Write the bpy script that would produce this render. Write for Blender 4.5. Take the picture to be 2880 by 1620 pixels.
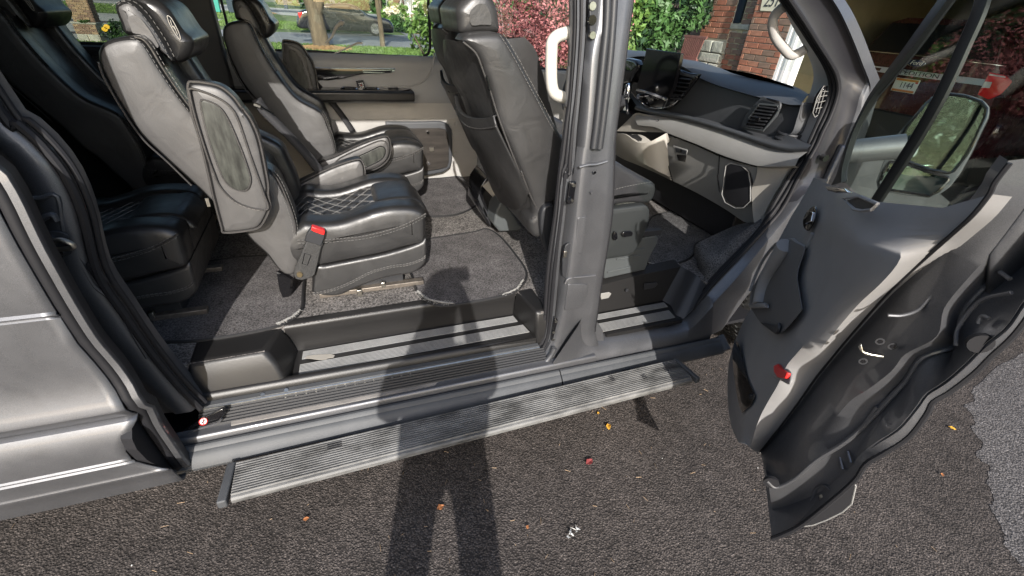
import bpy, bmesh, math, random
import numpy as np
from mathutils import Vector, Matrix
random.seed(7)
PI = math.pi
scene = bpy.context.scene
for o in list(bpy.data.objects):
    bpy.data.objects.remove(o)

# ------------------------------------------------------------------ camera
M = ((0.93514, -0.34898, 0.06108), (-0.13834, -0.5184, -0.84387), (0.32616, 0.78069, -0.53305))  # right, down, forward
CAM = Vector((0.0, -1.36, 1.78))
FPX = 1230.0
cd = bpy.data.cameras.new('camera')
cam = bpy.data.objects.new('camera', cd)
scene.collection.objects.link(cam)
R_, D_, F_ = (Vector(r).normalized() for r in M)
F_ = F_.normalized(); R_ = (R_ - F_ * R_.dot(F_)).normalized(); D_ = F_.cross(R_)
cam.matrix_world = Matrix(((R_.x, -D_.x, -F_.x, CAM.x), (R_.y, -D_.y, -F_.y, CAM.y), (R_.z, -D_.z, -F_.z, CAM.z), (0, 0, 0, 1)))
cd.sensor_width = 36.0
cd.lens = FPX / 2880.0 * 36.0
cd.clip_start = 0.02
cd.clip_end = 600.0
scene.camera = cam

# ------------------------------------------------------------------ sky, sun, exposure
SUN_EL = math.radians(28.0)
SUN_DIR = Vector((-0.235, -1.0, 0.0)).normalized()          # horizontal direction towards the sun
to_sun = Vector((SUN_DIR.x * math.cos(SUN_EL), SUN_DIR.y * math.cos(SUN_EL), math.sin(SUN_EL)))
world = bpy.data.worlds.new('World'); scene.world = world
world.use_nodes = True
wn = world.node_tree.nodes; wl = world.node_tree.links
bg = wn['Background']
sky = wn.new('ShaderNodeTexSky'); sky.sky_type = 'NISHITA'; sky.sun_disc = False
sky.sun_elevation = SUN_EL
sky.sun_rotation = math.atan2(SUN_DIR.x, SUN_DIR.y)
sky.air_density = 1.0; sky.dust_density = 2.0; sky.ozone_density = 1.0
wl.new(sky.outputs[0], bg.inputs[0]); bg.inputs[1].default_value = 0.14
sl = bpy.data.lights.new('sun', 'SUN'); sl.energy = 3.85; sl.angle = math.radians(0.53); sl.color = (1.0, 0.955, 0.9)
sun = bpy.data.objects.new('sun', sl); scene.collection.objects.link(sun)
sun.rotation_euler = (-to_sun).to_track_quat('-Z', 'Y').to_euler()
sun.location = (-3, -8, 9)
scene.view_settings.view_transform = 'Standard'
scene.view_settings.look = 'None'
scene.view_settings.exposure = 1.0
scene.view_settings.gamma = 1.0
scene.view_settings.use_curve_mapping = False
scene.render.engine = 'CYCLES'
scene.cycles.max_bounces = 8
scene.cycles.transparent_max_bounces = 16

# ------------------------------------------------------------------ image -> world helpers (each point gets a plane of the place)
ZM = dict(a=(0,0,2.6833), b=(500,0,2.6833), c=(1180,0,2.6833), d=(1700,0,2.6833), e=(2200,0,2.415), f=(0,480,2.415), g=(500,400,2.415),
          h=(1140,400,2.415), i=(1650,400,2.415), j=(2100,450,2.4154), k=(0,1020,2.415), l=(450,900,2.415), m=(1100,900,2.415),
          n=(1600,850,2.415), o=(2000,950,2.1625), p=(1760,0,4.6), q=(780,0,5.6), r=(0,0,6.44), s=(2300,0,4.391), t=(1400,0,4.83),
          u=(560,0,8.587), D=(0,0,1/1.118))
def T(s, dz='D'):
    """'a 10 20 30 40 b 5 6' -> list of photo pixels (letters switch the tracing scale)"""
    out = []; k = dz; buf = []
    for w in s.split():
        if w in ZM: k = w; continue
        buf.append(float(w))
        if len(buf) == 2:
            o = ZM[k]; out.append((o[0] + buf[0] / o[2], o[1] + buf[1] / o[2])); buf = []
    return out
def ray(p):
    qx = (p[0] - 1440) / FPX; qy = (p[1] - 810) / FPX
    return R_ * qx + D_ * qy + F_
def hit(p, p0, n):
    d = ray(p); return CAM + d * (n.dot(p0 - CAM) / n.dot(d))
AX = {'x': Vector((1,0,0)), 'y': Vector((0,1,0)), 'z': Vector((0,0,1))}
def on(s, **kw):
    """trace -> 3D points on an axis plane; value may be number, (a,b) ramp, list, or f(z)"""
    pts = T(s) if isinstance(s, str) else s
    ax, v = list(kw.items())[0]
    out = []
    for i, p in enumerate(pts):
        if callable(v):
            val = v(1.0)
            for _ in range(4):
                P = hit(p, AX[ax] * val, AX[ax]); val = v(P.z)
        elif isinstance(v, tuple):
            val = v[0] + (v[1] - v[0]) * i / max(1, len(pts) - 1)
        elif isinstance(v, list): val = v[i]
        else: val = v
        out.append(hit(p, AX[ax] * val, AX[ax]))
    return out
def lerp(a, b, t): return a + (b - a) * t
def resample(pts, n, closed=False):
    P = list(pts) + ([pts[0]] if closed else [])
    L = [0.0]
    for a, b in zip(P, P[1:]): L.append(L[-1] + (b - a).length)
    tot = L[-1] or 1e-9; out = []; j = 0
    m = n if closed else n - 1
    for i in range(n):
        t = tot * i / m
        while j < len(L) - 2 and L[j + 1] < t: j += 1
        d = (L[j + 1] - L[j]) or 1e-9
        out.append(P[j].lerp(P[j + 1], (t - L[j]) / d))
    return out
def spline(pts, n=6, closed=False):
    """Catmull-Rom through pts"""
    P = list(pts); N = len(P); out = []
    rng = N if closed else N - 1
    for i in range(rng):
        p0 = P[i - 1] if (closed or i > 0) else P[0] * 2 - P[1]
        p1 = P[i]; p2 = P[(i + 1) % N]
        p3 = P[(i + 2) % N] if (closed or i + 2 < N) else P[-1] * 2 - P[-2]
        for k in range(n):
            t = k / n
            out.append(0.5 * ((2 * p1) + (p2 - p0) * t + (2 * p0 - 5 * p1 + 4 * p2 - p3) * t * t + (3 * p1 - p0 - 3 * p2 + p3) * t ** 3))
    if not closed: out.append(P[-1].copy())
    return out
V = lambda x, y, z: Vector((x, y, z))

# ------------------------------------------------------------------ objects
def thing(name, label, cat, loc=(0,0,0), group=None):
    o = bpy.data.objects.new(name, None); scene.collection.objects.link(o)
    o.location = loc; o.empty_display_size = 0.1
    o['label'] = label; o['category'] = cat
    if group: o['group'] = group
    bpy.context.view_layer.update()
    return o
def tag(o, label, cat, group=None):
    o['label'] = label; o['category'] = cat
    if group: o['group'] = group
    return o
def root_loc(p):
    v = Vector((0,0,0))
    while p is not None: v += p.location; p = p.parent
    return v
def mk(name, verts, faces, mat, parent=None, smooth=True, kind=None, auto=40):
    me = bpy.data.meshes.new(name)
    off = root_loc(parent)
    me.from_pydata([Vector(v) - off for v in verts], [], faces)
    bm = bmesh.new(); bm.from_mesh(me)
    bmesh.ops.recalc_face_normals(bm, faces=bm.faces)
    bm.to_mesh(me); bm.free()
    if isinstance(mat, (list, tuple)):
        for m in mat: me.materials.append(m)
    elif mat: me.materials.append(mat)
    o = bpy.data.objects.new(name, me); scene.collection.objects.link(o)
    if parent is not None: o.parent = parent
    if kind: o['kind'] = kind
    if smooth:
        for p in me.polygons: p.use_smooth = True
        if auto: me.set_sharp_from_angle(angle=math.radians(auto))
    return o
def own(name, verts, faces, mat, loc, **kw):
    """single-mesh thing with its origin at loc"""
    o = mk(name, [Vector(v) - Vector(loc) for v in verts], faces, mat, None, **kw); o.location = loc; return o
def mod_bevel(o, w=0.004, seg=2, ang=35):
    m = o.modifiers.new('bevel', 'BEVEL'); m.width = w; m.segments = seg; m.limit_method = 'ANGLE'; m.angle_limit = math.radians(ang)
    m.harden_normals = False
    return o
def mod_sub(o, lv=2):
    m = o.modifiers.new('sub', 'SUBSURF'); m.levels = lv; m.render_levels = lv; return o
def mod_solid(o, th, off=0.0):
    m = o.modifiers.new('solid', 'SOLIDIFY'); m.thickness = th; m.offset = off; return o
class MB:
    """collects geometry into one mesh"""
    def __init__(s): s.v = []; s.f = []
    def add(s, vs, fs):
        b = len(s.v); s.v += [Vector(v) for v in vs]; s.f += [tuple(i + b for i in f) for f in fs]; return s
    def box(s, c, d, rot=None):
        c = Vector(c); vs = []
        for x in (-.5, .5):
            for y in (-.5, .5):
                for z in (-.5, .5):
                    v = Vector((x * d[0], y * d[1], z * d[2]))
                    if rot is not None: v = rot @ v
                    vs.append(c + v)
        return s.add(vs, [(0,1,3,2),(4,6,7,5),(0,4,5,1),(2,3,7,6),(0,2,6,4),(1,5,7,3)])
    def prism(s, pts, vec):
        n = len(pts); vec = Vector(vec); pts = [Vector(p) for p in pts]
        vs = pts + [p + vec for p in pts]
        return s.add(vs, [tuple(range(n)), tuple(range(2 * n - 1, n - 1, -1))] + [(i, (i + 1) % n, n + (i + 1) % n, n + i) for i in range(n)])
    def tube(s, pts, r, n=8, closed=False, flat=1.0, up=None, cap=True):
        pts = [Vector(p) for p in pts]; N = len(pts); rings = []
        prev = None
        for i, p in enumerate(pts):
            if closed: t = pts[(i + 1) % N] - pts[i - 1]
            else: t = pts[min(i + 1, N - 1)] - pts[max(i - 1, 0)]
            if t.length < 1e-9: t = Vector((0,0,1))
            t.normalize()
            if up is not None: a = Vector(up)
            elif prev is not None: a = prev
            else: a = Vector((0,0,1)) if abs(t.z) < 0.9 else Vector((1,0,0))
            a = a - t * a.dot(t)
            if a.length < 1e-6: a = t.orthogonal()
            a.normalize(); prev = a; b = t.cross(a)
            rr = r[i] if isinstance(r, (list, tuple)) else r
            rings.append([p + (a * math.cos(2 * PI * k / n) * flat + b * math.sin(2 * PI * k / n)) * rr for k in range(n)])
        base = []; fs = []
        for rg in rings: base += rg
        m = N if closed else N - 1
        for i in range(m):
            for k in range(n):
                j = (i + 1) % N
                fs.append((i * n + k, i * n + (k + 1) % n, j * n + (k + 1) % n, j * n + k))
        if not closed and cap:
            fs.append(tuple(range(n - 1, -1, -1))); fs.append(tuple((N - 1) * n + k for k in range(n)))
        return s.add(base, fs)
    def build(s, name, mat, parent=None, **kw): return mk(name, s.v, s.f, mat, parent, **kw)
def box(name, c, d, mat, parent=None, bev=0.0, rot=None, **kw):
    o = MB().box(c, d, rot).build(name, mat, parent, smooth=bev > 0, **kw)
    if bev: mod_bevel(o, bev, 3)
    return o
def tube(name, pts, r, mat, parent=None, n=8, closed=False, flat=1.0, up=None, **kw):
    return MB().tube(pts, r, n, closed, flat, up).build(name, mat, parent, **kw)
def prism(name, pts, vec, mat, parent=None, bev=0.003, seg=2, **kw):
    o = MB().prism(pts, vec).build(name, mat, parent, **kw)
    if bev: mod_bevel(o, bev, seg)
    return o
def ribbon(name, lines, mat, parent=None, n=24, thick=0.0, smooth_lines=True, closed=False, sub=0, auto=50, **kw):
    """surface through K polylines"""
    rows = []
    for L in lines:
        L = [Vector(p) for p in L]
        if smooth_lines and len(L) > 2: L = spline(L, 5)
        rows.append(resample(L, n))
    vs = [p for r in rows for p in r]; fs = []
    K = len(rows)
    for a in range(K if closed else K - 1):
        b = (a + 1) % K
        for i in range(n - 1): fs.append((a * n + i, a * n + i + 1, b * n + i + 1, b * n + i))
    o = mk(name, vs, fs, mat, parent, auto=auto, **kw)
    if sub: mod_sub(o, sub)
    if thick: mod_solid(o, thick)
    return o
def extrude_section(name, sec, x0, x1, mat, parent=None, closed=True, bev=0.0, fx=None, n=2, auto=35, **kw):
    """(y,z) section swept along x"""
    vs = []; fs = []; K = len(sec)
    for i in range(n):
        t = i / (n - 1); x = lerp(x0, x1, t)
        for (y, z) in sec:
            dy, dz = fx(t) if fx else (0, 0)
            vs.append((x, y + dy, z + dz))
    for i in range(n - 1):
        for k in range(K if closed else K - 1):
            j = (k + 1) % K
            fs.append((i * K + k, i * K + j, (i + 1) * K + j, (i + 1) * K + k))
    if closed:
        fs.append(tuple(range(K))); fs.append(tuple((n - 1) * K + k for k in range(K - 1, -1, -1)))
    o = mk(name, vs, fs, mat, parent, auto=auto, **kw)
    if bev: mod_bevel(o, bev, 2)
    return o
def inset2(P, d):
    """offset closed 2D polygon inwards (P counter-clockwise)"""
    n = len(P); out = []
    for i in range(n):
        a = P[i - 1]; b = P[i]; c = P[(i + 1) % n]
        e1 = (b - a); e2 = (c - b)
        if e1.length < 1e-9: e1 = e2
        if e2.length < 1e-9: e2 = e1
        e1 = e1.normalized(); e2 = e2.normalized()
        n1 = Vector((-e1.y, e1.x)); n2 = Vector((-e2.y, e2.x))
        m = n1 + n2
        if m.length < 1e-6: m = n1
        m.normalize(); k = max(0.5, m.dot(n1))
        out.append(b + m * (d / k))
    return out
def pillow(name, outline, vec, r, mat, parent=None, n=56, bulge=0.0, smooth=True, rings=5, sub=0, sn=6, **kw):
    """closed planar outline (3D) extruded by vec with rounded rims and slightly domed faces"""
    vec = Vector(vec); L = vec.length; d = vec / L
    P = [Vector(p) for p in outline]
    if smooth: P = spline(P, sn, True)
    P = resample(P, n, True)
    o0 = sum(P, Vector((0,0,0))) / n
    ax = d.orthogonal().normalized(); ay = d.cross(ax)
    Q = [Vector(((p - o0).dot(ax), (p - o0).dot(ay))) for p in P]
    h0 = [(p - o0).dot(d) for p in P]
    area = sum(Q[i - 1].x * Q[i].y - Q[i].x * Q[i - 1].y for i in range(n))
    if area < 0: Q.reverse(); h0.reverse()
    def lift(q, h): return [o0 + ax * a.x + ay * a.y + d * (hh + h) for a, hh in zip(q, h0)]
    ringsv = []
    r = min(r, L / 2)
    insets = [(r * (1 - math.sin(PI / 2 * k / rings)), r * (1 - math.cos(PI / 2 * k / rings))) for k in range(rings + 1)]
    # near cap
    A_ = np.array([[a.x, a.y] for a in Q]); B_ = np.roll(A_, -1, 0); E_v = B_ - A_; E_l = (E_v ** 2).sum(1) + 1e-12
    def erode(d):
        if d < 1e-6: return Q
        X = np.array([[a.x, a.y] for a in inset2(Q, d)])
        t = np.clip(((X[:, None, :] - A_[None]) * E_v[None]).sum(2) / E_l[None], 0, 1)
        dist = np.sqrt(((X[:, None, :] - (A_[None] + t[..., None] * E_v[None])) ** 2).sum(2)).min(1)
        ok = dist > d * 0.93
        # inside test
        ins = np.zeros(n, bool)
        for (ax_, ay_), (bx_, by_) in zip(A_, B_):
            c = ((ay_ > X[:, 1]) != (by_ > X[:, 1])) & (X[:, 0] < (bx_ - ax_) * (X[:, 1] - ay_) / ((by_ - ay_) if abs(by_ - ay_) > 1e-12 else 1e-12) + ax_)
            ins ^= c
        ok &= ins
        if ok.sum() < 4: return [q * 0.5 + sum(Q, Vector((0, 0))) / n * 0.5 for q in Q]
        idx = np.where(ok)[0]
        out = X.copy()
        for i in range(n):
            if not ok[i]:
                b = idx[idx > i]; b = b[0] if len(b) else idx[0] + n
                a = idx[idx < i]; a = a[-1] if len(a) else idx[-1] - n
                f = (i - a) / (b - a); out[i] = X[a % n] * (1 - f) + X[b % n] * f
        return [Vector(v) for v in out]
    seq = [(erode(i), h) for i, h in insets]
    if bulge:
        seq = [(erode(r * 1.9), -bulge), (erode(r * 1.45), -bulge * 0.7)] + seq
    for q, h in seq: ringsv.append(lift(q, h))
    for q, h in reversed(seq): ringsv.append(lift(q, L - h))
    vs = [p for rg in ringsv for p in rg]; fs = []
    K = len(ringsv)
    for a in range(K - 1):
        for i in range(n): fs.append((a * n + i, a * n + (i + 1) % n, (a + 1) * n + (i + 1) % n, (a + 1) * n + i))
    fs.append(tuple(range(n - 1, -1, -1))); fs.append(tuple((K - 1) * n + i for i in range(n)))
    o = mk(name, vs, fs, mat, parent, auto=60, **kw)
    if sub: mod_sub(o, sub)
    return o
def face_mats(o, mats, fn):
    me = o.data; me.materials.clear()
    for m in mats: me.materials.append(m)
    for p in me.polygons: p.material_index = fn(p)
    return o
def dashes(mb, pts, dash=0.011, gap=0.0028, r=0.00065, off=None):
    """stitches along a 3D path"""
    P = [Vector(p) for p in pts]
    L = sum((b - a).length for a, b in zip(P, P[1:]))
    n = max(2, int(L / (dash + gap)))
    Q = resample(P, n * 3 + 1)
    for i in range(n):
        a = Q[i * 3]; b = Q[min(i * 3 + 2, len(Q) - 1)]
        if off is not None: a = a + off; b = b + off
        mb.tube([a, b], r, 4)
def copy_tree(o, parent=None, skip=()):
    c = o.copy(); scene.collection.objects.link(c); c.parent = parent
    for ch in list(o.children):
        if ch.name.split('.')[0] not in skip: copy_tree(ch, c, skip)
    return c

# ------------------------------------------------------------------ materials
def nodes(name):
    m = bpy.data.materials.new(name); m.use_nodes = True
    nt = m.node_tree; return m, nt, nt.nodes['Principled BSDF']
def _map(nt, scale, coord='Object'):
    tc = nt.nodes.new('ShaderNodeTexCoord'); mp = nt.nodes.new('ShaderNodeMapping')
    s = scale if isinstance(scale, (tuple, list)) else (scale,) * 3
    mp.inputs['Scale'].default_value = s
    nt.links.new(tc.outputs[coord], mp.inputs[0]); return mp.outputs[0]
def _ramp(nt, fac, stops):
    r = nt.nodes.new('ShaderNodeValToRGB')
    e = r.color_ramp.elements
    while len(e) < len(stops): e.new(0.5)
    for k, (p, c) in zip(e, stops):
        k.position = p; k.color = (*(c if isinstance(c, tuple) else (c, c, c)), 1)
    nt.links.new(fac, r.inputs[0]); return r.outputs[0]
def mat(name, col, rough=0.5, metal=0.0, spec=0.5, bump=0.0, bscale=200, var=0.0, vscale=6, coat=0.0, rvar=0.0, btype='noise', anis=(1,1,1), coatr=0.05, bdist=0.002):
    m, nt, b = nodes(name)
    b.inputs['Base Color'].default_value = (*col, 1); b.inputs['Roughness'].default_value = rough
    b.inputs['Metallic'].default_value = metal; b.inputs['Specular IOR Level'].default_value = spec
    b.inputs['Coat Weight'].default_value = coat; b.inputs['Coat Roughness'].default_value = coatr
    if var or rvar:
        t = nt.nodes.new('ShaderNodeTexNoise'); t.inputs['Scale'].default_value = vscale; t.inputs['Detail'].default_value = 6; t.inputs['Roughness'].default_value = 0.6
        nt.links.new(_map(nt, anis), t.inputs['Vector'])
        if var:
            c = _ramp(nt, t.outputs[0], [(0.3, tuple(x * (1 - var) for x in col)), (0.7, tuple(min(1, x * (1 + var)) for x in col))])
            nt.links.new(c, b.inputs['Base Color'])
        if rvar:
            rr = _ramp(nt, t.outputs[0], [(0.3, max(0, rough - rvar)), (0.7, min(1, rough + rvar))])
            nt.links.new(rr, b.inputs['Roughness'])
    if bump:
        if btype == 'voronoi':
            t = nt.nodes.new('ShaderNodeTexVoronoi'); t.inputs['Scale'].default_value = bscale; out = t.outputs['Distance']
        else:
            t = nt.nodes.new('ShaderNodeTexNoise'); t.inputs['Scale'].default_value = bscale; t.inputs['Detail'].default_value = 3; out = t.outputs[0]
        nt.links.new(_map(nt, anis), t.inputs['Vector'])
        bp = nt.nodes.new('ShaderNodeBump'); bp.inputs['Strength'].default_value = bump; bp.inputs['Distance'].default_value = bdist
        nt.links.new(out, bp.inputs['Height']); nt.links.new(bp.outputs[0], b.inputs['Normal'])
    return m
def leather(name, col, rough=0.42, spec=0.6):
    m, nt, b = nodes(name)
    b.inputs['Roughness'].default_value = rough; b.inputs['Specular IOR Level'].default_value = spec
    mp = _map(nt, 1)
    n1 = nt.nodes.new('ShaderNodeTexNoise'); n1.inputs['Scale'].default_value = 5; n1.inputs['Detail'].default_value = 5
    v = nt.nodes.new('ShaderNodeTexVoronoi'); v.inputs['Scale'].default_value = 420
    n2 = nt.nodes.new('ShaderNodeTexNoise'); n2.inputs['Scale'].default_value = 11; n2.inputs['Detail'].default_value = 4; n2.inputs['Distortion'].default_value = 1.2
    for t in (n1, v, n2): nt.links.new(mp, t.inputs['Vector'])
    c = _ramp(nt, n1.outputs[0], [(0.3, tuple(x * 0.82 for x in col)), (0.72, tuple(x * 1.2 for x in col))])
    nt.links.new(c, b.inputs['Base Color'])
    rr = _ramp(nt, n2.outputs[0], [(0.3, rough - 0.07), (0.7, rough + 0.08)]); nt.links.new(rr, b.inputs['Roughness'])
    b1 = nt.nodes.new('ShaderNodeBump'); b1.inputs['Strength'].default_value = 0.16; b1.inputs['Distance'].default_value = 0.001
    nt.links.new(v.outputs['Distance'], b1.inputs['Height'])
    b2 = nt.nodes.new('ShaderNodeBump'); b2.inputs['Strength'].default_value = 0.16; b2.inputs['Distance'].default_value = 0.012
    nt.links.new(n2.outputs[0], b2.inputs['Height']); nt.links.new(b1.outputs[0], b2.inputs['Normal'])
    nt.links.new(b2.outputs[0], b.inputs['Normal'])
    return m
def carpet(name, lo, hi, scale=260):
    m, nt, b = nodes(name)
    b.inputs['Roughness'].default_value = 0.95; b.inputs['Specular IOR Level'].default_value = 0.15
    mp = _map(nt, 1)
    n = nt.nodes.new('ShaderNodeTexNoise'); n.inputs['Scale'].default_value = scale; n.inputs['Detail'].default_value = 3; n.inputs['Roughness'].default_value = 0.75
    g = nt.nodes.new('ShaderNodeTexNoise'); g.inputs['Scale'].default_value = 9; g.inputs['Detail'].default_value = 4
    w = nt.nodes.new('ShaderNodeTexVoronoi'); w.inputs['Scale'].default_value = 55
    for t in (n, g, w): nt.links.new(mp, t.inputs['Vector'])
    c1 = _ramp(nt, n.outputs[0], [(0.36, lo), (0.64, hi)])
    c2 = _ramp(nt, g.outputs[0], [(0.3, 0.72), (0.7, 1.2)])
    mx = nt.nodes.new('ShaderNodeMix'); mx.data_type = 'RGBA'; mx.blend_type = 'MULTIPLY'; mx.inputs[0].default_value = 1
    nt.links.new(c1, mx.inputs[6]); nt.links.new(c2, mx.inputs[7])
    lint = _ramp(nt, w.outputs['Distance'], [(0.0, 1.0), (0.035, 0.0)])
    mx2 = nt.nodes.new('ShaderNodeMix'); mx2.data_type = 'RGBA'; mx2.inputs[7].default_value = (0.42, 0.38, 0.33, 1)
    mm = nt.nodes.new('ShaderNodeMath'); mm.operation = 'MULTIPLY'; mm.inputs[1].default_value = 0.5
    nt.links.new(lint, mm.inputs[0]); nt.links.new(mm.outputs[0], mx2.inputs[0]); nt.links.new(mx.outputs[2], mx2.inputs[6])
    nt.links.new(mx2.outputs[2], b.inputs['Base Color'])
    bp = nt.nodes.new('ShaderNodeBump'); bp.inputs['Strength'].default_value = 0.9; bp.inputs['Distance'].default_value = 0.005
    nt.links.new(n.outputs[0], bp.inputs['Height']); nt.links.new(bp.outputs[0], b.inputs['Normal'])
    return m
def paint(name, col, metal=0.75, rough=0.36, coat=0.6, coatr=0.06):
    m, nt, b = nodes(name)
    b.inputs['Base Color'].default_value = (*col, 1); b.inputs['Metallic'].default_value = metal
    b.inputs['Coat Weight'].default_value = coat; b.inputs['Coat Roughness'].default_value = coatr; b.inputs['Roughness'].default_value = rough
    mp = _map(nt, 1)
    n = nt.nodes.new('ShaderNodeTexNoise'); n.inputs['Scale'].default_value = 900; n.inputs['Detail'].default_value = 1
    d = nt.nodes.new('ShaderNodeTexNoise'); d.inputs['Scale'].default_value = 7; d.inputs['Detail'].default_value = 8; d.inputs['Roughness'].default_value = 0.7
    for t in (n, d): nt.links.new(mp, t.inputs['Vector'])
    c = _ramp(nt, n.outputs[0], [(0.3, tuple(x * 0.8 for x in col)), (0.7, tuple(x * 1.3 for x in col))])
    nt.links.new(c, b.inputs['Base Color'])
    nt.links.new(_ramp(nt, d.outputs[0], [(0.35, rough - 0.05), (0.7, rough + 0.12)]), b.inputs['Roughness'])
    return m
def glass(name, tint=(0.9, 0.93, 0.9), refl=0.08, rough=0.0, k=0.9):
    m = bpy.data.materials.new(name); m.use_nodes = True
    nt = m.node_tree; nt.nodes.remove(nt.nodes['Principled BSDF'])
    out = nt.nodes['Material Output']
    tr = nt.nodes.new('ShaderNodeBsdfTransparent'); tr.inputs[0].default_value = (*tint, 1)
    gl = nt.nodes.new('ShaderNodeBsdfGlossy'); gl.inputs['Roughness'].default_value = rough
    ge = nt.nodes.new('ShaderNodeNewGeometry')
    dt = nt.nodes.new('ShaderNodeVectorMath'); dt.operation = 'DOT_PRODUCT'
    nt.links.new(ge.outputs['Normal'], dt.inputs[0]); nt.links.new(ge.outputs['Incoming'], dt.inputs[1])
    ab = nt.nodes.new('ShaderNodeMath'); ab.operation = 'ABSOLUTE'; nt.links.new(dt.outputs['Value'], ab.inputs[0])
    om = nt.nodes.new('ShaderNodeMath'); om.operation = 'SUBTRACT'; om.inputs[0].default_value = 1.0; nt.links.new(ab.outputs[0], om.inputs[1])
    fr = nt.nodes.new('ShaderNodeMath'); fr.operation = 'POWER'; fr.inputs[1].default_value = 5.0; nt.links.new(om.outputs[0], fr.inputs[0])
    ad = nt.nodes.new('ShaderNodeMath'); ad.operation = 'MULTIPLY_ADD'; ad.inputs[1].default_value = k; ad.inputs[2].default_value = refl; ad.use_clamp = True
    mx = nt.nodes.new('ShaderNodeMixShader')
    nt.links.new(fr.outputs[0], ad.inputs[0]); nt.links.new(ad.outputs[0], mx.inputs[0])
    nt.links.new(tr.outputs[0], mx.inputs[1]); nt.links.new(gl.outputs[0], mx.inputs[2]); nt.links.new(mx.outputs[0], out.inputs[0])
    return m
def asphalt(name, lo, hi, scale=95, bump=0.75, stain=0.38):
    m, nt, b = nodes(name)
    b.inputs['Roughness'].default_value = 0.8; b.inputs['Specular IOR Level'].default_value = 0.3
    mp = _map(nt, 1)
    v = nt.nodes.new('ShaderNodeTexVoronoi'); v.inputs['Scale'].default_value = scale; v.inputs['Randomness'].default_value = 1
    vs = nt.nodes.new('ShaderNodeTexVoronoi'); vs.inputs['Scale'].default_value = scale * 1.9
    n = nt.nodes.new('ShaderNodeTexNoise'); n.inputs['Scale'].default_value = 1.3; n.inputs['Detail'].default_value = 8; n.inputs['Roughness'].default_value = 0.65
    nf = nt.nodes.new('ShaderNodeTexNoise'); nf.inputs['Scale'].default_value = scale * 0.45; nf.inputs['Detail'].default_value = 4
    for t in (v, vs, n, nf): nt.links.new(mp, t.inputs['Vector'])
    sep = nt.nodes.new('ShaderNodeSeparateColor'); nt.links.new(v.outputs['Color'], sep.inputs[0])
    cst = _ramp(nt, sep.outputs[0], [(0.0, lo), (0.5, tuple(lerp(a, c, 0.35) for a, c in zip(lo, hi))), (0.86, tuple(lerp(a, c, 0.6) for a, c in zip(lo, hi))), (0.96, hi), (1.0, tuple(min(1, 1.35 * x) for x in hi))])
    gap = _ramp(nt, v.outputs['Distance'], [(0.35, 1.0), (0.75, 0.4)])
    n3 = nt.nodes.new('ShaderNodeTexNoise'); n3.inputs['Scale'].default_value = 14; n3.inputs['Detail'].default_value = 5
    nt.links.new(mp, n3.inputs['Vector'])
    ad3 = nt.nodes.new('ShaderNodeMath'); ad3.operation = 'MULTIPLY_ADD'; ad3.inputs[1].default_value = 0.45
    ad4 = nt.nodes.new('ShaderNodeMath'); ad4.operation = 'MULTIPLY'; ad4.inputs[1].default_value = 0.55; nt.links.new(n.outputs[0], ad4.inputs[0])
    nt.links.new(n3.outputs[0], ad3.inputs[0]); nt.links.new(ad4.outputs[0], ad3.inputs[2])
    st = _ramp(nt, ad3.outputs[0], [(0.36, 1 - stain), (0.5, 1.0), (0.66, 1 + stain)])
    mx = nt.nodes.new('ShaderNodeMix'); mx.data_type = 'RGBA'; mx.blend_type = 'MULTIPLY'; mx.inputs[0].default_value = 1
    nt.links.new(cst, mx.inputs[6]); nt.links.new(gap, mx.inputs[7])
    mx2 = nt.nodes.new('ShaderNodeMix'); mx2.data_type = 'RGBA'; mx2.blend_type = 'MULTIPLY'; mx2.inputs[0].default_value = 1
    nt.links.new(mx.outputs[2], mx2.inputs[6]); nt.links.new(st, mx2.inputs[7])
    nt.links.new(mx2.outputs[2], b.inputs['Base Color'])
    inv = _ramp(nt, v.outputs['Distance'], [(0.0, 1.0), (0.7, 0.0)])
    b1 = nt.nodes.new('ShaderNodeBump'); b1.inputs['Strength'].default_value = bump; b1.inputs['Distance'].default_value = 0.0045
    nt.links.new(inv, b1.inputs['Height'])
    b2 = nt.nodes.new('ShaderNodeBump'); b2.inputs['Strength'].default_value = 0.4 * bump; b2.inputs['Distance'].default_value = 0.012
    nt.links.new(nf.outputs[0], b2.inputs['Height']); nt.links.new(b1.outputs[0], b2.inputs['Normal']); nt.links.new(b2.outputs[0], b.inputs['Normal'])
    return m

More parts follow.
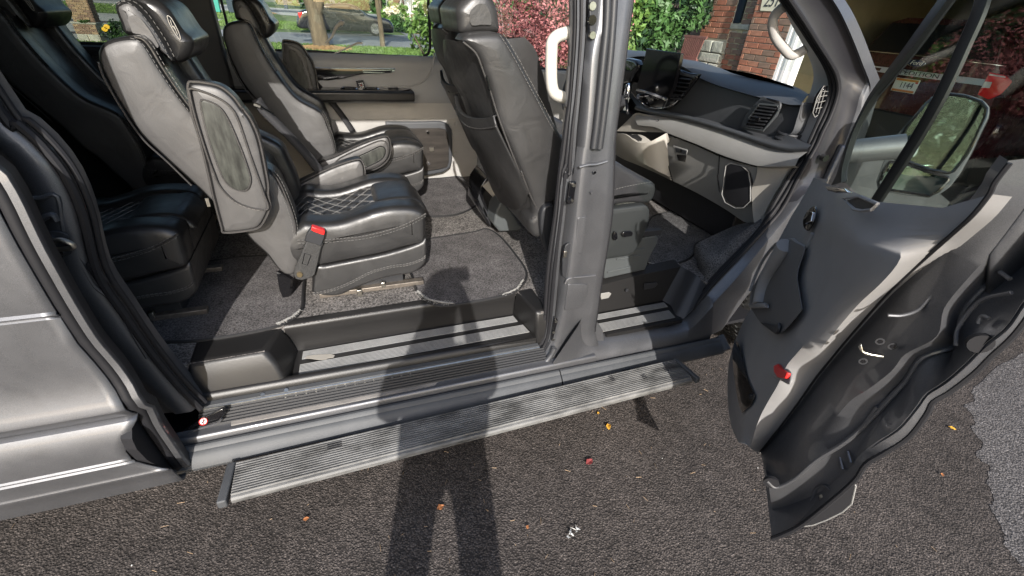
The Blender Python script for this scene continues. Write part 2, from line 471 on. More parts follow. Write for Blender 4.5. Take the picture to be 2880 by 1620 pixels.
MT = dict(
    paint=paint('gunmetal_paint', (0.122, 0.124, 0.132), 0.72, 0.46, 0.4, 0.05),
    pillarshade=paint('shaded_pillar_paint', (0.022, 0.022, 0.026), 0.2, 0.4, 0.4, 0.15),  # body paint darkened: shade on the upper pillar flange put into the colour
    leather=leather('black_leather', (0.014, 0.0138, 0.014), 0.35, 0.65),
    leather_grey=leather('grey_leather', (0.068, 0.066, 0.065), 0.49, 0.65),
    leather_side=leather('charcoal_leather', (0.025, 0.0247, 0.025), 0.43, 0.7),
    leather_cabgrey=leather('cab_grey_leather', (0.027, 0.0267, 0.027), 0.42, 0.7),
    leather_cab=leather('cab_leather', (0.028, 0.028, 0.03), 0.38),
    thread=mat('white_thread', (0.2, 0.195, 0.185), 0.8),
    piping=leather('piping', (0.045, 0.043, 0.042), 0.3),
    weave=mat('armrest_inlay', (0.036, 0.038, 0.033), 0.5, spec=0.4, var=0.7, vscale=60, anis=(1, 1, 0.22), bump=0.3, bscale=60),
    carpet=carpet('floor_carpet', (0.024, 0.0225, 0.0215), (0.25, 0.233, 0.22), 130),
    matcarpet=carpet('mat_carpet', (0.036, 0.034, 0.034), (0.17, 0.16, 0.159), 170),
    cabcarpet=carpet('cab_carpet', (0.022, 0.022, 0.023), (0.15, 0.147, 0.147), 170),
    binding=mat('mat_binding', (0.016, 0.016, 0.017), 0.6, bump=0.3, bscale=300),
    rubber=mat('rubber_seal', (0.014, 0.014, 0.016), 0.6, spec=0.25),
    bplastic=mat('textured_black_plastic', (0.013, 0.0125, 0.0125), 0.4, spec=0.45, bump=0.3, bscale=420, bdist=0.0015),
    gloss=mat('gloss_black', (0.006, 0.006, 0.007), 0.08, coat=0.5),
    dark=mat('dark_plastic', (0.022, 0.023, 0.026), 0.5, bump=0.25, bscale=500, bdist=0.001),
    dash=mat('dash_plastic', (0.05, 0.053, 0.058), 0.5, bump=0.3, bscale=600, bdist=0.001, var=0.12),
    greytrim=mat('grey_trim', (0.23, 0.226, 0.215), 0.55, bump=0.3, bscale=500, bdist=0.001, var=0.06),
    doortrim=mat('door_trim_grey', (0.225, 0.22, 0.217), 0.6, bump=0.3, bscale=450, bdist=0.001, var=0.06),
    pillartrim=mat('pillar_trim', (0.36, 0.345, 0.33), 0.55, bump=0.2, bscale=500, bdist=0.001),
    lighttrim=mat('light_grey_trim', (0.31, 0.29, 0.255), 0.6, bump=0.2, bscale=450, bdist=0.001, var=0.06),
    walltrim=mat('wall_trim', (0.31, 0.32, 0.335), 0.6, bump=0.2, bscale=450, bdist=0.001, var=0.05),
    beige=mat('wall_fabric', (0.39, 0.38, 0.36), 0.85, bump=0.4, bscale=380, var=0.08),
    handle=mat('pale_handle', (0.52, 0.5, 0.45), 0.5, bump=0.1, bscale=500, bdist=0.001),
    alu=mat('ribbed_aluminium', (0.26, 0.262, 0.26), 0.4, metal=0.4, var=0.15, vscale=9),
    board=mat('weathered_board', (0.118, 0.117, 0.113), 0.6, metal=0.1, var=0.75, vscale=17, bump=0.6, bscale=150, anis=(0.35, 1, 1), rvar=0.15),
    cladding=mat('grey_cladding', (0.055, 0.058, 0.062), 0.6, bump=0.35, bscale=350, bdist=0.001, var=0.14, vscale=9),
    steel=mat('bare_steel', (0.6, 0.58, 0.52), 0.3, metal=1.0, var=0.2, vscale=40),
    chrome=mat('chrome', (0.8, 0.8, 0.82), 0.08, metal=1.0),
    rail=mat('seat_rail_steel', (0.2, 0.175, 0.15), 0.5, metal=0.7, var=0.4, vscale=30),
    brass=mat('brass_bolt', (0.62, 0.5, 0.3), 0.3, metal=1.0),
    red=mat('red_plastic', (0.62, 0.02, 0.018), 0.35),
    webbing=mat('seat_belt_webbing', (0.022, 0.022, 0.024), 0.7, bump=0.5, bscale=500, anis=(1, 1, 0.2)),
    crinkle=mat('crinkle_paint', (0.03, 0.03, 0.03), 0.5, bump=1.0, bscale=320, bdist=0.002, var=0.3, vscale=120),
    shadeblack=mat('shaded_black', (0.007, 0.007, 0.008), 0.5, spec=0.2),  # black deepened: shade on door window frame and bar put into the colour
    pocketshade=mat('pocket_shade', (0.10, 0.098, 0.098), 0.6, bump=0.3, bscale=450, bdist=0.001),  # trim grey darkened: shade of the uncut pull pocket put into the colour
    screen=mat('screen_black', (0.004, 0.004, 0.005), 0.12, spec=0.25),
    skychrome=mat('sky_chrome', (0.62, 0.67, 0.7), 0.3, metal=0.2),  # chrome bar with its sky reflection put into a pale base colour
    woodpanel=mat('dark_wood_panel', (0.026, 0.022, 0.019), 0.45, var=0.5, vscale=14, anis=(0.3, 1, 2.2), bump=0.2, bscale=80),
    seatbase=mat('seat_base_grey', (0.06, 0.066, 0.068), 0.5, bump=0.15, bscale=300, var=0.08),
    valance=mat('seat_valance', (0.022, 0.0245, 0.025), 0.5, bump=0.35, bscale=420, bdist=0.0015),
    tyre=mat('tyre_rubber', (0.02, 0.02, 0.02), 0.75, bump=0.3, bscale=120, var=0.3),
    glass=glass('clear_glass', (0.92, 0.95, 0.92), 0.07),
    wsglass=glass('windscreen_glass', (0.9, 0.94, 0.92), 0.02, k=0.25),
    glassdoor=glass('door_glass', (0.88, 0.94, 0.9), 0.03, k=0.2),
    tint=glass('tinted_glass', (0.62, 0.64, 0.6), 0.07),
    mirror=mat('mirror_glass', (0.30, 0.36, 0.32), 0.02, metal=1.0),
    white=mat('white_paint', (0.8, 0.79, 0.76), 0.5, var=0.05),
    labelwhite=mat('label_white', (0.8, 0.8, 0.78), 0.5),
    headliner=mat('headliner', (0.4, 0.38, 0.35), 0.9),
    dust=mat('dusty_sill', (0.16, 0.15, 0.14), 0.6, var=0.5, vscale=14, bump=0.3, bscale=120, anis=(0.3, 1, 1)),
)
# =================================================================== the van (x forward, y into the van, z up; near side skin at y = 0)
van = thing('conversion_van', 'grey metallic conversion van with its sliding door and passenger door open on the driveway', 'van', (0.6, 1.0, 0.0))
ZF = 0.65            # cabin floor
def tum(z): return 0.09 * max(0.0, z - 1.0) ** 2

# ---- floor, headliner, roof, blind walls
def sheet(name, x0, x1, y0, y1, z, m, parent=None, nx=1, th=0.02, **kw):
    return MB().box(((x0 + x1) / 2, (y0 + y1) / 2, z - th / 2), (x1 - x0, y1 - y0, th)).build(name, m, parent, smooth=False, **kw)
mbf = MB()
mbf.prism([V(-3.1, 0.12, ZF), V(-0.61, 0.12, ZF), V(-0.366, 0.12, ZF), V(-0.366, 0.255, ZF), V(-0.30, 0.262, ZF), V(0.70, 0.272, ZF), V(0.75, 0.07, ZF), V(1.02, 0.07, ZF),
           V(1.02, 0.30, ZF), V(1.66, 0.30, ZF), V(1.70, 0.08, ZF), V(2.25, 0.08, ZF), V(2.25, 1.96, ZF), V(-3.1, 1.96, ZF)], (0, 0, -0.03))
mbf.build('cabin_floor', MT['carpet'], van, smooth=False)
sheet('underbody', -3.1, 2.3, 0.02, 1.96, 0.40, MT['rubber'], van)
sheet('roof', -3.3, 1.6, 0.12, 1.94, 2.62, MT['paint'], van, th=0.04)
sheet('headliner', -3.2, 1.55, 0.2, 1.9, 2.50, MT['headliner'], van, th=0.02)
extrude_section('roof_side_rail', [(0.085, 2.08), (0.07, 2.2), (0.09, 2.5), (0.14, 2.62), (0.22, 2.6), (0.22, 2.2), (0.17, 2.08)], -3.2, 1.15, MT['paint'], van, bev=0.01)
extrude_section('roof_side_rail', [(1.97, 2.08), (1.99, 2.2), (1.97, 2.5), (1.92, 2.64), (1.84, 2.6), (1.84, 2.2), (1.88, 2.08)], -3.2, 1.15, MT['paint'], van, bev=0.01)
prism('roof_front', [V(1.1, 0.1, 2.08), V(1.1, 0.1, 2.6), V(1.55, 0.13, 2.6), V(1.62, 0.13, 2.12)], (0, 1.84, 0), MT['paint'], van, 0.01)
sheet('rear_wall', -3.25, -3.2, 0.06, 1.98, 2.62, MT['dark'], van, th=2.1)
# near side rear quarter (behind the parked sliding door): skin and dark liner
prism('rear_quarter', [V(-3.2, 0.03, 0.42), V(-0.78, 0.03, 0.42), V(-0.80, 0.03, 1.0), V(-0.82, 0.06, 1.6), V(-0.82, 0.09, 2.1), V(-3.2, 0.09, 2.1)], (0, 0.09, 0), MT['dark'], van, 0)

# ---- far wall
prof = [(1.975, 1.492), (1.925, 1.492), (1.915, 1.478), (1.888, 1.466), (1.88, 1.44), (1.885, 1.40), (1.893, 1.345), (1.885, 1.30), (1.89, 1.24), (1.905, 1.205)]
extrude_section('wall_panel', prof, -0.72, 1.0, MT['walltrim'], van, closed=False, auto=60)
extrude_section('wall_lower_panel', [(1.907, 1.204), (1.91, 1.10), (1.912, 1.098), (1.915, 1.09), (1.93, 0.78), (1.95, 0.64)], -0.72, 1.0, MT['beige'], van, closed=False)
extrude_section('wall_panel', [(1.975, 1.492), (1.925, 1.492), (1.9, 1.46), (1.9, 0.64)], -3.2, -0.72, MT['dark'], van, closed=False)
# molded crease that turns up at the window's front end
def yb(z): return 1.9
cr = on('b 1500 655 1690 655 1800 640 1870 600 1910 540 1930 470 1935 400', y=1.882)
tube('wall_crease', spline(cr, 6), 0.006, MT['walltrim'], van, 8)
# wall right of the window, window frame and mid window
prism('wall_pillar', [V(0.70, 1.9, 1.48), V(1.0, 1.9, 1.48), V(1.0, 1.88, 2.5), V(0.68, 1.88, 2.5)], (0, 0.07, 0), MT['walltrim'], van, 0.006)
prism('wall_pillar', [V(-0.72, 1.84, 0.66), V(-0.52, 1.84, 0.66), V(-0.535, 1.85, 1.45), V(-0.54, 1.86, 2.5), V(-0.70, 1.86, 2.5), V(-0.70, 1.85, 1.45)], (0, 0.09, 0), MT['dash'], van, 0.012)
wf = on('b 940 385 1300 408 1600 424 1780 433 1850 432 1890 405 1905 360 1900 180 1890 0', y=1.945)
wf += [V(0.66, 1.945, 2.2), V(-0.5, 1.945, 2.2), V(-0.5, 1.945, 1.495)]
fr = prism('window', wf, (0, 0.006, 0), MT['glass'], van, 0)
fr.name = 'side_window'
tube('window_seal', wf, 0.009, MT['rubber'], fr, 6, closed=True)
wf2 = [V(-3.0, 1.945, 1.495), V(-0.72, 1.945, 1.495), V(-0.72, 1.945, 2.2), V(-3.0, 1.945, 2.2)]
fr2 = prism('side_window', wf2, (0, 0.006, 0), MT['tint'], van, 0)
tube('window_seal', wf2, 0.012, MT['rubber'], fr2, 6, closed=True)
tube('window_sill_rail', [V(-3, 1.9, 1.47), V(-0.72, 1.9, 1.47)], 0.025, MT['dark'], van, 8)
# upper far wall skin above the windows
prism('wall_header', [V(-3.2, 1.93, 2.2), V(1.0, 1.93, 2.2), V(1.0, 1.93, 2.5), V(-3.2, 1.93, 2.5)], (0, 0.04, 0), MT['walltrim'], van, 0)
# outer far skin under the windows
prism('far_body_side', [V(-3.2, 1.98, 0.4), V(2.3, 1.98, 0.4), V(2.3, 1.98, 1.40), V(1.05, 1.98, 1.44), V(-3.2, 1.98, 1.47)], (0, 0.03, 0), MT['paint'], van, 0.01)

# glossy decor strip, armrest ledge with cup holders, access door
dec = on('b 1010 508 1300 514 1640 518 1645 530 1600 552 1500 556 1400 555 1250 590 1130 606 1020 600', y=1.882)
pillow('decor_strip', dec, (0, -0.012, 0), 0.005, MT['gloss'], van, 48, smooth=False)
tube('decor_trim_line', on('b 1395 535 1500 533 1640 527 1600 548 1500 549 1400 545', y=1.866), 0.003, MT['chrome'], van, 6)
tube('decor_trim_line', on('b 1015 512 1300 518 1640 519', y=1.866), 0.0022, MT['chrome'], van, 6)
led = MB().prism([V(-0.75, 1.90, 1.300), V(-0.75, 1.765, 1.300), V(-0.75, 1.750, 1.290), V(-0.75, 1.752, 1.245), V(-0.75, 1.77, 1.233), V(-0.75, 1.90, 1.233)], (1.262, 0, 0)).build('wall_armrest', MT['leather'], van)
mod_bevel(led, 0.006, 3)
lt = MB().prism([V(-0.7, 1.775, 1.300), V(0.44, 1.775, 1.300), V(0.49, 1.80, 1.300), V(0.42, 1.87, 1.300), V(-0.7, 1.87, 1.300)], (0, 0, 0.006)).build('armrest_top', MT['gloss'], led, smooth=False)
for cx in (0.115, 0.248):
    c = V(cx, 1.822, 1.308)
    ring = [c + V(math.cos(a) * 0.052, math.sin(a) * 0.034, 0) for a in [2 * PI * k / 28 for k in range(28)]]
    tube('cup_holder', ring, 0.0055, MT['chrome'], led, 8, closed=True)
    MB().prism(ring, (0, 0, 0.0015)).build('cup_holder_well', MT['dark'], led, smooth=False)
tube('cup_holder', [V(0.39, 1.825, 1.308) + V(math.cos(a) * 0.03, math.sin(a) * 0.018, 0) for a in [2 * PI * k / 20 for k in range(20)]], 0.004, MT['dark'], led, 6, closed=True)
acc = on('c -260 912 0 912 150 908 205 925 235 975 242 1060 242 1200 225 1262 170 1296 60 1316 -260 1350', y=1.90)
ad_ = on('c -240 962 0 960 140 958 185 968 205 1010 212 1100 212 1210 200 1248 150 1262 60 1278 -240 1310', y=1.895)
frm = pillow('access_door_frame', acc, (0, -0.03, 0), 0.014, MT['dash'], van, 48, smooth=False)
dr = prism('access_door', [p + V(0, -0.028, 0) for p in ad_], (0, -0.012, 0), MT['woodpanel'], van, 0.003)
for px in ('c 62 998', 'c 70 1232'):
    p = on(px, y=1.85)[0]
    tube('door_knob', [p + V(0, 0.01, 0), p - V(0, 0.012, 0)], 0.009, MT['chrome'], dr, 10)
box('door_edge_stop', V(0.63, 1.85, 0.90), (0.03, 0.015, 0.025), MT['steel'], dr)
for z in (1.06, 0.84):
    tube('panel_screw', [V(0.83, 1.925, z), V(0.83, 1.902, z)], 0.011, MT['beige'], van, 10)
# pale reflections in the window glass, built as solid strips
pts = spline(on('q 760 680 850 590 900 480 960 390 1010 360 1045 380', y=1.915), 5)
tube('reflection_strip', pts, [lerp(0.004, 0.014, min(1, i / (len(pts) * 0.8))) for i in range(len(pts))], MT['handle'], van, 8)
pts = spline(on('q 885 850 1000 800 1150 730 1260 680 1340 680', y=1.915), 5)
tube('reflection_strip', pts, [lerp(0.003, 0.007, i / len(pts)) for i in range(len(pts))], MT['handle'], van, 8)
# pull cord beside the window
tube('blind_cord', on('q 2225 0 2235 300 2250 620 2250 750 2300 820 2390 800', y=1.91), 0.0012, MT['pillartrim'], van, 4)
tube('blind_cord', on('q 2250 620 2260 960', y=1.90), 0.001, MT['pillartrim'], van, 4)

# ---- sill under the sliding door, swept along x
dz = lambda t: (0.0, lerp(0.012, -0.016, t))
sec_lip = [(0.10, 0.47), (0.10, 0.512), (0.096, 0.522), (0.088, 0.530), (0.076, 0.531), (0.066, 0.524), (0.058, 0.508), (0.056, 0.47)]
extrude_section('step_lip', sec_lip, -0.60, 0.73, MT['bplastic'], van, fx=dz, auto=60)
sec_metal = [(0.058, 0.47), (0.056, 0.503), (0.036, 0.501), (0.033, 0.492), (0.03, 0.46)]
extrude_section('door_track_strip', sec_metal, -0.60, 0.74, MT['cladding'], van, fx=dz, bev=0.001)
sec_rib = [(0.034, 0.44)]
y = 0.032; z = 0.487
for k in range(6):
    sec_rib += [(y, z), (y - 0.003, z + 0.005), (y - 0.006, z + 0.005), (y - 0.008, z - 0.001)]
    y -= 0.0095; z -= 0.0058
sec_rib += [(y, z), (y, 0.43)]
extrude_section('track_ribs', sec_rib, -0.60, 0.76, MT['dark'], van, fx=dz, auto=25)
tube('track_rail', [V(-0.59, 0.031, 0.506), V(0.74, 0.031, 0.478)], 0.0045, MT['steel'], van, 6)
for k in range(14):
    x = -0.32 + k * 0.036
    box('track_stud', V(x, 0.022, 0.4945 - 0.0211 * (x + 0.59)), (0.007, 0.006, 0.008), MT['steel'], van, 0.001)
extrude_section('sill_panel', [(-0.021, 0.40), (-0.0205, 0.456), (-0.040, 0.449), (-0.046, 0.450), (-0.051, 0.447), (-0.055, 0.438), (-0.057, 0.40)], -0.74, 1.0, MT['paint'], van, fx=dz, auto=60)
extrude_section('sill_dust_band', [(-0.0215, 0.452), (-0.0225, 0.4575), (-0.036, 0.4525), (-0.037, 0.449)], -0.5, 0.66, MT['dust'], van, fx=dz)
for (a, b) in ((-0.80, 0.80), (0.806, 1.76)):
    n = 14
    secs = [(-0.060, 0.36), (-0.061, 0.418), (-0.065, 0.427), (-0.074, 0.427), (-0.083, 0.421), (-0.087, 0.414), (-0.091, 0.413), (-0.104, 0.402), (-0.119, 0.381), (-0.124, 0.368), (-0.118, 0.352)]
    fz = (lambda t, a=a, b=b: (0.0, lerp(0.012, -0.016, (lerp(a, b, t) + 0.6) / 1.33)))
    extrude_section('rocker_cladding', secs, a, b, MT['cladding'], van, fx=fz, auto=30)
tube('cladding_end', [V(1.765, -0.055, 0.385), V(1.765, -0.125, 0.345)], 0.022, MT['cladding'], van, 10)
tube('rocker_gap', [V(-0.75, -0.0585, 0.434), V(1.0, -0.0585, 0.4)], 0.005, MT['rubber'], van, 6)
# steel bracket and screws at the track
box('track_bracket', V(-0.35, 0.045, 0.5), (0.10, 0.012, 0.006), MT['dark'], van, 0.001)
for x in (-0.395, -0.315):
    tube('track_screw', [V(x, 0.045, 0.50), V(x, 0.040, 0.51)], 0.008, MT['steel'], van, 8)

# ---- power running board with ribs
bx0, bx1 = -0.485, 1.385
sec = [(-0.152, 0.37)]
y = -0.152; 
for k in range(13):
    zt = 0.396 + 0.0
    sec += [(y, zt - 0.002), (y - 0.0016, zt + 0.0036), (y - 0.0050, zt + 0.0036), (y - 0.0072, zt - 0.002)]
    y -= 0.0100
sec += [(y, 0.394), (y - 0.006, 0.392), (y - 0.011, 0.386), (y - 0.011, 0.372), (y - 0.004, 0.366)]
rb = extrude_section('running_board', sec, bx0, bx1, MT['board'], van, auto=25)
def cap(x0, x1, skew):
    P = [V(x0, -0.148, 0.368), V(x0, -0.148, 0.402), V(x0 + skew * 0.3, -0.22, 0.404), V(x0 + skew, -0.296, 0.398), V(x0 + skew, -0.298, 0.366)]
    return prism('board_end_cap', P, (x1 - x0, 0, 0), MT['cladding'], rb, 0.005, 3)
cap(bx0 - 0.028, bx0, -0.012); cap(bx1, bx1 + 0.02, 0.02)
for (x, y, w) in ((-0.165, -0.17, 0.05), (1.02, -0.166, 0.02), (1.17, -0.2, 0.022), (1.30, -0.19, 0.018)):
    MB().box((x, y - 0.008, 0.3986), (w, 0.03, 0.0012)).build('worn_patch', MT['rubber'], rb, smooth=False)
for x in (-0.2, 1.12):
    prism('step_arm', [V(x, -0.06, 0.33), V(x, -0.06, 0.36), V(x, -0.20, 0.372), V(x, -0.20, 0.35)], (0.05, 0, 0), MT['rubber'], rb, 0.003)

# ---- step well tray
tray = MB()
a0, a1, b0, b1 = -0.278, 0.728, 0.098, 0.262
tray.prism([V(a0 - .02, 0.08, 0.515), V(a1 + .01, 0.06, 0.515), V(a1 - .02, b1 + .02, 0.515), V(a0 - .005, b1 + .02, 0.515)], (0, 0, -0.03))
tr = tray.build('step_tray', MT['bplastic'], van, smooth=False)
def loft(name, rows, m, parent, n=40, th=0.006, auto=60):
    return ribbon(name, rows, m, parent, n, 0, smooth_lines=False, auto=auto)
# riser and its rolled top edge
prof = [(0.262, 0.512), (0.262, 0.522), (0.266, 0.54), (0.262, 0.60), (0.258, 0.635), (0.262, 0.648), (0.272, 0.6535), (0.30, 0.6535)]
ribbon('step_riser', [[V(a0 - 0.03, y, z), V(a1 - 0.03, y + 0.004, z)] for y, z in prof], MT['bplastic'], van, 6, smooth_lines=False, auto=60)
# left block: carpeted floor lip in black plastic with rolled edges
def blk(P0, name):
    o = mk(name, P0[0], P0[1], MT['bplastic'], van, auto=30); mod_bevel(o, 0.016, 4, 25); return o
xl0, xl1 = -0.612, -0.335
vs = [V(-0.615, 0.10, 0.47), V(-0.30, 0.10, 0.47), V(-0.268, 0.275, 0.47), V(-0.268, 0.30, 0.47), V(-0.615, 0.30, 0.47),
      V(-0.612, 0.058, 0.516), V(-0.305, 0.058, 0.508), V(-0.272, 0.272, 0.505), V(-0.272, 0.30, 0.505), V(-0.615, 0.30, 0.505),
      V(-0.612, 0.112, 0.654), V(-0.345, 0.112, 0.654), V(-0.302, 0.262, 0.654), V(-0.302, 0.30, 0.654), V(-0.612, 0.30, 0.654)]
vs2 = [V(-0.615, 0.058, 0.47), V(-0.300, 0.058, 0.47), V(-0.268, 0.275, 0.47), V(-0.615, 0.275, 0.47),
       V(-0.612, 0.090, 0.600), V(-0.33, 0.090, 0.592), V(-0.296, 0.262, 0.60), V(-0.612, 0.262, 0.60),
       V(-0.612, 0.118, 0.6535), V(-0.366, 0.118, 0.6535), V(-0.318, 0.255, 0.6535), V(-0.612, 0.255, 0.6535)]
F2 = [(0,1,5,4), (1,2,6,5), (2,3,7,6), (3,0,4,7), (4,5,9,8), (5,6,10,9), (6,7,11,10), (7,4,8,11), (8,9,10,11), (3,2,1,0)]
blk((vs2, F2), 'step_block')
vs3 = [V(0.735, 0.05, 0.47), V(0.79, 0.05, 0.47), V(0.79, 0.275, 0.47), V(0.69, 0.275, 0.47),
       V(0.722, 0.06, 0.60), V(0.79, 0.055, 0.60), V(0.79, 0.275, 0.60), V(0.694, 0.268, 0.60),
       V(0.722, 0.075, 0.6535), V(0.79, 0.07, 0.6535), V(0.79, 0.275, 0.6535), V(0.702, 0.268, 0.6535)]
blk((vs3, F2), 'step_block')
p = on('l 512 303', z=0.6)[0]
tube('push_pin', [p, p + V(0, -0.004, 0.006)], 0.008, MT['rubber'], van, 8)
# ribbed aluminium treads
def tread(x0, x1, y0, y1, z, skew0, skew1, n):
    mb = MB(); w = (y1 - y0) / n
    for k in range(n):
        ya = y0 + w * k; yb_ = ya + w * 0.52
        t0 = (ya - y0) / (y1 - y0)
        xa = x0 + skew0 * t0; xb = x1 + skew1 * t0
        mb.prism([V(xa, ya, z), V(xa, ya + w * 0.12, z + 0.0034), V(xa, yb_ - w * 0.12, z + 0.0034), V(xa, yb_, z)], (xb - xa, 0, 0))
    b2 = MB().prism([V(x0, y0, z - 0.003), V(x1, y0, z - 0.003), V(x1 + skew1, y1, z - 0.003), V(x0 + skew0, y1, z - 0.003)], (0, 0, 0.0034)).build('tread_strip', MT['dark'], van, smooth=False)
    return mb.build('tread_ribs', MT['alu'], b2, smooth=False)
tread(-0.272, 0.716, 0.104, 0.168, 0.518, 0.004, -0.010, 8)
tread(-0.262, 0.692, 0.196, 0.248, 0.518, 0.004, -0.006, 7)
pp = on('l 985 262 1000 245 1050 238 1160 232 1188 240 1180 255 1140 262 1130 268 1080 272 1010 262', z=0.521)
MB().prism(pp, (0, 0, 0.0015)).build('worn_patch', MT['lighttrim'], van, smooth=False)

# ---- C pillar jamb, opening seal
E_ = on('D 0 286 40 312 100 365 160 440 205 540 245 690 310 790 380 890 450 975 505 1030', y=lambda z: 0.005 + tum(z))
E_ = [V(-0.79, tum(2.2), 2.2), V(-0.76, tum(1.85), 1.85)] + E_
ribbon('door_jamb', [[p + V(-0.36, 0.02, 0) for p in E_], [p + V(-0.16, 0.024, 0) for p in E_], [p + V(-0.085, 0.012, 0) for p in E_], [p + V(-0.075, 0.0, 0) for p in E_], [p + V(-0.03, -0.002, 0) for p in E_], [p + V(-0.014, 0.012, 0) for p in E_], [p + V(0.0, 0.03, 0) for p in E_], [p + V(0.0, 0.10, 0) for p in E_]], MT['paint'], van, 40)
tube('opening_seal', spline([p + V(0.0, 0.004, 0) for p in E_], 5), 0.011, MT['rubber'], van, 8)
tube('opening_seal', spline([p + V(0.012, 0.028, 0.004) for p in E_], 5), 0.008, MT['rubber'], van, 8)
# pressed ridge, plug and striker on the jamb
tube('jamb_ridge', spline(on('f 200 185 280 185 390 175 430 400 500 530 570 660 640 780 740 860 840 960 900 1100 1000 1270', y=0.012), 4), 0.006, MT['paint'], van, 8)
tube('jamb_ridge', spline(on('f 180 385 260 340 350 300 385 340', y=0.006), 4), 0.008, MT['paint'], van, 8)
pillow('jamb_plug', on('f 590 625 620 612 655 625 745 745 735 765 700 772 660 750 590 650', y=0.012), (0, -0.008, 0), 0.003, MT['rubber'], van, 28, smooth=False)
st = pillow('striker_plate', on('f 255 450 300 415 400 405 470 430 500 520 490 560 350 612 310 600 270 520', y=-0.012), (0, -0.006, 0), 0.002, MT['dark'], van, 32, smooth=False)
tube('striker_loop', spline(on('f 300 520 330 500 400 470 470 490 495 510 480 525 400 535 310 545', y=-0.03), 4), 0.007, MT['steel'], st, 8)
for px in ('f 355 462', 'f 410 552'):
    p = on(px, y=-0.018)[0]; tube('striker_bolt', [p, p - V(0, 0.006, 0)], 0.008, MT['chrome'], st, 6)
# hinge arm with warning disc at the foot of the jamb
arm = prism('roller_arm', on('l 40 835 230 700 330 650 430 600 440 640 400 690 300 735 180 790 70 850', y=-0.02), (0, 0.02, -0.012), MT['gloss'], van, 0.003)
tube('arm_rod', spline(on('l 160 785 220 755 300 728 390 700 420 670', y=-0.028), 4), 0.004, MT['paint'], arm, 6)
wc = on('l 294 690', y=-0.028)[0]
mbw = MB(); nrm = (CAM - wc).normalized(); nrm = (nrm + V(0, -0.3, 0.6)).normalized(); ua = nrm.orthogonal().normalized(); ub = nrm.cross(ua)
disc = lambda r, h: [wc + nrm * h + (ua * math.cos(2 * PI * k / 24) + ub * math.sin(2 * PI * k / 24)) * r for k in range(24)]
MB().prism(disc(0.012, 0), nrm * 0.001).build('warning_disc', MT['labelwhite'], arm, smooth=False)
tube('warning_ring', disc(0.0115, 0.001), 0.0016, MT['red'], arm, 5, closed=True)
tube('warning_bar', [wc + nrm * 0.0015 + ua * 0.007, wc + nrm * 0.0015 - ua * 0.007], 0.0022, MT['rubber'], arm, 5)
tube('warning_bar', [wc + nrm * 0.002 + (ua + ub) * 0.007, wc + nrm * 0.002 - (ua + ub) * 0.007], 0.0012, MT['red'], arm, 5)

# ---- sliding door, pushed back along the outside
PR = [(-.06, 2.08), (-.11, 1.75), (-.14, 1.5), (-.15, 1.42), (-.163, 1.27), (-.166, 1.15), (-.166, 1.10), (-.166, 1.094), (-.171, 1.089), (-.166, 1.084), (-.159, 1.079), (-.163, 1.072), (-.163, 0.99), (-.163, 0.92),
      (-.166, 0.87), (-.174, 0.825), (-.187, 0.79), (-.194, 0.774), (-.195, 0.768), (-.192, 0.762), (-.184, 0.744), (-.174, 0.731), (-.158, 0.729), (-.158, 0.722), (-.172, 0.721), (-.186, 0.713), (-.198, 0.69), (-.204, 0.655),
      (-.2055, 0.62), (-.205, 0.588), (-.2085, 0.584), (-.204, 0.578), (-.204, 0.573), (-.2075, 0.569), (-.203, 0.563), (-.200, 0.54), (-.195, 0.507), (-.1955, 0.503), (-.198, 0.498), (-.197, 0.492), (-.189, 0.482), (-.180, 0.44), (-.170, 0.40), (-.160, 0.392), (-.14, 0.392)]
def xf(z): return -0.737 if z > 1.48 else -0.70 if z > 1.0 else -0.655 - 0.055 * math.sin(PI * (z - 0.5) / 0.215) if 0.5 < z < 0.715 else (lerp(-0.655, -0.70, (z - 0.72) / 0.28) if z > 0.72 else lerp(-0.637, -0.655, (z - 0.39) / 0.33))
def skin(y, z, d):
    """door skin point d metres behind the front edge; the van tapers gently towards the rear"""
    return V(xf(z) - d, y + 0.012 * d ** 1.5 + 0.015 * d, z + 0.004 * d)
vs = []; fs = []; n = len(PR); XS = [0, 0.03, 0.1, 0.2, 0.32, 0.47, 0.65, 0.9, 1.3, 1.9]
for d in XS:
    for (y, z) in PR: vs.append(skin(y, z, d))
for a in range(len(XS) - 1):
    for i in range(n - 1): fs.append((a * n + i, a * n + i + 1, (a + 1) * n + i + 1, (a + 1) * n + i))
door = mk('sliding_door', vs, fs, MT['paint'], van, auto=28)
mod_solid(door, 0.005, 1.0)
tube('cladding_gap', [skin(-.157, 0.7255, d) for d in XS], 0.006, MT['rubber'], door, 8)
edge = [V(xf(z), y + 0.002, z) for y, z in PR[:22] if not 1.06 < z < 1.1]
# front edge: dark gap strip, bright return flange, rubber lip
EG = resample(spline(edge, 3), 44)
tail = on('k 985 450 1090 600 1175 715 1215 735', x=-0.665)
EG2 = EG + [p for p in tail]
ribbon('door_edge_gap', [EG2, [p + V(0.022, 0.012, 0.0) for p in EG2]], MT['rubber'], door, 50, 0.002)
ribbon('door_edge_flange', [[p + V(0.020, 0.010, 0) for p in EG2], [p + V(0.023, 0.003, 0) for p in EG2], [p + V(0.036, 0.005, 0) for p in EG2], [p + V(0.040, 0.014, 0) for p in EG2]], MT['paint'], door, 50, 0.002)
ribbon('door_inner_shell', [[p + V(0.040, 0.014, 0) for p in EG2], [p + V(0.036, 0.05, 0) for p in EG2], [p + V(0.0, 0.075, 0) for p in EG2], [p + V(-1.8, 0.12, 0) for p in EG2]], MT['dark'], door, 40)
fill = on('k 915 375 985 450 1090 600 1172 712 1090 712 1000 662 930 590 897 520 897 440', x=-0.672)
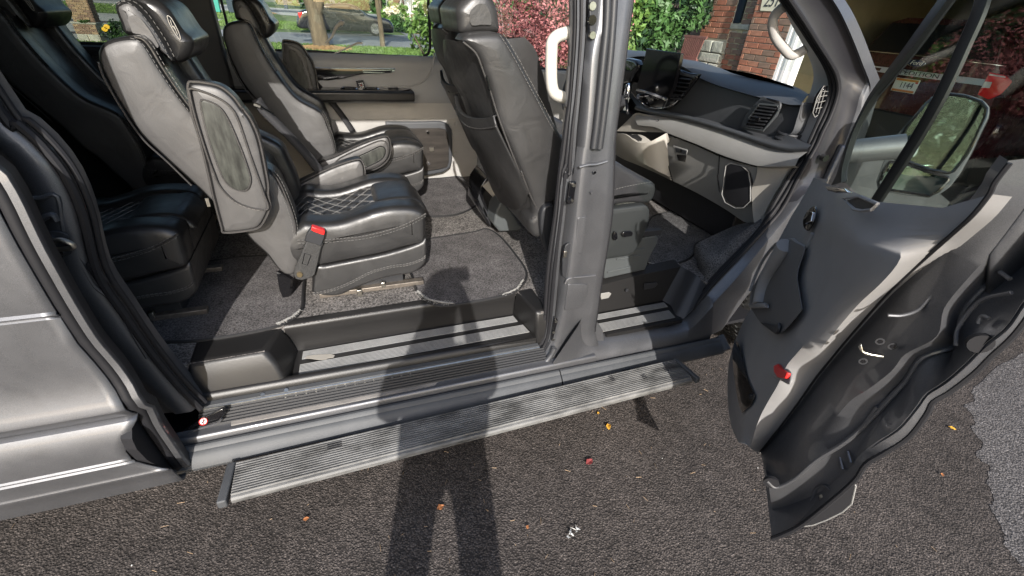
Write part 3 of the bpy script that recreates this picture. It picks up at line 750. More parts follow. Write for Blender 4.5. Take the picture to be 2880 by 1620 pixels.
MB().prism(fill, (-0.03, 0.01, 0)).build('cladding_end_cap', MT['rubber'], door, smooth=False)  # cladding end in shade, the shade put in as a dark colour

# ---- B pillar: vertical ribbons between traced edges
yB = lambda d: (lambda z: d + tum(z))
B0 = on('c 1150 -250 1160 0 1158 250 1130 700 1100 900 1060 1200 h 1065 0 1040 200 1010 480 970 750 950 950 940 1150 935 1230', y=yB(0.085))
B1 = on('c 1262 -250 1255 0 1248 300 1215 700 1185 1000 1155 1440 h 1110 250 1085 500 1062 680 1040 900 1012 1200 985 1420 m 1075 200', y=yB(0.03))
B2 = on('c 1395 -250 1370 0 1352 200 1318 340 1298 500 1270 900 1232 1250 h 1215 30 1190 230 1165 480 1150 600 1110 900 1070 1150 1045 1420', y=yB(0.0))
B3 = on('c 1640 -250 1600 0 1560 300 1510 700 1470 1000 1450 1250 h 1412 0 1405 300 1395 500 1375 650 1345 840 1320 1000 1300 1150 1283 1260', y=yB(0.0))
B2 = B2[:-1] + on('m 1125 120 1100 200 1068 258', y=[0.0, -0.004, -0.012]); B3 = B3 + [V(1.0, 0.0, 0.53), V(1.03, -0.01, 0.45)]
B0 = B0 + [V(B0[-1].x - 0.01, 0.085, 0.5)]; B1 = B1[:-2] + on('m 1075 170 1040 240', y=[0.025, 0.01])
sh = lambda L, d: [p + Vector(d) for p in L]
ribbon('pillar_trim', [sh(B0, (0.10, 0.10, 0)), sh(B0, (0.05, 0.08, 0)), sh(B0, (0.0, 0.006, 0))], MT['greytrim'], van, 40)
ribbon('pillar_inner_flange', [sh(B0, (0.0, 0.006, 0)), sh(B0, (0.02, 0.0, 0)), sh(B1, (-0.02, 0.02, 0)), B1], MT['paint'], van, 50)
for t, r in ((0.12, 0.0105), (0.38, 0.0075), (0.62, 0.009)):
    A = resample(spline(B0, 4), 50); B = resample(spline(B1, 4), 50)
    tube('pillar_seal', [a.lerp(b, t) + V(0, -0.006, 0) for a, b in zip(A, B)], r, MT['rubber'], van, 8)
ribbon('pillar_groove', [B1, sh(B1, (0.012, 0.022, 0)), sh(B2, (-0.016, 0.024, 0)), sh(B2, (-0.005, 0.004, 0)), B2], MT['paint'], van, 50)
mid1 = [a.lerp(b, 0.12) + V(0, -0.006, 0) for a, b in zip(resample(spline(B2, 4), 50), resample(spline(B3, 4), 50))]
mid2 = [a.lerp(b, 0.30) + V(0, 0.004, 0) for a, b in zip(resample(spline(B2, 4), 50), resample(spline(B3, 4), 50))]
mid3 = [a.lerp(b, 0.8) + V(0, -0.002, 0) for a, b in zip(resample(spline(B2, 4), 50), resample(spline(B3, 4), 50))]
pil = ribbon('door_pillar', [B2, mid1, mid2, mid3, B3, sh(B3, (0.012, 0.01, 0)), sh(B3, (0.014, 0.05, 0)), sh(B3, (-0.02, 0.16, 0))], MT['paint'], van, 60)
ribbon('pillar_cover', [sh(B3, (-0.03, 0.162, 0)), sh(B3, (-0.12, 0.175, 0)), sh(B0, (0.13, 0.15, 0))], MT['lighttrim'], van, 40)
prism('pillar_foot', [V(0.74, 0.012, 0.40), V(1.10, 0.012, 0.40), V(1.06, 0.012, 0.52), V(0.99, 0.012, 0.62), V(0.86, 0.012, 0.70), V(0.79, 0.012, 0.52)], (0, 0.03, 0), MT['paint'], van, 0.004)
tube('front_door_seal', spline(sh(B3[:-1], (0.010, 0.012, 0)), 4), 0.007, MT['rubber'], van, 8)
tube('front_door_seal', spline(sh(B3[:-1], (0.014, 0.045, 0)), 4), 0.010, MT['rubber'], van, 8)
# rubber buffers, latch plate, bolts, hinge slots, recesses on the pillar
for a in ('c 1420 -60 1410 200 1380 500 1340 900 1312 1120', 'c 1470 -60 1455 200 1430 500 1385 900 1356 1122'):
    tube('rubber_buffer', spline(on(a, y=yB(-0.012)), 5), 0.013, MT['dark'], pil, 10)
lp = prism('latch_plate', on('c 1270 -60 1345 -60 1335 290 1280 300', y=yB(0.012)), (0, -0.008, 0), MT['dark'], pil, 0.003)
for px, r in (('c 1303 45', 0.012), ('c 1300 150', 0.014), ('c 1303 265', 0.011)):
    p = on(px, y=yB(0.002))[0]
    tube('plate_bolt', [p + V(0, 0.004, 0), p - V(0, 0.005, 0)], r, MT['steel'] if r < 0.0125 else MT['gloss'], lp, 10)
p = on('h 1125 340', y=0.02)[0]
stx = box('door_striker', p, (0.03, 0.012, 0.085), MT['gloss'], pil, 0.004)
tube('striker_pin', [p + V(-0.005, 0, -0.02), p + V(-0.02, -0.035, -0.024)], 0.008, MT['gloss'], stx, 8)
for z in (0.03, -0.03): tube('striker_bolt', [p + V(0.002, -0.004, z), p + V(0.002, -0.012, z)], 0.007, MT['steel'], stx, 6)
hp = pillow('hinge_plate', on('h 1080 700 1105 675 1125 690 1118 800 1105 910 1085 932 1062 900 1062 780', y=0.016), (0, -0.008, 0), 0.003, MT['dark'], pil, 30, smooth=False)
p = on('h 1085 760', y=0.004)[0]; box('hinge_contact', p, (0.014, 0.008, 0.03), MT['steel'], hp, 0.002)
lk = prism('lower_latch', on('h 1010 1180 1045 1205 1020 1350 985 1340', y=0.02), (0, -0.008, 0), MT['gloss'], pil, 0.003)
for px in ('h 1022 1215', 'h 1005 1290', 'h 1003 1338'):
    p = on(px, y=0.008)[0]; tube('latch_bolt', [p, p - V(0, 0.006, 0)], 0.006, MT['steel'], lk, 6)
for px in ('h 1285 205', 'h 1265 342', 'c 1320 1300', 'h 1160 980', 'h 1150 1068'):
    p = on(px, y=-0.001)[0]; tube('pillar_bolt', [p + V(0, 0.003, 0), p - V(0, 0.0035, 0)], 0.0055, MT['paint'], pil, 8)
pillow('pillar_recess', on('h 1100 960 1200 955 1240 965 1235 1010 1200 1110 1170 1125 1075 1140 1085 1060', y=0.001), (0, -0.007, 0), 0.006, MT['paint'], pil, 40, smooth=False)
pillow('pillar_recess', on('h 1165 510 1230 500 1215 640 1195 760 1150 740', y=0.002), (0, -0.006, 0), 0.005, MT['paint'], pil, 30, smooth=False)
tube('pillar_bead', spline(on('h 1180 170 1240 155 1300 150 1370 130', y=-0.001), 4), 0.005, MT['paint'], pil, 8)
tube('pillar_bead', spline(on('h 1085 960 1110 925 1200 915 1290 905', y=-0.001), 4), 0.005, MT['paint'], pil, 8)
# strips of the far edge of the pillar (white label strip)
tube('seal_strip', on('h 1390 330 1370 560 1345 780', y=0.02), 0.004, MT['pillartrim'], pil, 6)
# grab handle on the pillar
gh = spline(on('t 985 440 900 460 800 500 740 580 730 700 725 900 730 1100 750 1220 800 1290 920 1330', y=0.20), 6)
hd = tube('grab_handle', gh, 0.021, MT['handle'], van, 14)
ribbon('handle_cover', [on('t 1000 320 950 400 950 560 980 620', y=0.2), on('t 1030 300 1030 420 1030 560 1030 660', y=0.17)], MT['pillartrim'], van, 12, 0.01)
ribbon('handle_cover', [on('t 960 900 930 1250 905 1449', y=0.2), on('t 1000 900 975 1250 960 1449', y=0.17)], MT['pillartrim'], van, 12, 0.01)
ribbon('handle_cover', [on('t 985 0 990 330 985 620 970 900', y=0.2), on('t 1020 0 1022 330 1015 620 1000 900', y=0.17)], MT['pillartrim'], van, 12, 0.01)
# seal corner along the sill at the pillar foot
tube('opening_seal', spline(on('m 1045 -40 1030 60 1018 140 990 205 930 250 850 280 600 345 300 420 0 495', y=[0.07, 0.065, 0.06, 0.055, 0.05, 0.045, 0.04, 0.04, 0.04]), 6), 0.010, MT['rubber'], van, 8)
tube('sill_corner_bead', spline(on('m 1110 190 1085 240 1040 290 960 330 850 358 600 405', y=-0.02), 6), 0.012, MT['paint'], van, 10)

# ---- A pillar and front door opening
yA = lambda d: (lambda z: d + tum(z))
A0 = on('d 1230 -150 1330 0 1440 160 1540 310 1640 470 1692 600 1692 700 1640 830 1580 960 1530 1080 i 1500 60 1400 180 1290 360 1190 560 1000 760 810 950', y=yA(0.10))
A1 = on('d 1300 -150 1400 0 1520 180 1620 340 1710 480 1757 580 1766 700 1705 880 1645 1000 i 1560 30 1450 220 1330 450 1200 600 1010 800 825 1000 720 1140', y=yA(0.05))
A2 = on('e 250 -120 330 0 385 90 455 240 525 420 570 560 530 640 500 760 430 960 370 1100 330 1230 i 1480 350 1330 520 1230 640 1060 850 900 1030 760 1170', y=yA(0.01))
A3 = on('e 265 -120 345 0 400 90 470 240 545 430 603 600 560 720 520 860 470 1000 420 1130 380 1300 i 1560 330 1380 600 1290 680 1110 960 1000 1090 840 1310', y=yA(-0.01))
X0 = on('p 1860 -120 1965 0 2060 150 2170 370 2280 560 2390 800 2425 930 2425 1040 2375 1215 d 1470 850 1450 920 1405 1010', y=lambda z: 0.27 + tum(z))
XA = resample(spline(X0, 5), 50); XB = resample(spline(A0[:9] + [A0[9]], 5), 50)
ribbon('pillar_trim', [[p + V(0.06, 0.04, 0) for p in XA], XA, [a.lerp(b, 0.3) + V(-0.012, -0.012, 0) for a, b in zip(XA, XB)], [a.lerp(b, 0.7) + V(-0.01, -0.012, 0) for a, b in zip(XA, XB)], XB], MT['pillartrim'], van, 50, auto=60)
ribbon('front_opening_flange', [A0, A1], MT['rubber'], van, 60, 0.004)
for t, r in ((0.15, 0.010), (0.55, 0.008), (0.95, 0.009)):
    A = resample(spline(A0, 4), 60); B = resample(spline(A1, 4), 60)
    tube('front_door_seal', [a.lerp(b, t) + V(-0.004, -0.006, 0) for a, b in zip(A, B)], r, MT['rubber'], van, 8)
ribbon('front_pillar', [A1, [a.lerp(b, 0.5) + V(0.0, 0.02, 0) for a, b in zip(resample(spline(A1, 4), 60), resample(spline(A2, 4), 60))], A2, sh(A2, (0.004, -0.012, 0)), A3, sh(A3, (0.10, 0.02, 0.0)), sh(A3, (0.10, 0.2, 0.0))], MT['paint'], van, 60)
face_mats(bpy.data.objects['front_pillar'], [MT['paint'], MT['pillarshade']], lambda p: 1 if (p.center.z > 1.08 and p.index < 2 * 59) else 0)  # upper inner flange takes the paint with shade in its colour
p = on('e 285 1072', y=0.03)[0]; tube('hinge_hole', [p + V(0, 0.01, 0), p - V(0.004, 0.012, 0)], 0.016, MT['gloss'], van, 12)
# front door sill: rounded painted flange swept between the pillars
S0 = on('i -15 1180 10 1265 60 1310 200 1290 400 1262 600 1225 700 1160 760 1090', y=0.05)
S1 = on('i -30 1180 -15 1290 50 1340 200 1335 400 1300 620 1250 720 1190 830 1040', y=0.015)
S2 = on('i -60 1250 -60 1400 60 1425 200 1405 400 1370 640 1300 740 1240 860 1110', y=-0.03)
S3 = on('m 1100 290 1165 300 1300 290 1500 262 1739 215 i 640 1352 760 1320 850 1300', y=-0.05)
ribbon('front_sill', [sh(S0, (0, 0.05, -0.02)), S0, S1, S2, S3, sh(S3, (0, 0.0, -0.05))], MT['paint'], van, 60, auto=60)
tube('front_sill_seal', spline(S0, 5), 0.009, MT['rubber'], van, 8)
# front step: tread tray, riser, side
ft = MB().prism([V(1.10, 0.03, 0.475), V(1.56, 0.03, 0.475), V(1.60, 0.21, 0.475), V(1.10, 0.21, 0.475)], (0, 0, -0.02)).build('front_step_tray', MT['bplastic'], van, smooth=False)
mb = MB()
def tread2(x0, x1, y0, y1, z, n, name='tread_strip'):
    mb = MB(); w = (y1 - y0) / n
    for k in range(n):
        ya = y0 + w * k
        mb.prism([V(x0, ya, z), V(x0, ya + w * 0.12, z + 0.0034), V(x0, ya + w * 0.4, z + 0.0034), V(x0, ya + w * 0.52, z)], (x1 - x0 + 0.12 * (ya - y0), 0, 0))
    b2 = MB().prism([V(x0, y0, z - 0.002), V(x1, y0, z - 0.002), V(x1 + 0.02, y1, z - 0.002), V(x0, y1, z - 0.002)], (0, 0, 0.0022)).build(name, MT['dark'], van, smooth=False)
    return mb.build('tread_ribs', MT['alu'], b2, smooth=False)
tread2(1.02, 1.525, 0.05, 0.118, 0.480, 8); tread2(1.02, 1.55, 0.145, 0.19, 0.480, 5)
fz = on('i 60 1160 330 1110 515 1075', y=0.20); ft2 = on('i 100 970 350 905 640 845', y=0.235)
ribbon('front_step_riser', [fz, ft2, [p + V(0, 0.06, 0.012) for p in ft2]], MT['bplastic'], van, 8, smooth_lines=False, auto=30)
ribbon('front_step_end', [on('i 515 1075 575 1110 610 1190 660 1200 720 1140', y=[0.2, 0.15, 0.06, 0.04, 0.03]), on('i 640 845 720 885 800 945 808 955 812 960', y=[0.235, 0.17, 0.10, 0.09, 0.085])], MT['dark'], van, 12, smooth_lines=False)
for a in ('i 90 1025 150 1015 165 1025 145 1055 95 1065', 'i 390 960 470 948 480 962 455 985 385 998'):
    prism('riser_slot', on(a, y=0.215), (0, -0.006, 0), MT['greytrim'] if a.startswith('i 90') else MT['dark'], van, 0.002)
p = on('i 270 1003', y=0.212)[0]; tube('push_pin', [p, p + V(0, -0.006, 0)], 0.009, MT['dark'], van, 10)
# carpet roll beside the cab sill
C0 = on('i 800 945 860 870 950 790 1050 690 1120 620 1190 550', y=0.10); C1 = on('i 780 905 800 800 900 730 1000 640 1080 580 1160 545', y=0.17); C2 = on('i 730 770 740 700 830 650 940 600 1020 565 1100 548', y=0.30)
ribbon('sill_carpet', [sh(C0, (0.0, -0.01, -0.03)), C0, [a.lerp(b, 0.5) + V(0, 0, 0.025) for a, b in zip(C0, C1)], C1, [p + V(0, 0, 0.004) for p in C2]], MT['cabcarpet'], van, 20, auto=70)

# ---- windscreen, far front door window, bonnet, front wheel
ws = [V(2.18, 0.20, 1.60), V(2.36, 0.6, 1.60), V(2.40, 1.0, 1.60), V(2.36, 1.4, 1.60), V(2.18, 1.82, 1.60)]
wt = [V(1.55, 0.24, 2.15), V(1.64, 0.6, 2.17), V(1.66, 1.0, 2.18), V(1.64, 1.4, 2.17), V(1.55, 1.78, 2.15)]
ribbon('windscreen', [ws, wt], MT['wsglass'], van, 24)
fw = [V(1.06, 1.955, 1.44), V(2.10, 1.955, 1.42), V(1.98, 1.945, 1.66), V(1.56, 1.93, 2.12), V(1.06, 1.93, 2.14)]
dw = prism('driver_window', fw, (0, 0.006, 0), MT['glass'], van, 0)
tube('window_seal', fw, 0.014, MT['rubber'], dw, 6, closed=True)
prism('driver_door_panel', [V(1.05, 1.86, 0.66), V(2.2, 1.86, 0.66), V(2.2, 1.9, 1.42), V(1.05, 1.9, 1.44)], (0, 0.05, 0), MT['greytrim'], van, 0.02)
prism('far_pillar', [V(1.0, 1.86, 0.66), V(1.06, 1.86, 0.66), V(1.06, 1.86, 2.5), V(1.0, 1.86, 2.5)], (0, 0.09, 0), MT['walltrim'], van, 0.01)
tube('far_front_pillar', [V(2.15, 1.9, 1.43), V(1.95, 1.88, 1.78), V(1.57, 1.84, 2.16)], 0.045, MT['pillartrim'], van, 10)
hb = [[V(2.2, y, 1.36), V(2.6, y, 1.28), V(3.1, y, 1.12), V(3.3, y, 0.98)] for y in (0.03, 0.25, 1.0, 1.75, 1.98)]
for L, dzz in zip(hb, (-0.06, 0, 0.05, 0, -0.06)):
    for p in L: p.z += dzz
ribbon('bonnet', hb, MT['paint'], van, 20, 0.01)
prism('front_wing', [V(2.12, -0.005, 0.40), V(2.16, -0.005, 0.62), V(2.25, -0.005, 0.78), V(2.45, -0.005, 0.86), V(2.66, -0.005, 0.78), V(2.8, -0.005, 0.5), V(3.3, 0.0, 0.4), V(3.3, 0, 1.0), V(2.6, 0, 1.28), V(2.15, 0, 1.36)], (0, 0.03, 0), MT['paint'], van, 0.01)
prism('nose', [V(3.28, 0.02, 0.35), V(3.36, 0.02, 0.6), V(3.3, 0.02, 1.0), V(3.2, 0.02, 1.05), V(3.1, 0.02, 0.35)], (0, 1.94, 0), MT['paint'], van, 0.02)
prism('bulkhead', [V(2.28, 0.03, 0.42), V(2.32, 0.03, 0.42), V(2.36, 0.03, 1.34), V(2.3, 0.03, 1.34)], (0, 1.9, 0), MT['dark'], van, 0)
def wheel(cx, cy, r, w):
    rows = []
    sec = [(-w / 2 + .03, r * .6), (-w / 2, r * .7), (-w / 2, r * .9), (-w / 2 + .02, r * .975), (-w / 2 + .05, r), (w / 2 - .05, r), (w / 2 - .02, r * .975), (w / 2, r * .9), (w / 2, r * .7), (w / 2 - .03, r * .6)]
    vs = []; fs = []; n = 64; K = len(sec)
    for i in range(n):
        a = 2 * PI * i / n
        for (yy, rr) in sec: vs.append(V(cx + math.cos(a) * rr, cy + yy, r + math.sin(a) * rr))
    for i in range(n):
        for k in range(K - 1): fs.append((i * K + k, i * K + k + 1, ((i + 1) % n) * K + k + 1, ((i + 1) % n) * K + k))
    t = mk('tyre', vs, fs, MT['tyre'], van, auto=45)
    mb = MB()
    for i in range(56):
        a = 2 * PI * i / 56
        for yy, sk in ((-w / 2 + 0.045, 0.5), (-0.03, -0.4), (0.045, 0.4), (w / 2 - 0.045, -0.5)):
            c = V(cx + math.cos(a) * (r + 0.001), cy + yy, r + math.sin(a) * (r + 0.001))
            mb.box(c, (0.012, 0.055, 0.02), Matrix.Rotation(-a, 3, 'Y') @ Matrix.Rotation(sk, 3, 'X'))
    mb.build('tyre_tread', MT['tyre'], t, smooth=False, kind='stuff')
    rm = MB(); ring = []
    rm.tube([V(cx, cy - w / 2 + 0.05, r), V(cx, cy + w / 2 - 0.03, r)], r * 0.62, 28)
    rm.build('rim', MT['alu'], t)
wheel(2.46, 0.165, 0.365, 0.235)
# =================================================================== captain seats
def seat(name, label, arms='up_down', buckle=True):
    """traced at the near middle seat; returned root can be copied"""
    Y0, Y1 = 0.38, 0.87
    root = thing(name, label, 'seat', (0.0, 0.62, ZF), 'leather captain seats in the van')
    L = MT['leather']
    # ---- backrest: two bolsters and a sunken middle
    back = on('a 725 395 760 330 850 290 1000 272 1060 290 1110 350 1200 500 1330 690 1480 880 b 400 1150 g 640 205 720 330 790 480 830 640 850 740 800 900 720 905 660 850 600 770 500 680 420 590 300 500 195 380 a 1470 1410 1240 1200 1090 1060 1000 950 920 830 840 700 770 560 735 470', y=Y0)
    bw = 0.115
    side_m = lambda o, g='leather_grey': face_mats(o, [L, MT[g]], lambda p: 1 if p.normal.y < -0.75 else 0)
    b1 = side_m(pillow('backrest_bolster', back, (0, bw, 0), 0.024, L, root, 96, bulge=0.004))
    ctr = sum(back, V(0, 0, 0)) / len(back)
    ax = (V(-0.62, 0, 1.62) - V(-0.16, 0, 0.85)).normalized(); nx = V(ax.z, 0, -ax.x)       # along the back, forward normal
    def slim(P, d):
        out = []
        for p in P:
            q = p.copy(); s = (p - ctr).dot(nx)
            if s > 0: q = q - nx * min(d, s)
            out.append(q)
        return out
    mid = [p + V(0, bw - 0.012, 0) for p in slim(back, 0.05)]
    pillow('backrest_centre', mid, (0, Y1 - Y0 - 2 * bw + 0.024, 0), 0.02, L, root, 80)
    pillow('backrest_bolster', [p + V(0, Y1 - Y0 - bw, 0) for p in back], (0, bw, 0), 0.024, L, root, 96, bulge=0.004)
    # seams
    mb = MB()
    seam = on('a 1000 275 1070 300 1130 370 1220 520 1350 710 1470 865', y=Y0 + 0.001)
    seam2 = on('g 630 200 680 270 730 380 780 520 800 640 830 740', y=Y0 + 0.001)
    for s in (seam, seam2):
        sp = spline(s, 6)
        dashes(mb, sp, off=V(-0.006, -0.003, -0.004)); dashes(mb, sp, off=V(0.012, -0.001, 0.004))
        tube('backrest_piping', [p + V(0.004, 0.0, 0.0) for p in sp], 0.0032, MT['piping'], root, 6)
    mb.build('stitching', MT['thread'], root, smooth=False, kind='stuff')
    rear = on('a 735 470 775 580 850 720 930 850 1010 970 1100 1080 1250 1215 1440 1400', y=Y0 + 0.004)
    tube('backrest_piping', spline([p + V(0.002, 0, 0) for p in rear], 5), 0.003, MT['piping'], root, 6)
    # ---- headrest
    hr = on('a 848 40 880 5 935 -10 990 5 1060 60 1130 150 1200 250 1270 370 1310 450 1290 480 1240 440 1170 380 1110 320 1050 285 960 270 920 250 890 170 860 100', y=0.455)
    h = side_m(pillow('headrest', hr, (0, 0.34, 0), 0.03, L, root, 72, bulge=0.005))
    hf = on('a 990 5 1040 -30 1120 -20 1250 60 1380 240 1450 310 1440 400 1380 470 1310 470 1270 370 1200 250 1130 150 1060 60', y=0.475)
    pillow('headrest_front', hf, (0, 0.30, 0), 0.03, L, root, 64)
    mb = MB()
    sp = spline(on('a 855 45 900 15 940 8 1000 35 1080 110 1160 220 1230 330 1290 450', y=0.454), 6)
    dashes(mb, sp, off=V(-0.002, -0.002, 0)); dashes(mb, sp, off=V(0.012, -0.001, 0.004))
    mb.build('stitching', MT['thread'], h, smooth=False, kind='stuff')
    # emblem: stitched oval with a figure
    em = on('a 1262 125 1275 122 1300 150 1345 235 1362 290 1350 292 1320 250 1280 180', y=0.474)
    tube('emblem_ring', spline(em, 5, True), 0.0013, MT['lighttrim'], h, 5, closed=True)
    tube('emblem_figure', spline(on('a 1285 150 1300 195 1325 225 1340 262', y=0.473), 4), 0.0011, MT['lighttrim'], h, 5)
    tube('emblem_figure', spline(on('a 1295 205 1312 200 1330 235', y=0.473), 4), 0.0011, MT['lighttrim'], h, 5)
    # ---- cushion: bolsters, quilted middle, front pad
    side = on('g 700 700 760 620 830 570 860 555 1000 560 1120 545 1230 510 1350 468 1480 448 1600 450 1665 470 1690 500 1690 560 1688 640 1670 690 1560 720 1400 765 1200 805 1000 845 900 860 800 830 720 770', y=Y0 - 0.004)
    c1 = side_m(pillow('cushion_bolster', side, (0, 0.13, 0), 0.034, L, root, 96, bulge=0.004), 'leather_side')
    pillow('cushion_bolster', [p + V(0.0, Y1 - Y0 - 0.122, -0.0) for p in side], (0, 0.13, 0), 0.034, L, root, 96, bulge=0.004)
    midc = [V(p.x, p.y + 0.10, p.z - (0.026 if p.z > 0.95 and p.x < 0.19 else 0.0) - (0.006 if p.x >= 0.19 and p.z > 0.95 else 0)) for p in side]
    pillow('cushion_centre', midc, (0, Y1 - Y0 - 0.19, 0), 0.012, L, root, 96)
    zt = max(p.z for p in midc if p.x < 0.15)
    # front pad
    topz = lambda x: 1.005 + 0.07 * (x + 0.2)
    pad = [V(0.11, 0.50, 0.99), V(0.115, 0.50, 1.045), V(0.15, 0.50, 1.062), V(0.24, 0.50, 1.066), V(0.30, 0.50, 1.045), V(0.322, 0.50, 0.99)]
    pillow('cushion_pad', pad, (0, 0.245, 0), 0.022, L, root, 48)
    # quilt: rows of diamond stitches over the middle
    mb = MB()
    X0, X1, Ya, Yb = -0.235, 0.115, 0.505, 0.745
    def zq(x, y):
        z = -9
        for a, b in zip(midc, midc[1:] + midc[:1]):
            if (a.x - x) * (b.x - x) <= 0 and abs(a.x - b.x) > 1e-6: z = max(z, a.z + (b.z - a.z) * (x - a.x) / (b.x - a.x))
        return z + 0.003
    step = 0.075
    for s in (-1, 1):
        for k in range(-6, 10):
            for d in (-0.0034, 0.0034):
                pts = []
                for i in range(41):
                    y = lerp(Ya, Yb, i / 40); x = X0 + k * step + s * (y - Ya) * 0.95 + d
                    if X0 <= x <= X1: pts.append(V(x, y, zq(x, y)))
                if len(pts) > 3: mb.tube([p + V(0, 0, 0.0022) for p in pts[::2]], 0.0006, 4)
    mb.build('quilt_stitching', MT['thread'], root, smooth=False, kind='stuff')
    mbq = MB()
    for i in range(9):
        for j in range(5):
            cx = X0 + (i * 1.0 + (j % 2) * 0.5) * step; cy = Ya + 0.0395 * j + 0.02
            if cx > X1 - 0.015: continue
            z = zq(cx, cy) - 0.0035
            P = [V(cx - .036, cy, z), V(cx, cy - .038, z), V(cx + .036, cy, z), V(cx, cy + .038, z)]
            mbq.add(P + [V(cx, cy, z + 0.0045)], [(0, 1, 4), (1, 2, 4), (2, 3, 4), (3, 0, 4)])
    mbq.build('quilted_panel', MT['leather_cab'], root, smooth=False)
    mb = MB()
    sm = spline(on('g 815 672 900 672 1000 668 1100 660 1250 645 1400 612 1540 565 1640 515 1688 485', y=Y0 - 0.010), 6)
    dashes(mb, sm, off=V(0, -0.004, 0.006)); dashes(mb, sm, off=V(0, -0.006, -0.006))
    tube('cushion_piping', [p + V(0, 0.001, 0) for p in sm], 0.0035, MT['piping'], root, 6)
    # ---- skirt below the crease
    sk = on('g 935 852 1000 842 1200 803 1400 763 1560 718 1660 680 1690 650 1692 760 1682 830 1600 893 1450 918 1300 962 1180 1010 1100 1045 1000 1048 920 1030 915 1005', y=Y0 - 0.002)
    side_m(pillow('seat_skirt', sk, (0, Y1 - Y0 + 0.004, 0), 0.016, L, root, 72, bulge=0.0), 'leather_side')
    s2 = spline(on('g 918 1030 1000 1015 1100 985 1200 940 1320 880 1450 845 1560 830 1650 800 1686 770', y=Y0 - 0.006), 6)
    dashes(mb, s2, off=V(0, -0.001, 0.005)); dashes(mb, s2, off=V(0, -0.001, -0.005))
    tube('skirt_piping', s2, 0.003, MT['piping'], root, 6)
    mb.build('stitching', MT['thread'], root, smooth=False, kind='stuff')
    # ---- pedestal with slide rails
    box('pedestal', V(0.02, 0.62, 0.69), (0.36, 0.34, 0.07), MT['dark'], root, 0.004)
    for y in (0.44, 0.80): box('slide_rail', V(0.06, y, 0.668), (0.46, 0.035, 0.022), MT['rail'], root, 0.003)
    p = on('g 1235 1020', y=0.42)[0]; box('rail_clip', p, (0.022, 0.02, 0.035), MT['steel'], root, 0.003)
    p = on('g 1395 965', y=0.43)[0]; box('rail_clip', p, (0.018, 0.02, 0.028), MT['steel'], root, 0.003)
    # ---- armrests
    def arm_up(y):
        A = on('a 1445 610 1480 603 1560 610 1680 640 1780 720 1850 820 b 490 790 560 880 620 1020 660 1200 690 1370 g 620 330 635 400 625 440 600 495 560 550 480 572 330 585 310 550 280 440 250 320 b 250 1300 190 1050 130 850 100 680', y=0.352)
        dy = y - 0.352
        P = [p + V(0, dy, 0) for p in A]
        ar = side_m(pillow('armrest', P, (0, 0.088, 0), 0.022, L, root, 84, bulge=0.004))
        inn = on('b 200 745 230 735 330 780 400 880 470 1040 520 1170 560 1300 555 1360 530 1395 490 1400 430 1380 370 1320 310 1180 260 1030 215 850', y=0.348)
        fr = on('b 120 650 200 665 330 720 420 790 480 900 560 1140 650 1400 g 622 410 560 420 450 390 370 340 300 260 260 170 220 60 b 170 900 120 700', y=0.349)
        tube('armrest_piping', spline([p + V(0, dy - 0.004, 0) for p in fr], 5, True), 0.0035, MT['piping'], ar, 6, closed=True)
        pillow('armrest_inlay', [p + V(0, dy, 0) for p in inn], (0, -0.008, 0), 0.004, MT['weave'], ar, 56)
        tube('armrest_inlay_rim', spline([p + V(0, dy - 0.005, 0) for p in inn], 4, True), 0.0032, MT['piping'], ar, 6, closed=True)
        tube('armrest_piping', spline([p + V(0, dy - 0.001 + 0.01, 0) for p in A], 4, True), 0.004, MT['piping'], ar, 6, closed=True)
        m2 = MB(); dashes(m2, spline([p + V(0, dy - 0.004, 0) for p in on('g 622 418 560 428 450 398 370 348 300 268 250 170', y=0.349)], 5)); m2.build('stitching', MT['thread'], ar, smooth=False, kind='stuff')
    def arm_down(y, inlay):
        P = [V(-0.30, y, 0.99), V(-0.20, y, 1.03), V(-0.05, y, 1.095), V(0.07, y, 1.13), V(0.10, y, 1.115), V(0.105, y, 1.06), V(0.085, y, 1.00), V(0.03, y, 0.955), V(-0.06, y, 0.925), V(-0.16, y, 0.90), V(-0.28, y, 0.90)]
        ar = side_m(pillow('armrest', P, (0, 0.085, 0), 0.022, L, root, 72, bulge=0.004))
        tube('armrest_piping', spline([p + V(0, 0.006, 0) for p in P], 4, True), 0.004, MT['piping'], ar, 6, closed=True)
        if inlay:
            Q = [V(-0.14, y - 0.002, 0.995), V(-0.02, y - 0.002, 1.05), V(0.05, y - 0.002, 1.078), V(0.07, y - 0.002, 1.055), V(0.05, y - 0.002, 1.01), V(-0.02, y - 0.002, 0.975), V(-0.10, y - 0.002, 0.95)]
            pillow('armrest_inlay', Q, (0, -0.008, 0), 0.004, MT['weave'], ar, 40)
            tube('armrest_inlay_rim', spline([p - V(0, 0.005, 0) for p in Q], 4, True), 0.0032, MT['chrome'], ar, 6, closed=True)
            R = [V(-0.2, y - 0.001, 1.0), V(-0.05, y - 0.001, 1.072), V(0.06, y - 0.001, 1.108), V(0.088, y - 0.001, 1.06), V(0.06, y - 0.001, 0.995), V(-0.04, y - 0.001, 0.95), V(-0.14, y - 0.001, 0.925)]
            tube('armrest_piping', spline(R, 4, True), 0.004, MT['piping'], ar, 6, closed=True)
    if arms == 'up_down': arm_up(0.305); arm_down(0.875, False)
    else:
        arm_down(0.285, True); arm_up(0.875)
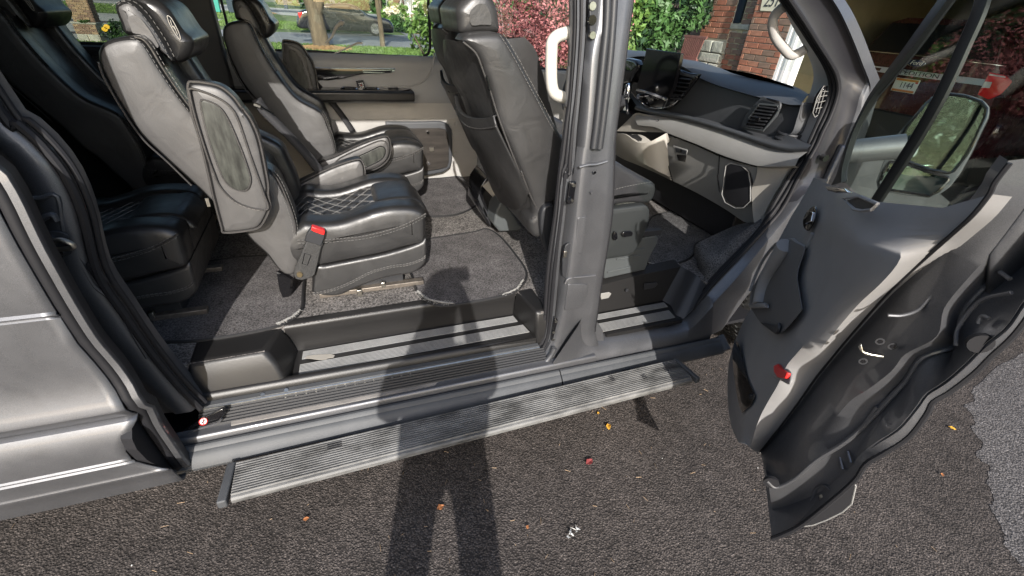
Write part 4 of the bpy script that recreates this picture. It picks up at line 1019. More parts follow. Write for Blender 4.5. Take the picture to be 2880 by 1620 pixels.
    # ---- belt buckle on its stalk
    if buckle:
        yb_ = 0.352
        st = prism('buckle_stalk', on('g 880 660 990 690 975 720 950 830 930 905 880 930 840 940 800 930 785 900 795 850 830 780', y=yb_), (0, 0.016, 0), MT['crinkle'], root, 0.004)
        b = prism('buckle', on('g 908 580 998 615 1000 640 975 708 860 672 880 620', y=yb_ - 0.004), (0, 0.024, 0), MT['dark'], st, 0.004)
        prism('buckle_button', on('g 912 574 1000 602 996 632 975 628 925 610 905 598', y=yb_ - 0.007), (0, 0.028, 0), MT['red'], st, 0.003)
        for px, r in (('g 828 896', 0.011),):
            p = on(px, y=yb_)[0]; tube('stalk_bolt', [p, p - V(0, 0.008, 0)], r, MT['brass'], st, 10)
        tube('stalk_groove', on('g 862 755 905 768 880 835 845 825', y=yb_ - 0.001), 0.0015, MT['gloss'], st, 5, closed=True)
    # ---- lap belt webbing hanging over the seat from the far shoulder
    bl = on('b 560 760 620 850 700 930 830 1060 950 1190 1050 1310 1110 1390', y=0.90)
    ribbon('belt_webbing', [spline(bl, 4), spline([p + V(0.035, 0.015, 0.012) for p in bl], 4)], MT['webbing'], root, 30, 0.002)
    p0, p1, p2 = on('b 575 785 625 805 715 855', y=0.89)
    tube('belt_tongue', [p0, p1], 0.009, MT['steel'], root, 6); tube('belt_tongue', [p1, p2], 0.0045, MT['chrome'], root, 6)
    return root
s1 = seat('captain_seat', 'black leather captain seat nearest the open sliding door, red belt buckle on its side', 'up_down', True)
s2 = seat('captain_seat', 'black leather captain seat against the far wall below the wide window, armrest lowered', 'down_up', False)
s2.location = s2.location + V(0.175, 0.965, 0.015)
s0 = copy_tree(s1, None, ('armrest', 'buckle_stalk', 'belt_webbing', 'belt_tongue'))
s0.location = s1.location + V(-0.885, 0.0, 0.0)
s0['label'] = 'rear captain seat in deep shade behind the door jamb, only its cushion clearly visible'
z0 = on('f 1412 215', y=0.365)[0]
zp = MB().box(z0, (0.010, 0.006, 0.03)).build('zip_pull', MT['steel'], s0, smooth=False)
s00 = copy_tree(s2, None, ('armrest', 'belt_webbing', 'belt_tongue'))
s00.location = s2.location + V(-0.90, 0.0, 0.0)
s00['label'] = 'rear captain seat on the far side, almost lost in the dark behind the middle row'
# lifted black webbing scrap and grey box by the far seat
tube('belt_buckle_far', [V(0, 0, 0), V(0, 0, 0.01)], 0.001, MT['dark'], van, 4)
bpy.data.objects.remove(bpy.data.objects['belt_buckle_far'])
bx = on('g 1235 185', y=1.22)[0]
box('seat_bracket', bx, (0.05, 0.05, 0.06), MT['lighttrim'], s2, 0.006)

# =================================================================== cab seats
def cab_seat():
    root = thing('passenger_seat', 'front passenger seat seen from behind, grey leather back with a map pocket', 'seat', (0.9, 0.5, ZF))
    L = MT['leather_cabgrey']
    Y0, Y1 = 0.25, 0.74
    back = on('c 330 310 360 270 450 250 560 245 630 255 680 310 740 420 830 590 900 720 1000 900 1080 1030 1130 1150 1100 1449 h 1010 420 960 560 925 655 870 640 850 540 880 490 840 330 780 180 710 10 c 620 960 560 740 500 560 440 410', y=Y0)
    pillow('backrest', back, (0, 0.14, 0), 0.03, L, root, 90, bulge=0.004)
    # main back shell, between the side panel seam and the far edge
    R0 = on('c 335 315 430 400 480 520 540 690 600 880 700 1150 820 1449 h 790 190 840 330 905 480 860 510', y=Y0 + 0.02)
    R9 = on('c 185 300 180 400 210 520 260 640 310 720 400 980 480 1180 600 1400 h 650 380 780 540 860 640', y=[0.74, .74, .74, .74, .74, .72, .70, .66, .6, .5, .42])
    A = resample(spline(R0, 5), 30); B = resample(spline(R9, 5), 30)
    mid = [a.lerp(b, 0.5) + V(-0.02, 0, 0.004) for a, b in zip(A, B)]
    q1 = [a.lerp(b, 0.12) + V(-0.012, 0, 0) for a, b in zip(A, B)]; q2 = [a.lerp(b, 0.88) + V(-0.012, 0, 0) for a, b in zip(A, B)]
    bk = ribbon('back_panel', [[a + V(0.07, -0.008, 0.0) for a in A], [a + V(0.014, -0.010, 0.0) for a in A], A, q1, mid, q2, B, [b + V(0.06, 0.01, 0) for b in B], [b + V(0.2, 0.0, 0) for b in B]], L, root, 40, auto=60)
    ribbon('front_panel', [[a + V(0.06, 0.03, 0) for a in A], [a + V(0.24, 0.06, 0.02) for a in A], [b + V(0.24, 0, 0.02) for b in B], [b + V(0.08, 0.01, 0) for b in B]], L, root, 40, auto=60)
    top = on('c 185 300 205 260 290 215 330 250 420 262 560 245', y=[.74, .74, .72, .6, .45, .3])
    ribbon('back_panel', [top, [p + V(-0.005, 0, -0.05) for p in on('c 190 320 250 320 300 310 335 315 420 330 560 330', y=[.74, .7, .62, .5, .4, .3])]], L, root, 24)
    # pocket with its sagging mouth
    M0 = on('c 300 720 310 780 345 850 400 885 480 895 550 888 600 870', y=[.72, .66, .58, .5, .42, .34, .262])
    M1 = on('c 310 830 350 900 400 945 480 965 560 960 620 948', y=[.72, .64, .55, .45, .35, .258])
    M2 = on('h 480 10 560 210 640 380 720 440 800 440 850 340', y=[.66, .58, .5, .42, .33, .255])
    pk = ribbon('map_pocket', [[p + V(-0.008, -0.0, 0) for p in M0], [p + V(-0.024, -0.012, 0) for p in M0], [p + V(-0.024, -0.010, 0) for p in M1], [p + V(-0.01, -0.004, 0) for p in M2]], L, root, 30, 0.006, auto=60)
    tube('pocket_hem', spline([p + V(-0.027, -0.013, 0) for p in M1], 5), 0.0028, MT['piping'], pk, 6)
    tube('backrest_piping', spline([p + V(-0.006, -0.012, 0) for p in R0], 5), 0.0035, MT['piping'], root, 6)
    mb = MB()
    s = spline(on('c 640 255 690 330 760 450 850 620 920 750 1000 905 1075 1030', y=Y0 - 0.003), 6)
    dashes(mb, s, off=V(-0.004, 0, 0)); dashes(mb, s, off=V(-0.016, 0, -0.004))
    zz = on('c 505 575 520 625 530 680', y=Y0 - 0.004)
    tube('zip', zz, 0.004, MT['gloss'], root, 6)
    mb.build('stitching', MT['thread'], root, smooth=False, kind='stuff')
    hr = on('c 290 70 340 0 420 -60 520 -60 580 20 605 100 615 240 560 250 460 250 360 262 310 240 295 150', y=0.33)
    h = pillow('headrest', hr, (0, 0.30, 0), 0.035, L, root, 64, bulge=0.006)
    mb = MB(); s = spline(on('c 545 -30 585 40 600 130 610 240', y=0.328), 6); dashes(mb, s); dashes(mb, s, off=V(0.01, 0, 0)); mb.build('stitching', MT['thread'], h, smooth=False, kind='stuff')
    # cushion
    cu = on('i 60 150 180 125 300 190 400 255 450 272 480 295 478 350 455 400 415 425 300 420 180 440 -100 500 -200 500 -200 300', y=Y0)
    pillow('seat_cushion', cu, (0, 0.48, 0), 0.03, MT['leather_cab'], root, 72, bulge=0.003)
    mb = MB(); s = spline(on('i 180 325 250 305 350 285 440 270', y=Y0 - 0.004), 5); dashes(mb, s); mb.build('stitching', MT['thread'], root, smooth=False, kind='stuff')
    va = on('i 60 490 200 455 300 440 400 430 425 450 432 490 420 560 390 640 360 700 320 760 260 780 130 800 40 815', y=0.22)
    v = pillow('seat_valance', va, (0, 0.05, 0), 0.012, MT['valance'], root, 60, bulge=0.003)
    for a in ('i 172 620 185 600 200 612 203 650 185 662 172 650', 'i 230 620 245 602 295 598 308 612 300 632 245 640'):
        pillow('seat_switch', on(a, y=0.212), (0, -0.012, 0), 0.004, MT['gloss'], v, 24, smooth=False)
    ba = on('i 100 740 380 650 470 632 490 650 480 690 440 760 400 868 120 930', y=0.26)
    b = prism('seat_base', ba, (0, 0.42, 0), MT['seatbase'], root, 0.008, 3)
    for a in ('i 300 742 390 722', 'i 200 795 360 770', 'i 140 882 300 845'):
        tube('base_rib', on(a, y=0.258), 0.005, MT['seatbase'], b, 8)
    box('seat_slide', on('i 430 610', y=0.27)[0], (0.12, 0.03, 0.03), MT['dark'], root, 0.003)
    # lower side cover behind the pillar
    pillow('side_cover', on('h 940 450 1000 420 1010 480 990 640 970 750 930 640 920 530', y=0.22), (0, 0.05, 0), 0.012, MT['dark'], root, 36)
    p = on('h 890 525', y=0.3)[0]; tube('recliner_bolt', [p, p + V(0, -0.03, 0)], 0.014, MT['steel'], root, 10)
    return root
s3 = cab_seat()
s4 = copy_tree(s3, None, ('stitching', 'seat_switch', 'zip'))
s4.name = 'driver_seat'; s4.location = s3.location + V(0.13, 0.88, 0.0)
s4['label'] = 'driver seat in the shade behind the front passenger seat back'
# centre console tail and cargo bits between the cab seats
cs = thing('centre_console', 'black centre console between the two cab seats, open grey bracket at its back', 'console', (1.0, 0.95, ZF))
prism('console_body', on('h 510 300 560 230 640 400 600 560 570 575 490 440', y=0.93), (0, 0.22, 0), MT['gloss'], cs, 0.006)
prism('console_bracket', on('h 525 300 600 240 635 250 640 395 620 400', y=0.915), (0, 0.02, 0), MT['lighttrim'], cs, 0.004)
for a in ('h 500 350 560 500 548 515 490 380', 'h 520 420 580 500 578 560 525 470'):
    prism('console_slot', on(a, y=0.925), (0, -0.008, 0), MT['dark'], cs, 0.003)
prism('seat_pedestal', on('h 660 390 800 585 760 605 640 610 600 560 620 460', y=0.80), (0, 0.3, 0), MT['seatbase'], s3, 0.01)

# =================================================================== floor mats
def floor_mat(name, label, pts, m, z, smooth=True):
    P = [V(x, y, z) for x, y in pts]
    P = spline(P, 5, True) if smooth else P
    c = sum(P, V(0, 0, 0)) / len(P)
    o = own(name, [], [], None, c) if False else None
    mb = MB().prism(P, (0, 0, 0.008))
    o = mk(name, [v - c for v in mb.v], mb.f, m, None, smooth=False); o.location = c
    tag(o, label, 'floor mat')
    tube('bound_edge', [p + V(0, 0, 0.006) for p in P], 0.007, MT['binding'], o, 6, closed=True)
    return o
def rc(pts, k=0.82):
    """round the corners of a polygon a little by doubling points"""
    out = []; n = len(pts)
    for i in range(n):
        a, b, c = pts[i - 1], pts[i], pts[(i + 1) % n]
        f = 1 - k
        out += [(lerp(b[0], a[0], f), lerp(b[1], a[1], f)), (lerp(b[0], c[0], f), lerp(b[1], c[1], f))]
    return out
ma = floor_mat('floor_mat', 'dark grey carpet mat with a shadow across it in front of the sliding door step', [(0.25, 0.52), (0.25, 0.36), (0.30, 0.25), (0.38, 0.222), (0.62, 0.232), (0.72, 0.275), (0.81, 0.40), (0.825, 0.62), (0.815, 0.85), (0.77, 0.955), (0.68, 0.93), (0.42, 0.90), (0.27, 0.88), (0.25, 0.75)], MT['matcarpet'], ZF)
mb_ = floor_mat('floor_mat', 'dark grey carpet mat on the far side of the aisle by the wood access door', [(0.28, 1.22), (0.45, 1.215), (0.62, 1.20), (0.75, 1.27), (0.83, 1.38), (0.86, 1.6), (0.88, 1.85), (0.85, 1.93), (0.7, 1.92), (0.35, 1.9), (0.27, 1.8), (0.27, 1.4)], MT['matcarpet'], ZF)
mc = floor_mat('floor_mat', 'dark grey carpet mat behind the near captain seat, half lit by the sun', [(-0.74, 0.30), (-0.67, 0.26), (-0.55, 0.242), (-0.38, 0.25), (-0.30, 0.28), (-0.245, 0.35), (-0.24, 0.5), (-0.24, 0.68), (-0.28, 0.84), (-0.43, 0.90), (-0.65, 0.90), (-0.78, 0.85), (-0.8, 0.5)], MT['matcarpet'], ZF)
q = on('i 420 820 560 830 690 790 730 745 740 690 830 650 980 590 1010 480 800 490 640 470 440 510 400 700', z=ZF + 0.01)
md = floor_mat('floor_mat', 'black carpet mat with frayed edge in the passenger footwell', [(p.x, p.y) for p in q], MT['cabcarpet'], ZF + 0.002)
# frayed threads where the bindings have come loose
def fray(o, path, n=60, r=0.0008, l=0.02):
    mb = MB(); P = resample(spline(path, 5), n)
    for p in P:
        d = V(random.uniform(-1, 1), random.uniform(-1, 0.6), random.uniform(-0.1, 0.6)) * l
        mb.tube([p, p + d * 0.5 + V(0, 0, 0.003), p + d], r, 3)
    for s in (-1, 1): mb.tube([p + V(random.uniform(-.004, .004), random.uniform(-.004, .004), 0.006) for p in P], 0.003, 5)
    mb.build('frayed_threads', MT['greytrim'], o, smooth=False, kind='stuff')
fray(ma, [V(0.25, 0.36, .662), V(0.28, 0.28, .664), V(0.35, 0.228, .664), V(0.38, 0.222, .662)], 70)
fray(ma, [V(0.62, 0.232, .66), V(0.70, 0.262, .66), V(0.76, 0.33, .66)], 40, l=0.012)
fray(mc, [V(-0.33, 0.262, .662), V(-0.28, 0.29, .664), V(-0.245, 0.34, .662)], 45, l=0.012)
fray(md, on('i 420 825 480 835 560 838 620 830', z=ZF + 0.008), 60, l=0.012)
# black flap standing on the carpet behind the near seat
flp = on('g 670 880 690 1000 735 1110 760 1030 768 930 730 905', y=0.47)
fo = MB().prism(flp, (0.01, 0.012, 0)); c = V(-0.3, 0.47, ZF)
tag(own('trim_flap', fo.v, fo.f, MT['gloss'], c, smooth=False), 'thin black trim flap standing on the carpet below the near seat back', 'trim flap')
# small remote control standing in the far cup holder
rp = on('b 1345 612 1400 605 1425 672 1372 680', y=1.81)
rm = thing('remote_control', 'slim black remote control standing in the chrome cup holder', 'remote', (rp[0].x, 1.81, 1.30))
prism('casing', [rp[0], rp[1], rp[2] + V(0, 0, -0.03), rp[3] + V(0, 0, -0.03)], (0, 0.012, 0), MT['gloss'], rm, 0.004)
for i in range(3):
    for j in range(3):
        p = rp[0].lerp(rp[1], 0.28 + 0.22 * i).lerp(rp[3].lerp(rp[2], 0.28 + 0.22 * i), 0.3 + 0.2 * j)
        box('button', p + V(0, -0.001, 0), (0.005, 0.002, 0.005), MT['labelwhite'] if (i, j) != (1, 1) else MT['red'], rm)
# =================================================================== instrument panel
def lineX(s, x): return on(s, x=x)
K0 = lineX('d 150 372 310 392 560 440 720 465 860 510 1060 560 1260 600 1450 660 1550 715', [2.16, 2.18, 2.2, 2.2, 2.22, 2.22, 2.22, 2.2, 2.14])
K1 = lineX('d 150 425 310 410 570 470 720 552 850 612 1100 690 1290 738 1400 770 1490 775', 2.04)
K1b = lineX('d 150 440 310 425 565 490 705 580 845 640 1095 715 1285 760 1395 790 1480 790', 2.025)
K2 = lineX('d 160 640 250 700 500 850 740 892 1010 972 1150 1000 1240 1022 1330 1020 1420 1005', 2.06)
dashp = ribbon('dash_panel', [K0, [a.lerp(b, 0.5) + V(0, 0, 0.012) for a, b in zip(K0, K1)], K1, K1b, [p + V(0.035, 0, -0.01) for p in K1b], [a.lerp(b, 0.5) + V(0.005, 0, 0) for a, b in zip(K1b, K2)], K2], MT['dash'], van, 60, auto=45)
endp = lineX('d 1490 775 1480 800 1450 900 1410 1005 1330 1020', 2.03)
ribbon('dash_end', [endp, [p + V(0.22, -0.01, 0) for p in endp]], MT['dash'], dashp, 20, 0.004)
# tray along the windscreen
pillow('dash_tray', lineX('d 880 520 1060 555 1240 595 1420 660 1440 678 1420 690 1250 650 1080 590 960 555', 2.17), (0.0, 0, 0.006), 0.003, MT['gloss'], dashp, 40, smooth=False)
# ledge with cup holder
G0 = lineX('d 240 810 390 850 560 872 760 925 960 988 1250 1085 1400 1118 1555 1115', 2.0)
led = ribbon('dash_ledge', [K2, [p + V(-0.03, 0, -0.008) for p in K2], [p + V(0.0, 0, 0.012) for p in G0], [p + V(-0.012, 0, 0.004) for p in G0], [p + V(-0.012, 0, -0.008) for p in G0], [p + V(0.004, 0, -0.018) for p in G0]], MT['dash'], dashp, 50, auto=60)
cc = on('d 1390 1045', z=1.335)[0]
for rr, zz, nm, m in ((0.062, 0.0, 'cup_holder', 'dark'), (0.055, 0.022, 'cup_holder', 'dark')):
    tube(nm, [cc + V(math.cos(a) * rr, math.sin(a) * rr * 0.95, zz) for a in [2 * PI * k / 32 for k in range(32)]], 0.008, MT[m], led, 10, closed=True)
vs = []; fs = []
for k in range(32):
    a = 2 * PI * k / 32
    for rr, zz in ((0.066, -0.01), (0.06, 0.02), (0.05, 0.02), (0.044, -0.03)): vs.append(cc + V(math.cos(a) * rr, math.sin(a) * rr * 0.95, zz))
for k in range(32):
    for j in range(3): fs.append((k * 4 + j, k * 4 + j + 1, ((k + 1) % 32) * 4 + j + 1, ((k + 1) % 32) * 4 + j))
fs.append(tuple(k * 4 + 3 for k in range(32)))
mk('cup_holder', vs, fs, MT['dark'], led)
# grey lower half
G1 = lineX('d 250 860 400 880 560 905 760 955 950 1012 1230 1120 1400 1145 1535 1150', 2.015)
G2 = lineX('d 250 945 380 960 480 1005 700 1090 860 1160 1010 1212 1160 1252 1300 1258 1440 1252', [1.97] * 9)
low = ribbon('lower_dash', [[p + V(0, 0, 0.005) for p in G1], [a.lerp(b, .4) + V(-0.025, 0, 0.0) for a, b in zip(resample(G1, 9), resample(G2, 9))], G2, [p + V(0.03, 0, -0.01) for p in G2]], MT['greytrim'], van, 50, auto=60)
H0 = lineX('d 470 1012 700 1095 860 1168 1010 1218 1160 1256', 2.0)
H1 = lineX('i 550 245 620 280 760 350 900 430 980 480 1080 545 1180 548', [2.06, 2.06, 2.07, 2.08, 2.08, 2.09, 2.1])
ribbon('glovebox', [H0, [a.lerp(b, .5) + V(-0.02, 0, 0) for a, b in zip(resample(H0, 7), resample(H1, 7))], H1, [p + V(0.15, 0, 0.03) for p in H1]], MT['greytrim'], low, 30, auto=60)
ee = lineX('d 1440 1252 i 1380 170 1330 260 1250 400 1200 500 1180 548', 2.02)
hh = lineX('i 1160 160 1150 240 1120 320 1125 430 1130 500 1140 548', 2.0)
ribbon('dash_side', [hh, [a.lerp(b, .5) for a, b in zip(resample(hh, 8), resample(ee, 8))], ee, [p + V(0.2, 0, 0) for p in ee]], MT['lighttrim'], low, 20, auto=60)
tube('glovebox_gap', spline(lineX('d 868 1168 860 1300 i 890 240 905 340', 1.985), 4), 0.003, MT['gloss'], low, 5)
tube('glovebox_gap', spline(lineX('d 470 1012 455 1120 480 1240 520 1380', 1.985), 4), 0.003, MT['gloss'], low, 5)
tube('glovebox_gap', spline([p + V(-0.01, 0, 0) for p in H0], 4), 0.003, MT['gloss'], low, 5)
lt = prism('glovebox_latch', lineX('d 522 1095 632 1130 612 1225 540 1210', 1.972), (-0.006, 0, 0), MT['greytrim'], low, 0.003)
prism('latch_recess', lineX('d 545 1165 622 1172 610 1222 560 1212', 1.965), (-0.002, 0, 0), MT['gloss'], lt, 0.001)
prism('latch_flap', lineX('d 535 1110 625 1138 618 1165 545 1150', 1.964), (-0.005, 0, 0), MT['dash'], lt, 0.002)
p = lineX('d 580 1138', 1.958)[0]; tube('lock_barrel', [p, p + V(-0.004, 0, 0)], 0.009, MT['gloss'], lt, 12)
pk = pillow('glove_pocket', lineX('i 950 160 975 148 1050 165 1090 200 1105 280 1102 400 1060 432 1010 435 950 400 928 350 940 250', 1.985), (0.03, 0, 0), 0.004, MT['rubber'], low, 48, smooth=False)
tube('pocket_rim', lineX('i 945 160 975 142 1055 162 1098 200 1112 280 1112 400 1065 445 1010 448 940 410 918 355 932 250', 1.985), 0.0025, MT['greytrim'], low, 8, closed=True)
# tray left of the glovebox with sunlit corner
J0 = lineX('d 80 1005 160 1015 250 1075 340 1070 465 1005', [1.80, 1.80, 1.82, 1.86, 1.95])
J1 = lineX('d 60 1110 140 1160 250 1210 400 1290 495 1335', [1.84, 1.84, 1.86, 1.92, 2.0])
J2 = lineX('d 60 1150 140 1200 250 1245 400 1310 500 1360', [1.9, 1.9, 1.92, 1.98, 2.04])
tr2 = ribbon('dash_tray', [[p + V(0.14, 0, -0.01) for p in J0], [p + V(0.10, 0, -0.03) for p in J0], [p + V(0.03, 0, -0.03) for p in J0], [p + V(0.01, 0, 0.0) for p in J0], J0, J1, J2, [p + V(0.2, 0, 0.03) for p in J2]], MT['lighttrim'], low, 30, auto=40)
W0 = lineX('d 90 990 230 855 260 850 480 905 465 1000', [1.98, 2.0, 2.0, 2.01, 2.0])
MB().add(W0, [(0, 1, 2, 3, 4)]).build('centre_stack_lower', MT['lighttrim'], low, smooth=False)
for a, m in (('d 140 1015 250 1015 285 1045 280 1065 150 1045', 'dark'),):
    MB().prism(lineX(a, 1.88), (-0.003, 0, 0)).build('tray_cup', MT[m], low, smooth=False)
for px, r in (('d 405 922', 0.016), ('d 352 912', 0.010)):
    p = lineX(px, 1.99)[0]
    tube('power_socket', [p + V(0.01, 0, 0), p + V(-0.012, 0, 0)], r, MT['chrome'], low, 16)
    tube('socket_hole', [p + V(-0.010, 0, 0), p + V(-0.0135, 0, 0)], r * 0.65, MT['gloss'], low, 12)
# side vent in its angled surround
vt = pillow('vent_surround', lineX('d 1205 722 1340 770 1345 800 1310 880 1240 960 1190 995 1120 985 1035 965 1070 880 1130 800', 2.018), (-0.012, 0, 0), 0.006, MT['dash'], dashp, 48, smooth=False)
tube('vent_rim', lineX('d 1170 785 1310 800 1320 830 1270 900 1200 985 1060 960 1090 890', 2.0), 0.005, MT['seatbase'], vt, 8, closed=True)
MB().prism(lineX('d 1175 785 1305 800 1312 825 1265 895 1195 975 1065 955 1095 890', 2.008), (-0.003, 0, 0)).build('vent_opening', MT['gloss'], vt, smooth=False)
for k in range(7):
    t = k / 6
    a = [(1165 - 100 * t, 800 + 145 * t), (1298 - 100 * t, 818 + 145 * t)]
    pp = lineX('d %f %f %f %f' % (a[0][0], a[0][1], a[1][0], a[1][1]), 2.0)
    MB().prism([pp[0] + V(0.012, 0, 0.004), pp[0] + V(-0.008, 0, -0.001), pp[0] + V(-0.008, 0, -0.005), pp[0] + V(0.012, 0, 0)], pp[1] - pp[0]).build('vent_slat', MT['dark'], vt, smooth=False)
box('vent_tab', lineX('d 1155 900', 1.985)[0], (0.012, 0.03, 0.02), MT['gloss'], vt, 0.003)
prism('vent_dial', lineX('d 1230 735 1325 762 1318 782 1225 752', 2.0), (-0.006, 0, 0), MT['gloss'], vt, 0.002)
# centre screen, shiny centre stack, middle vents
scp = lineX('d 315 364 572 402 560 470 520 640 478 738 240 665 268 560 300 440', [1.93, 1.93, 1.93, 1.93, 1.93, 1.93, 1.93, 1.93])
sc = prism('touch_screen', scp, (0.02, -0.012, 0), MT['screen'], dashp, 0.004, 3)
stk = pillow('centre_stack', lineX('d 245 520 300 470 560 520 640 550 720 560 690 600 600 720 520 800 470 820 400 825 320 815 250 760 200 700 210 620', 2.0), (0.02, 0, 0), 0.006, MT['gloss'], dashp, 56, smooth=False)
tube('chrome_line', spline(lineX('d 205 690 250 750 330 805 400 820 480 805 540 770 600 700', 1.985), 4), 0.003, MT['chrome'], stk, 6)
prism('chrome_bar', lineX('d 245 670 340 690 480 745 475 765 330 705 240 685', 1.975), (-0.004, 0, 0), MT['chrome'], stk, 0.001)
p = lineX('d 272 728', 1.985)[0]; tube('volume_knob', [p + V(0.01, 0, 0), p + V(-0.02, 0, 0)], 0.017, MT['chrome'], stk, 18)
for k in range(4):
    p = lineX('d %d %d' % (322 + 14 * k, 737 + 5 * k), 1.98)[0]; box('panel_button', p, (0.006, 0.007, 0.010), MT['steel'], stk)
for k in range(6):
    t = k / 5
    a = 'd %f %f %f %f' % (575 - 70 * t, 590 + 150 * t, 650 - 70 * t, 600 + 150 * t)
    pp = lineX(a, 1.985)
    MB().prism([pp[0] + V(0.01, 0, 0.003), pp[0] + V(-0.01, 0, 0), pp[0] + V(-0.01, 0, -0.004), pp[0] + V(0.01, 0, -0.001)], pp[1] - pp[0]).build('vent_slat', MT['dark'], stk, smooth=False)
prism('chrome_bezel', lineX('d 560 515 600 550 690 570 680 590 560 560 500 680 490 670 545 560', 1.975), (-0.004, 0, 0), MT['paint'], stk, 0.001)
# instrument hood, gear knob, steering wheel
hood = pillow('instrument_hood', lineX('d 60 440 170 435 230 450 255 490 245 520 180 620 60 650', 1.95), (0.1, 0, 0), 0.02, MT['gloss'], dashp, 36, smooth=False)
p = lineX('d 155 690', 1.80)[0]
gk = pillow('gear_knob', [p + V(0, math.cos(a) * 0.022, math.sin(a) * 0.05) for a in [2 * PI * k / 16 for k in range(16)]], (0.04, 0, 0), 0.018, MT['chrome'], dashp, 24)
tube('gear_stalk', [p + V(0.02, 0, -0.04), p + V(0.06, 0.01, -0.14)], 0.010, MT['chrome'], dashp, 8)
swc = V(1.56, 1.45, 1.40)
sw = tube('steering_wheel', [swc + V(0.06 * math.sin(a), math.cos(a) * 0.19, math.sin(a) * 0.18) for a in [2 * PI * k / 40 for k in range(40)]], 0.016, MT['leather_cab'], van, 10, closed=True)
pillow('wheel_hub', [swc + V(0, math.cos(a) * 0.08, math.sin(a) * 0.07) for a in [2 * PI * k / 16 for k in range(16)]], (0.05, 0, 0), 0.02, MT['dark'], sw, 24)
for a in (0, PI, 1.5 * PI): tube('wheel_spoke', [swc, swc + V(0, math.cos(a) * 0.19, math.sin(a) * 0.18)], 0.014, MT['dark'], sw, 8)
tube('steering_column', [swc + V(0.03, 0, -0.01), swc + V(0.35, 0, -0.12)], 0.05, MT['dark'], van, 12)
# demister vent on the pillar trim, pillar grab handle
dv = pillow('pillar_vent', on('d 1690 650 1660 660 1610 740 1580 850 1590 870 1625 845 1670 770', y=0.125), (0, 0.02, 0), 0.004, MT['gloss'], van, 30, smooth=False)
for a in ('d 1690 690 1640 690 1600 780', 'd 1680 720 1625 730', 'd 1670 760 1610 775', 'd 1645 810 1595 820', 'd 1665 680 1615 860', 'd 1640 690 1595 850'):
    tube('vent_grille', on(a, y=0.118), 0.0014, MT['greytrim'], dv, 5)
tube('vent_rim', on('d 1695 645 1655 650 1605 735 1572 850 1588 885 1632 855 1680 775', y=0.12), 0.002, MT['greytrim'], dv, 6, closed=True)
gp = spline(on('p 2060 90 2000 120 1930 200 1900 300 1915 420 1960 520 2040 620 2130 710 2230 690 2330 630', y=[0.18, 0.2, 0.22, 0.225, 0.225, 0.22, 0.21, 0.2, 0.19, 0.17]), 6)
tube('pillar_handle', gp, 0.019, MT['pillartrim'], van, 14)
# dark cave under the dash: pedals and ducts
box('heater_box', V(2.18, 1.1, 0.92), (0.12, 1.4, 0.5), MT['rubber'], van, 0.01)
tube('heater_duct', spline(on('i 590 290 560 380 530 470', y=1.15), 5), 0.016, MT['dark'], van, 8)
tube('heater_duct', spline(on('i 700 370 670 420 640 460', y=1.0), 5), 0.03, MT['dark'], van, 10)

# =================================================================== front passenger door (open)
AN = math.radians(48.0)
De = V(-math.cos(AN), -math.sin(AN), 0); Dn = V(-math.sin(AN), math.cos(AN), 0); Dh = V(2.02, -0.02, 0)
def dw_(s, w):
    pts = T(s); out = []
    for i, p in enumerate(pts):
        ww = w[i] if isinstance(w, list) else (w[0] + (w[1] - w[0]) * i / (len(pts) - 1) if isinstance(w, tuple) else w)
        out.append(hit(p, Dh + Dn * ww, Dn))
    return out
def du_(s, u):
    pts = T(s); out = []
    for i, p in enumerate(pts):
        uu = u[i] if isinstance(u, list) else (u[0] + (u[1] - u[0]) * i / (len(pts) - 1) if isinstance(u, tuple) else u)
        out.append(hit(p, Dh + De * uu, De))
    return out
T_edge = dw_('o 290 700 340 640 420 545 500 440 580 330 664 216 785 65 j 800 1088 950 920 1090 785 1250 640 1420 490 1550 370 1660 232 1700 150 1800 20', [0.05, 0.05, 0.05, 0.05, 0.05, 0.05, 0.052, 0.056, 0.062, 0.07, 0.08, 0.092, 0.10, 0.105, 0.11, 0.11])
tilt = math.radians(18)
Dt = (Dn * math.cos(tilt) + De * math.sin(tilt)).normalized()
def mean(L): return sum(L, V(0, 0, 0)) / len(L)
def hp(s, p0, nrm): return [hit(p, p0, nrm) for p in T(s)]
M_edge = hp('o 330 800 400 820 500 740 640 600 760 480 850 380 960 310 1100 200 1180 100 j 1290 1200 1340 1010 1480 830 1650 640 1884 330 2000 160 2150 -40', mean(T_edge) - Dn * 0.012, Dt)
UM = (mean(M_edge) - Dh).dot(De)
F_edge = du_('o 345 860 400 900 500 860 640 740 800 640 900 560 980 480 1090 360 1190 250 1290 110 j 1480 1240 1440 1150 1470 1020 1600 870 1884 640 2050 450 2250 180', UM)
I_edge = hp('o 385 1160 430 1130 540 1060 700 930 850 810 910 730 1010 650 1150 560 1270 420 1320 350 1430 280 1560 170 1670 60 j 1780 1150 1884 1000 2000 840 2150 610 2300 370', mean(F_edge), Dt)
UI = (mean(I_edge) - Dh).dot(De)
O_edge = du_('o 370 1222 430 1200 540 1145 700 1020 870 870 940 770 1050 700 1200 600 1310 460 1350 385 1450 325 1600 210 1700 110 1820 0 j 1884 1095 2000 930 2150 700 2300 450', UI)
print('DOOR', UM, UI, O_edge[0], O_edge[4], O_edge[-1])
def dsh(s, k):
    """point lists on the shut face: k = 0 on the latch face, 1 on the flange face, else the sloped wall"""
    if k == 0: return du_(s, UM + 0.004)
    if k == 1: return du_(s, UI + 0.004)
    return hp(s, mean(F_edge) + Dt * 0.004, Dt)
lowz = lambda p, d: V((p - De * d).x, (p - De * d).y, min(p.z, 1.22 + 0.03 * (1 - d)))
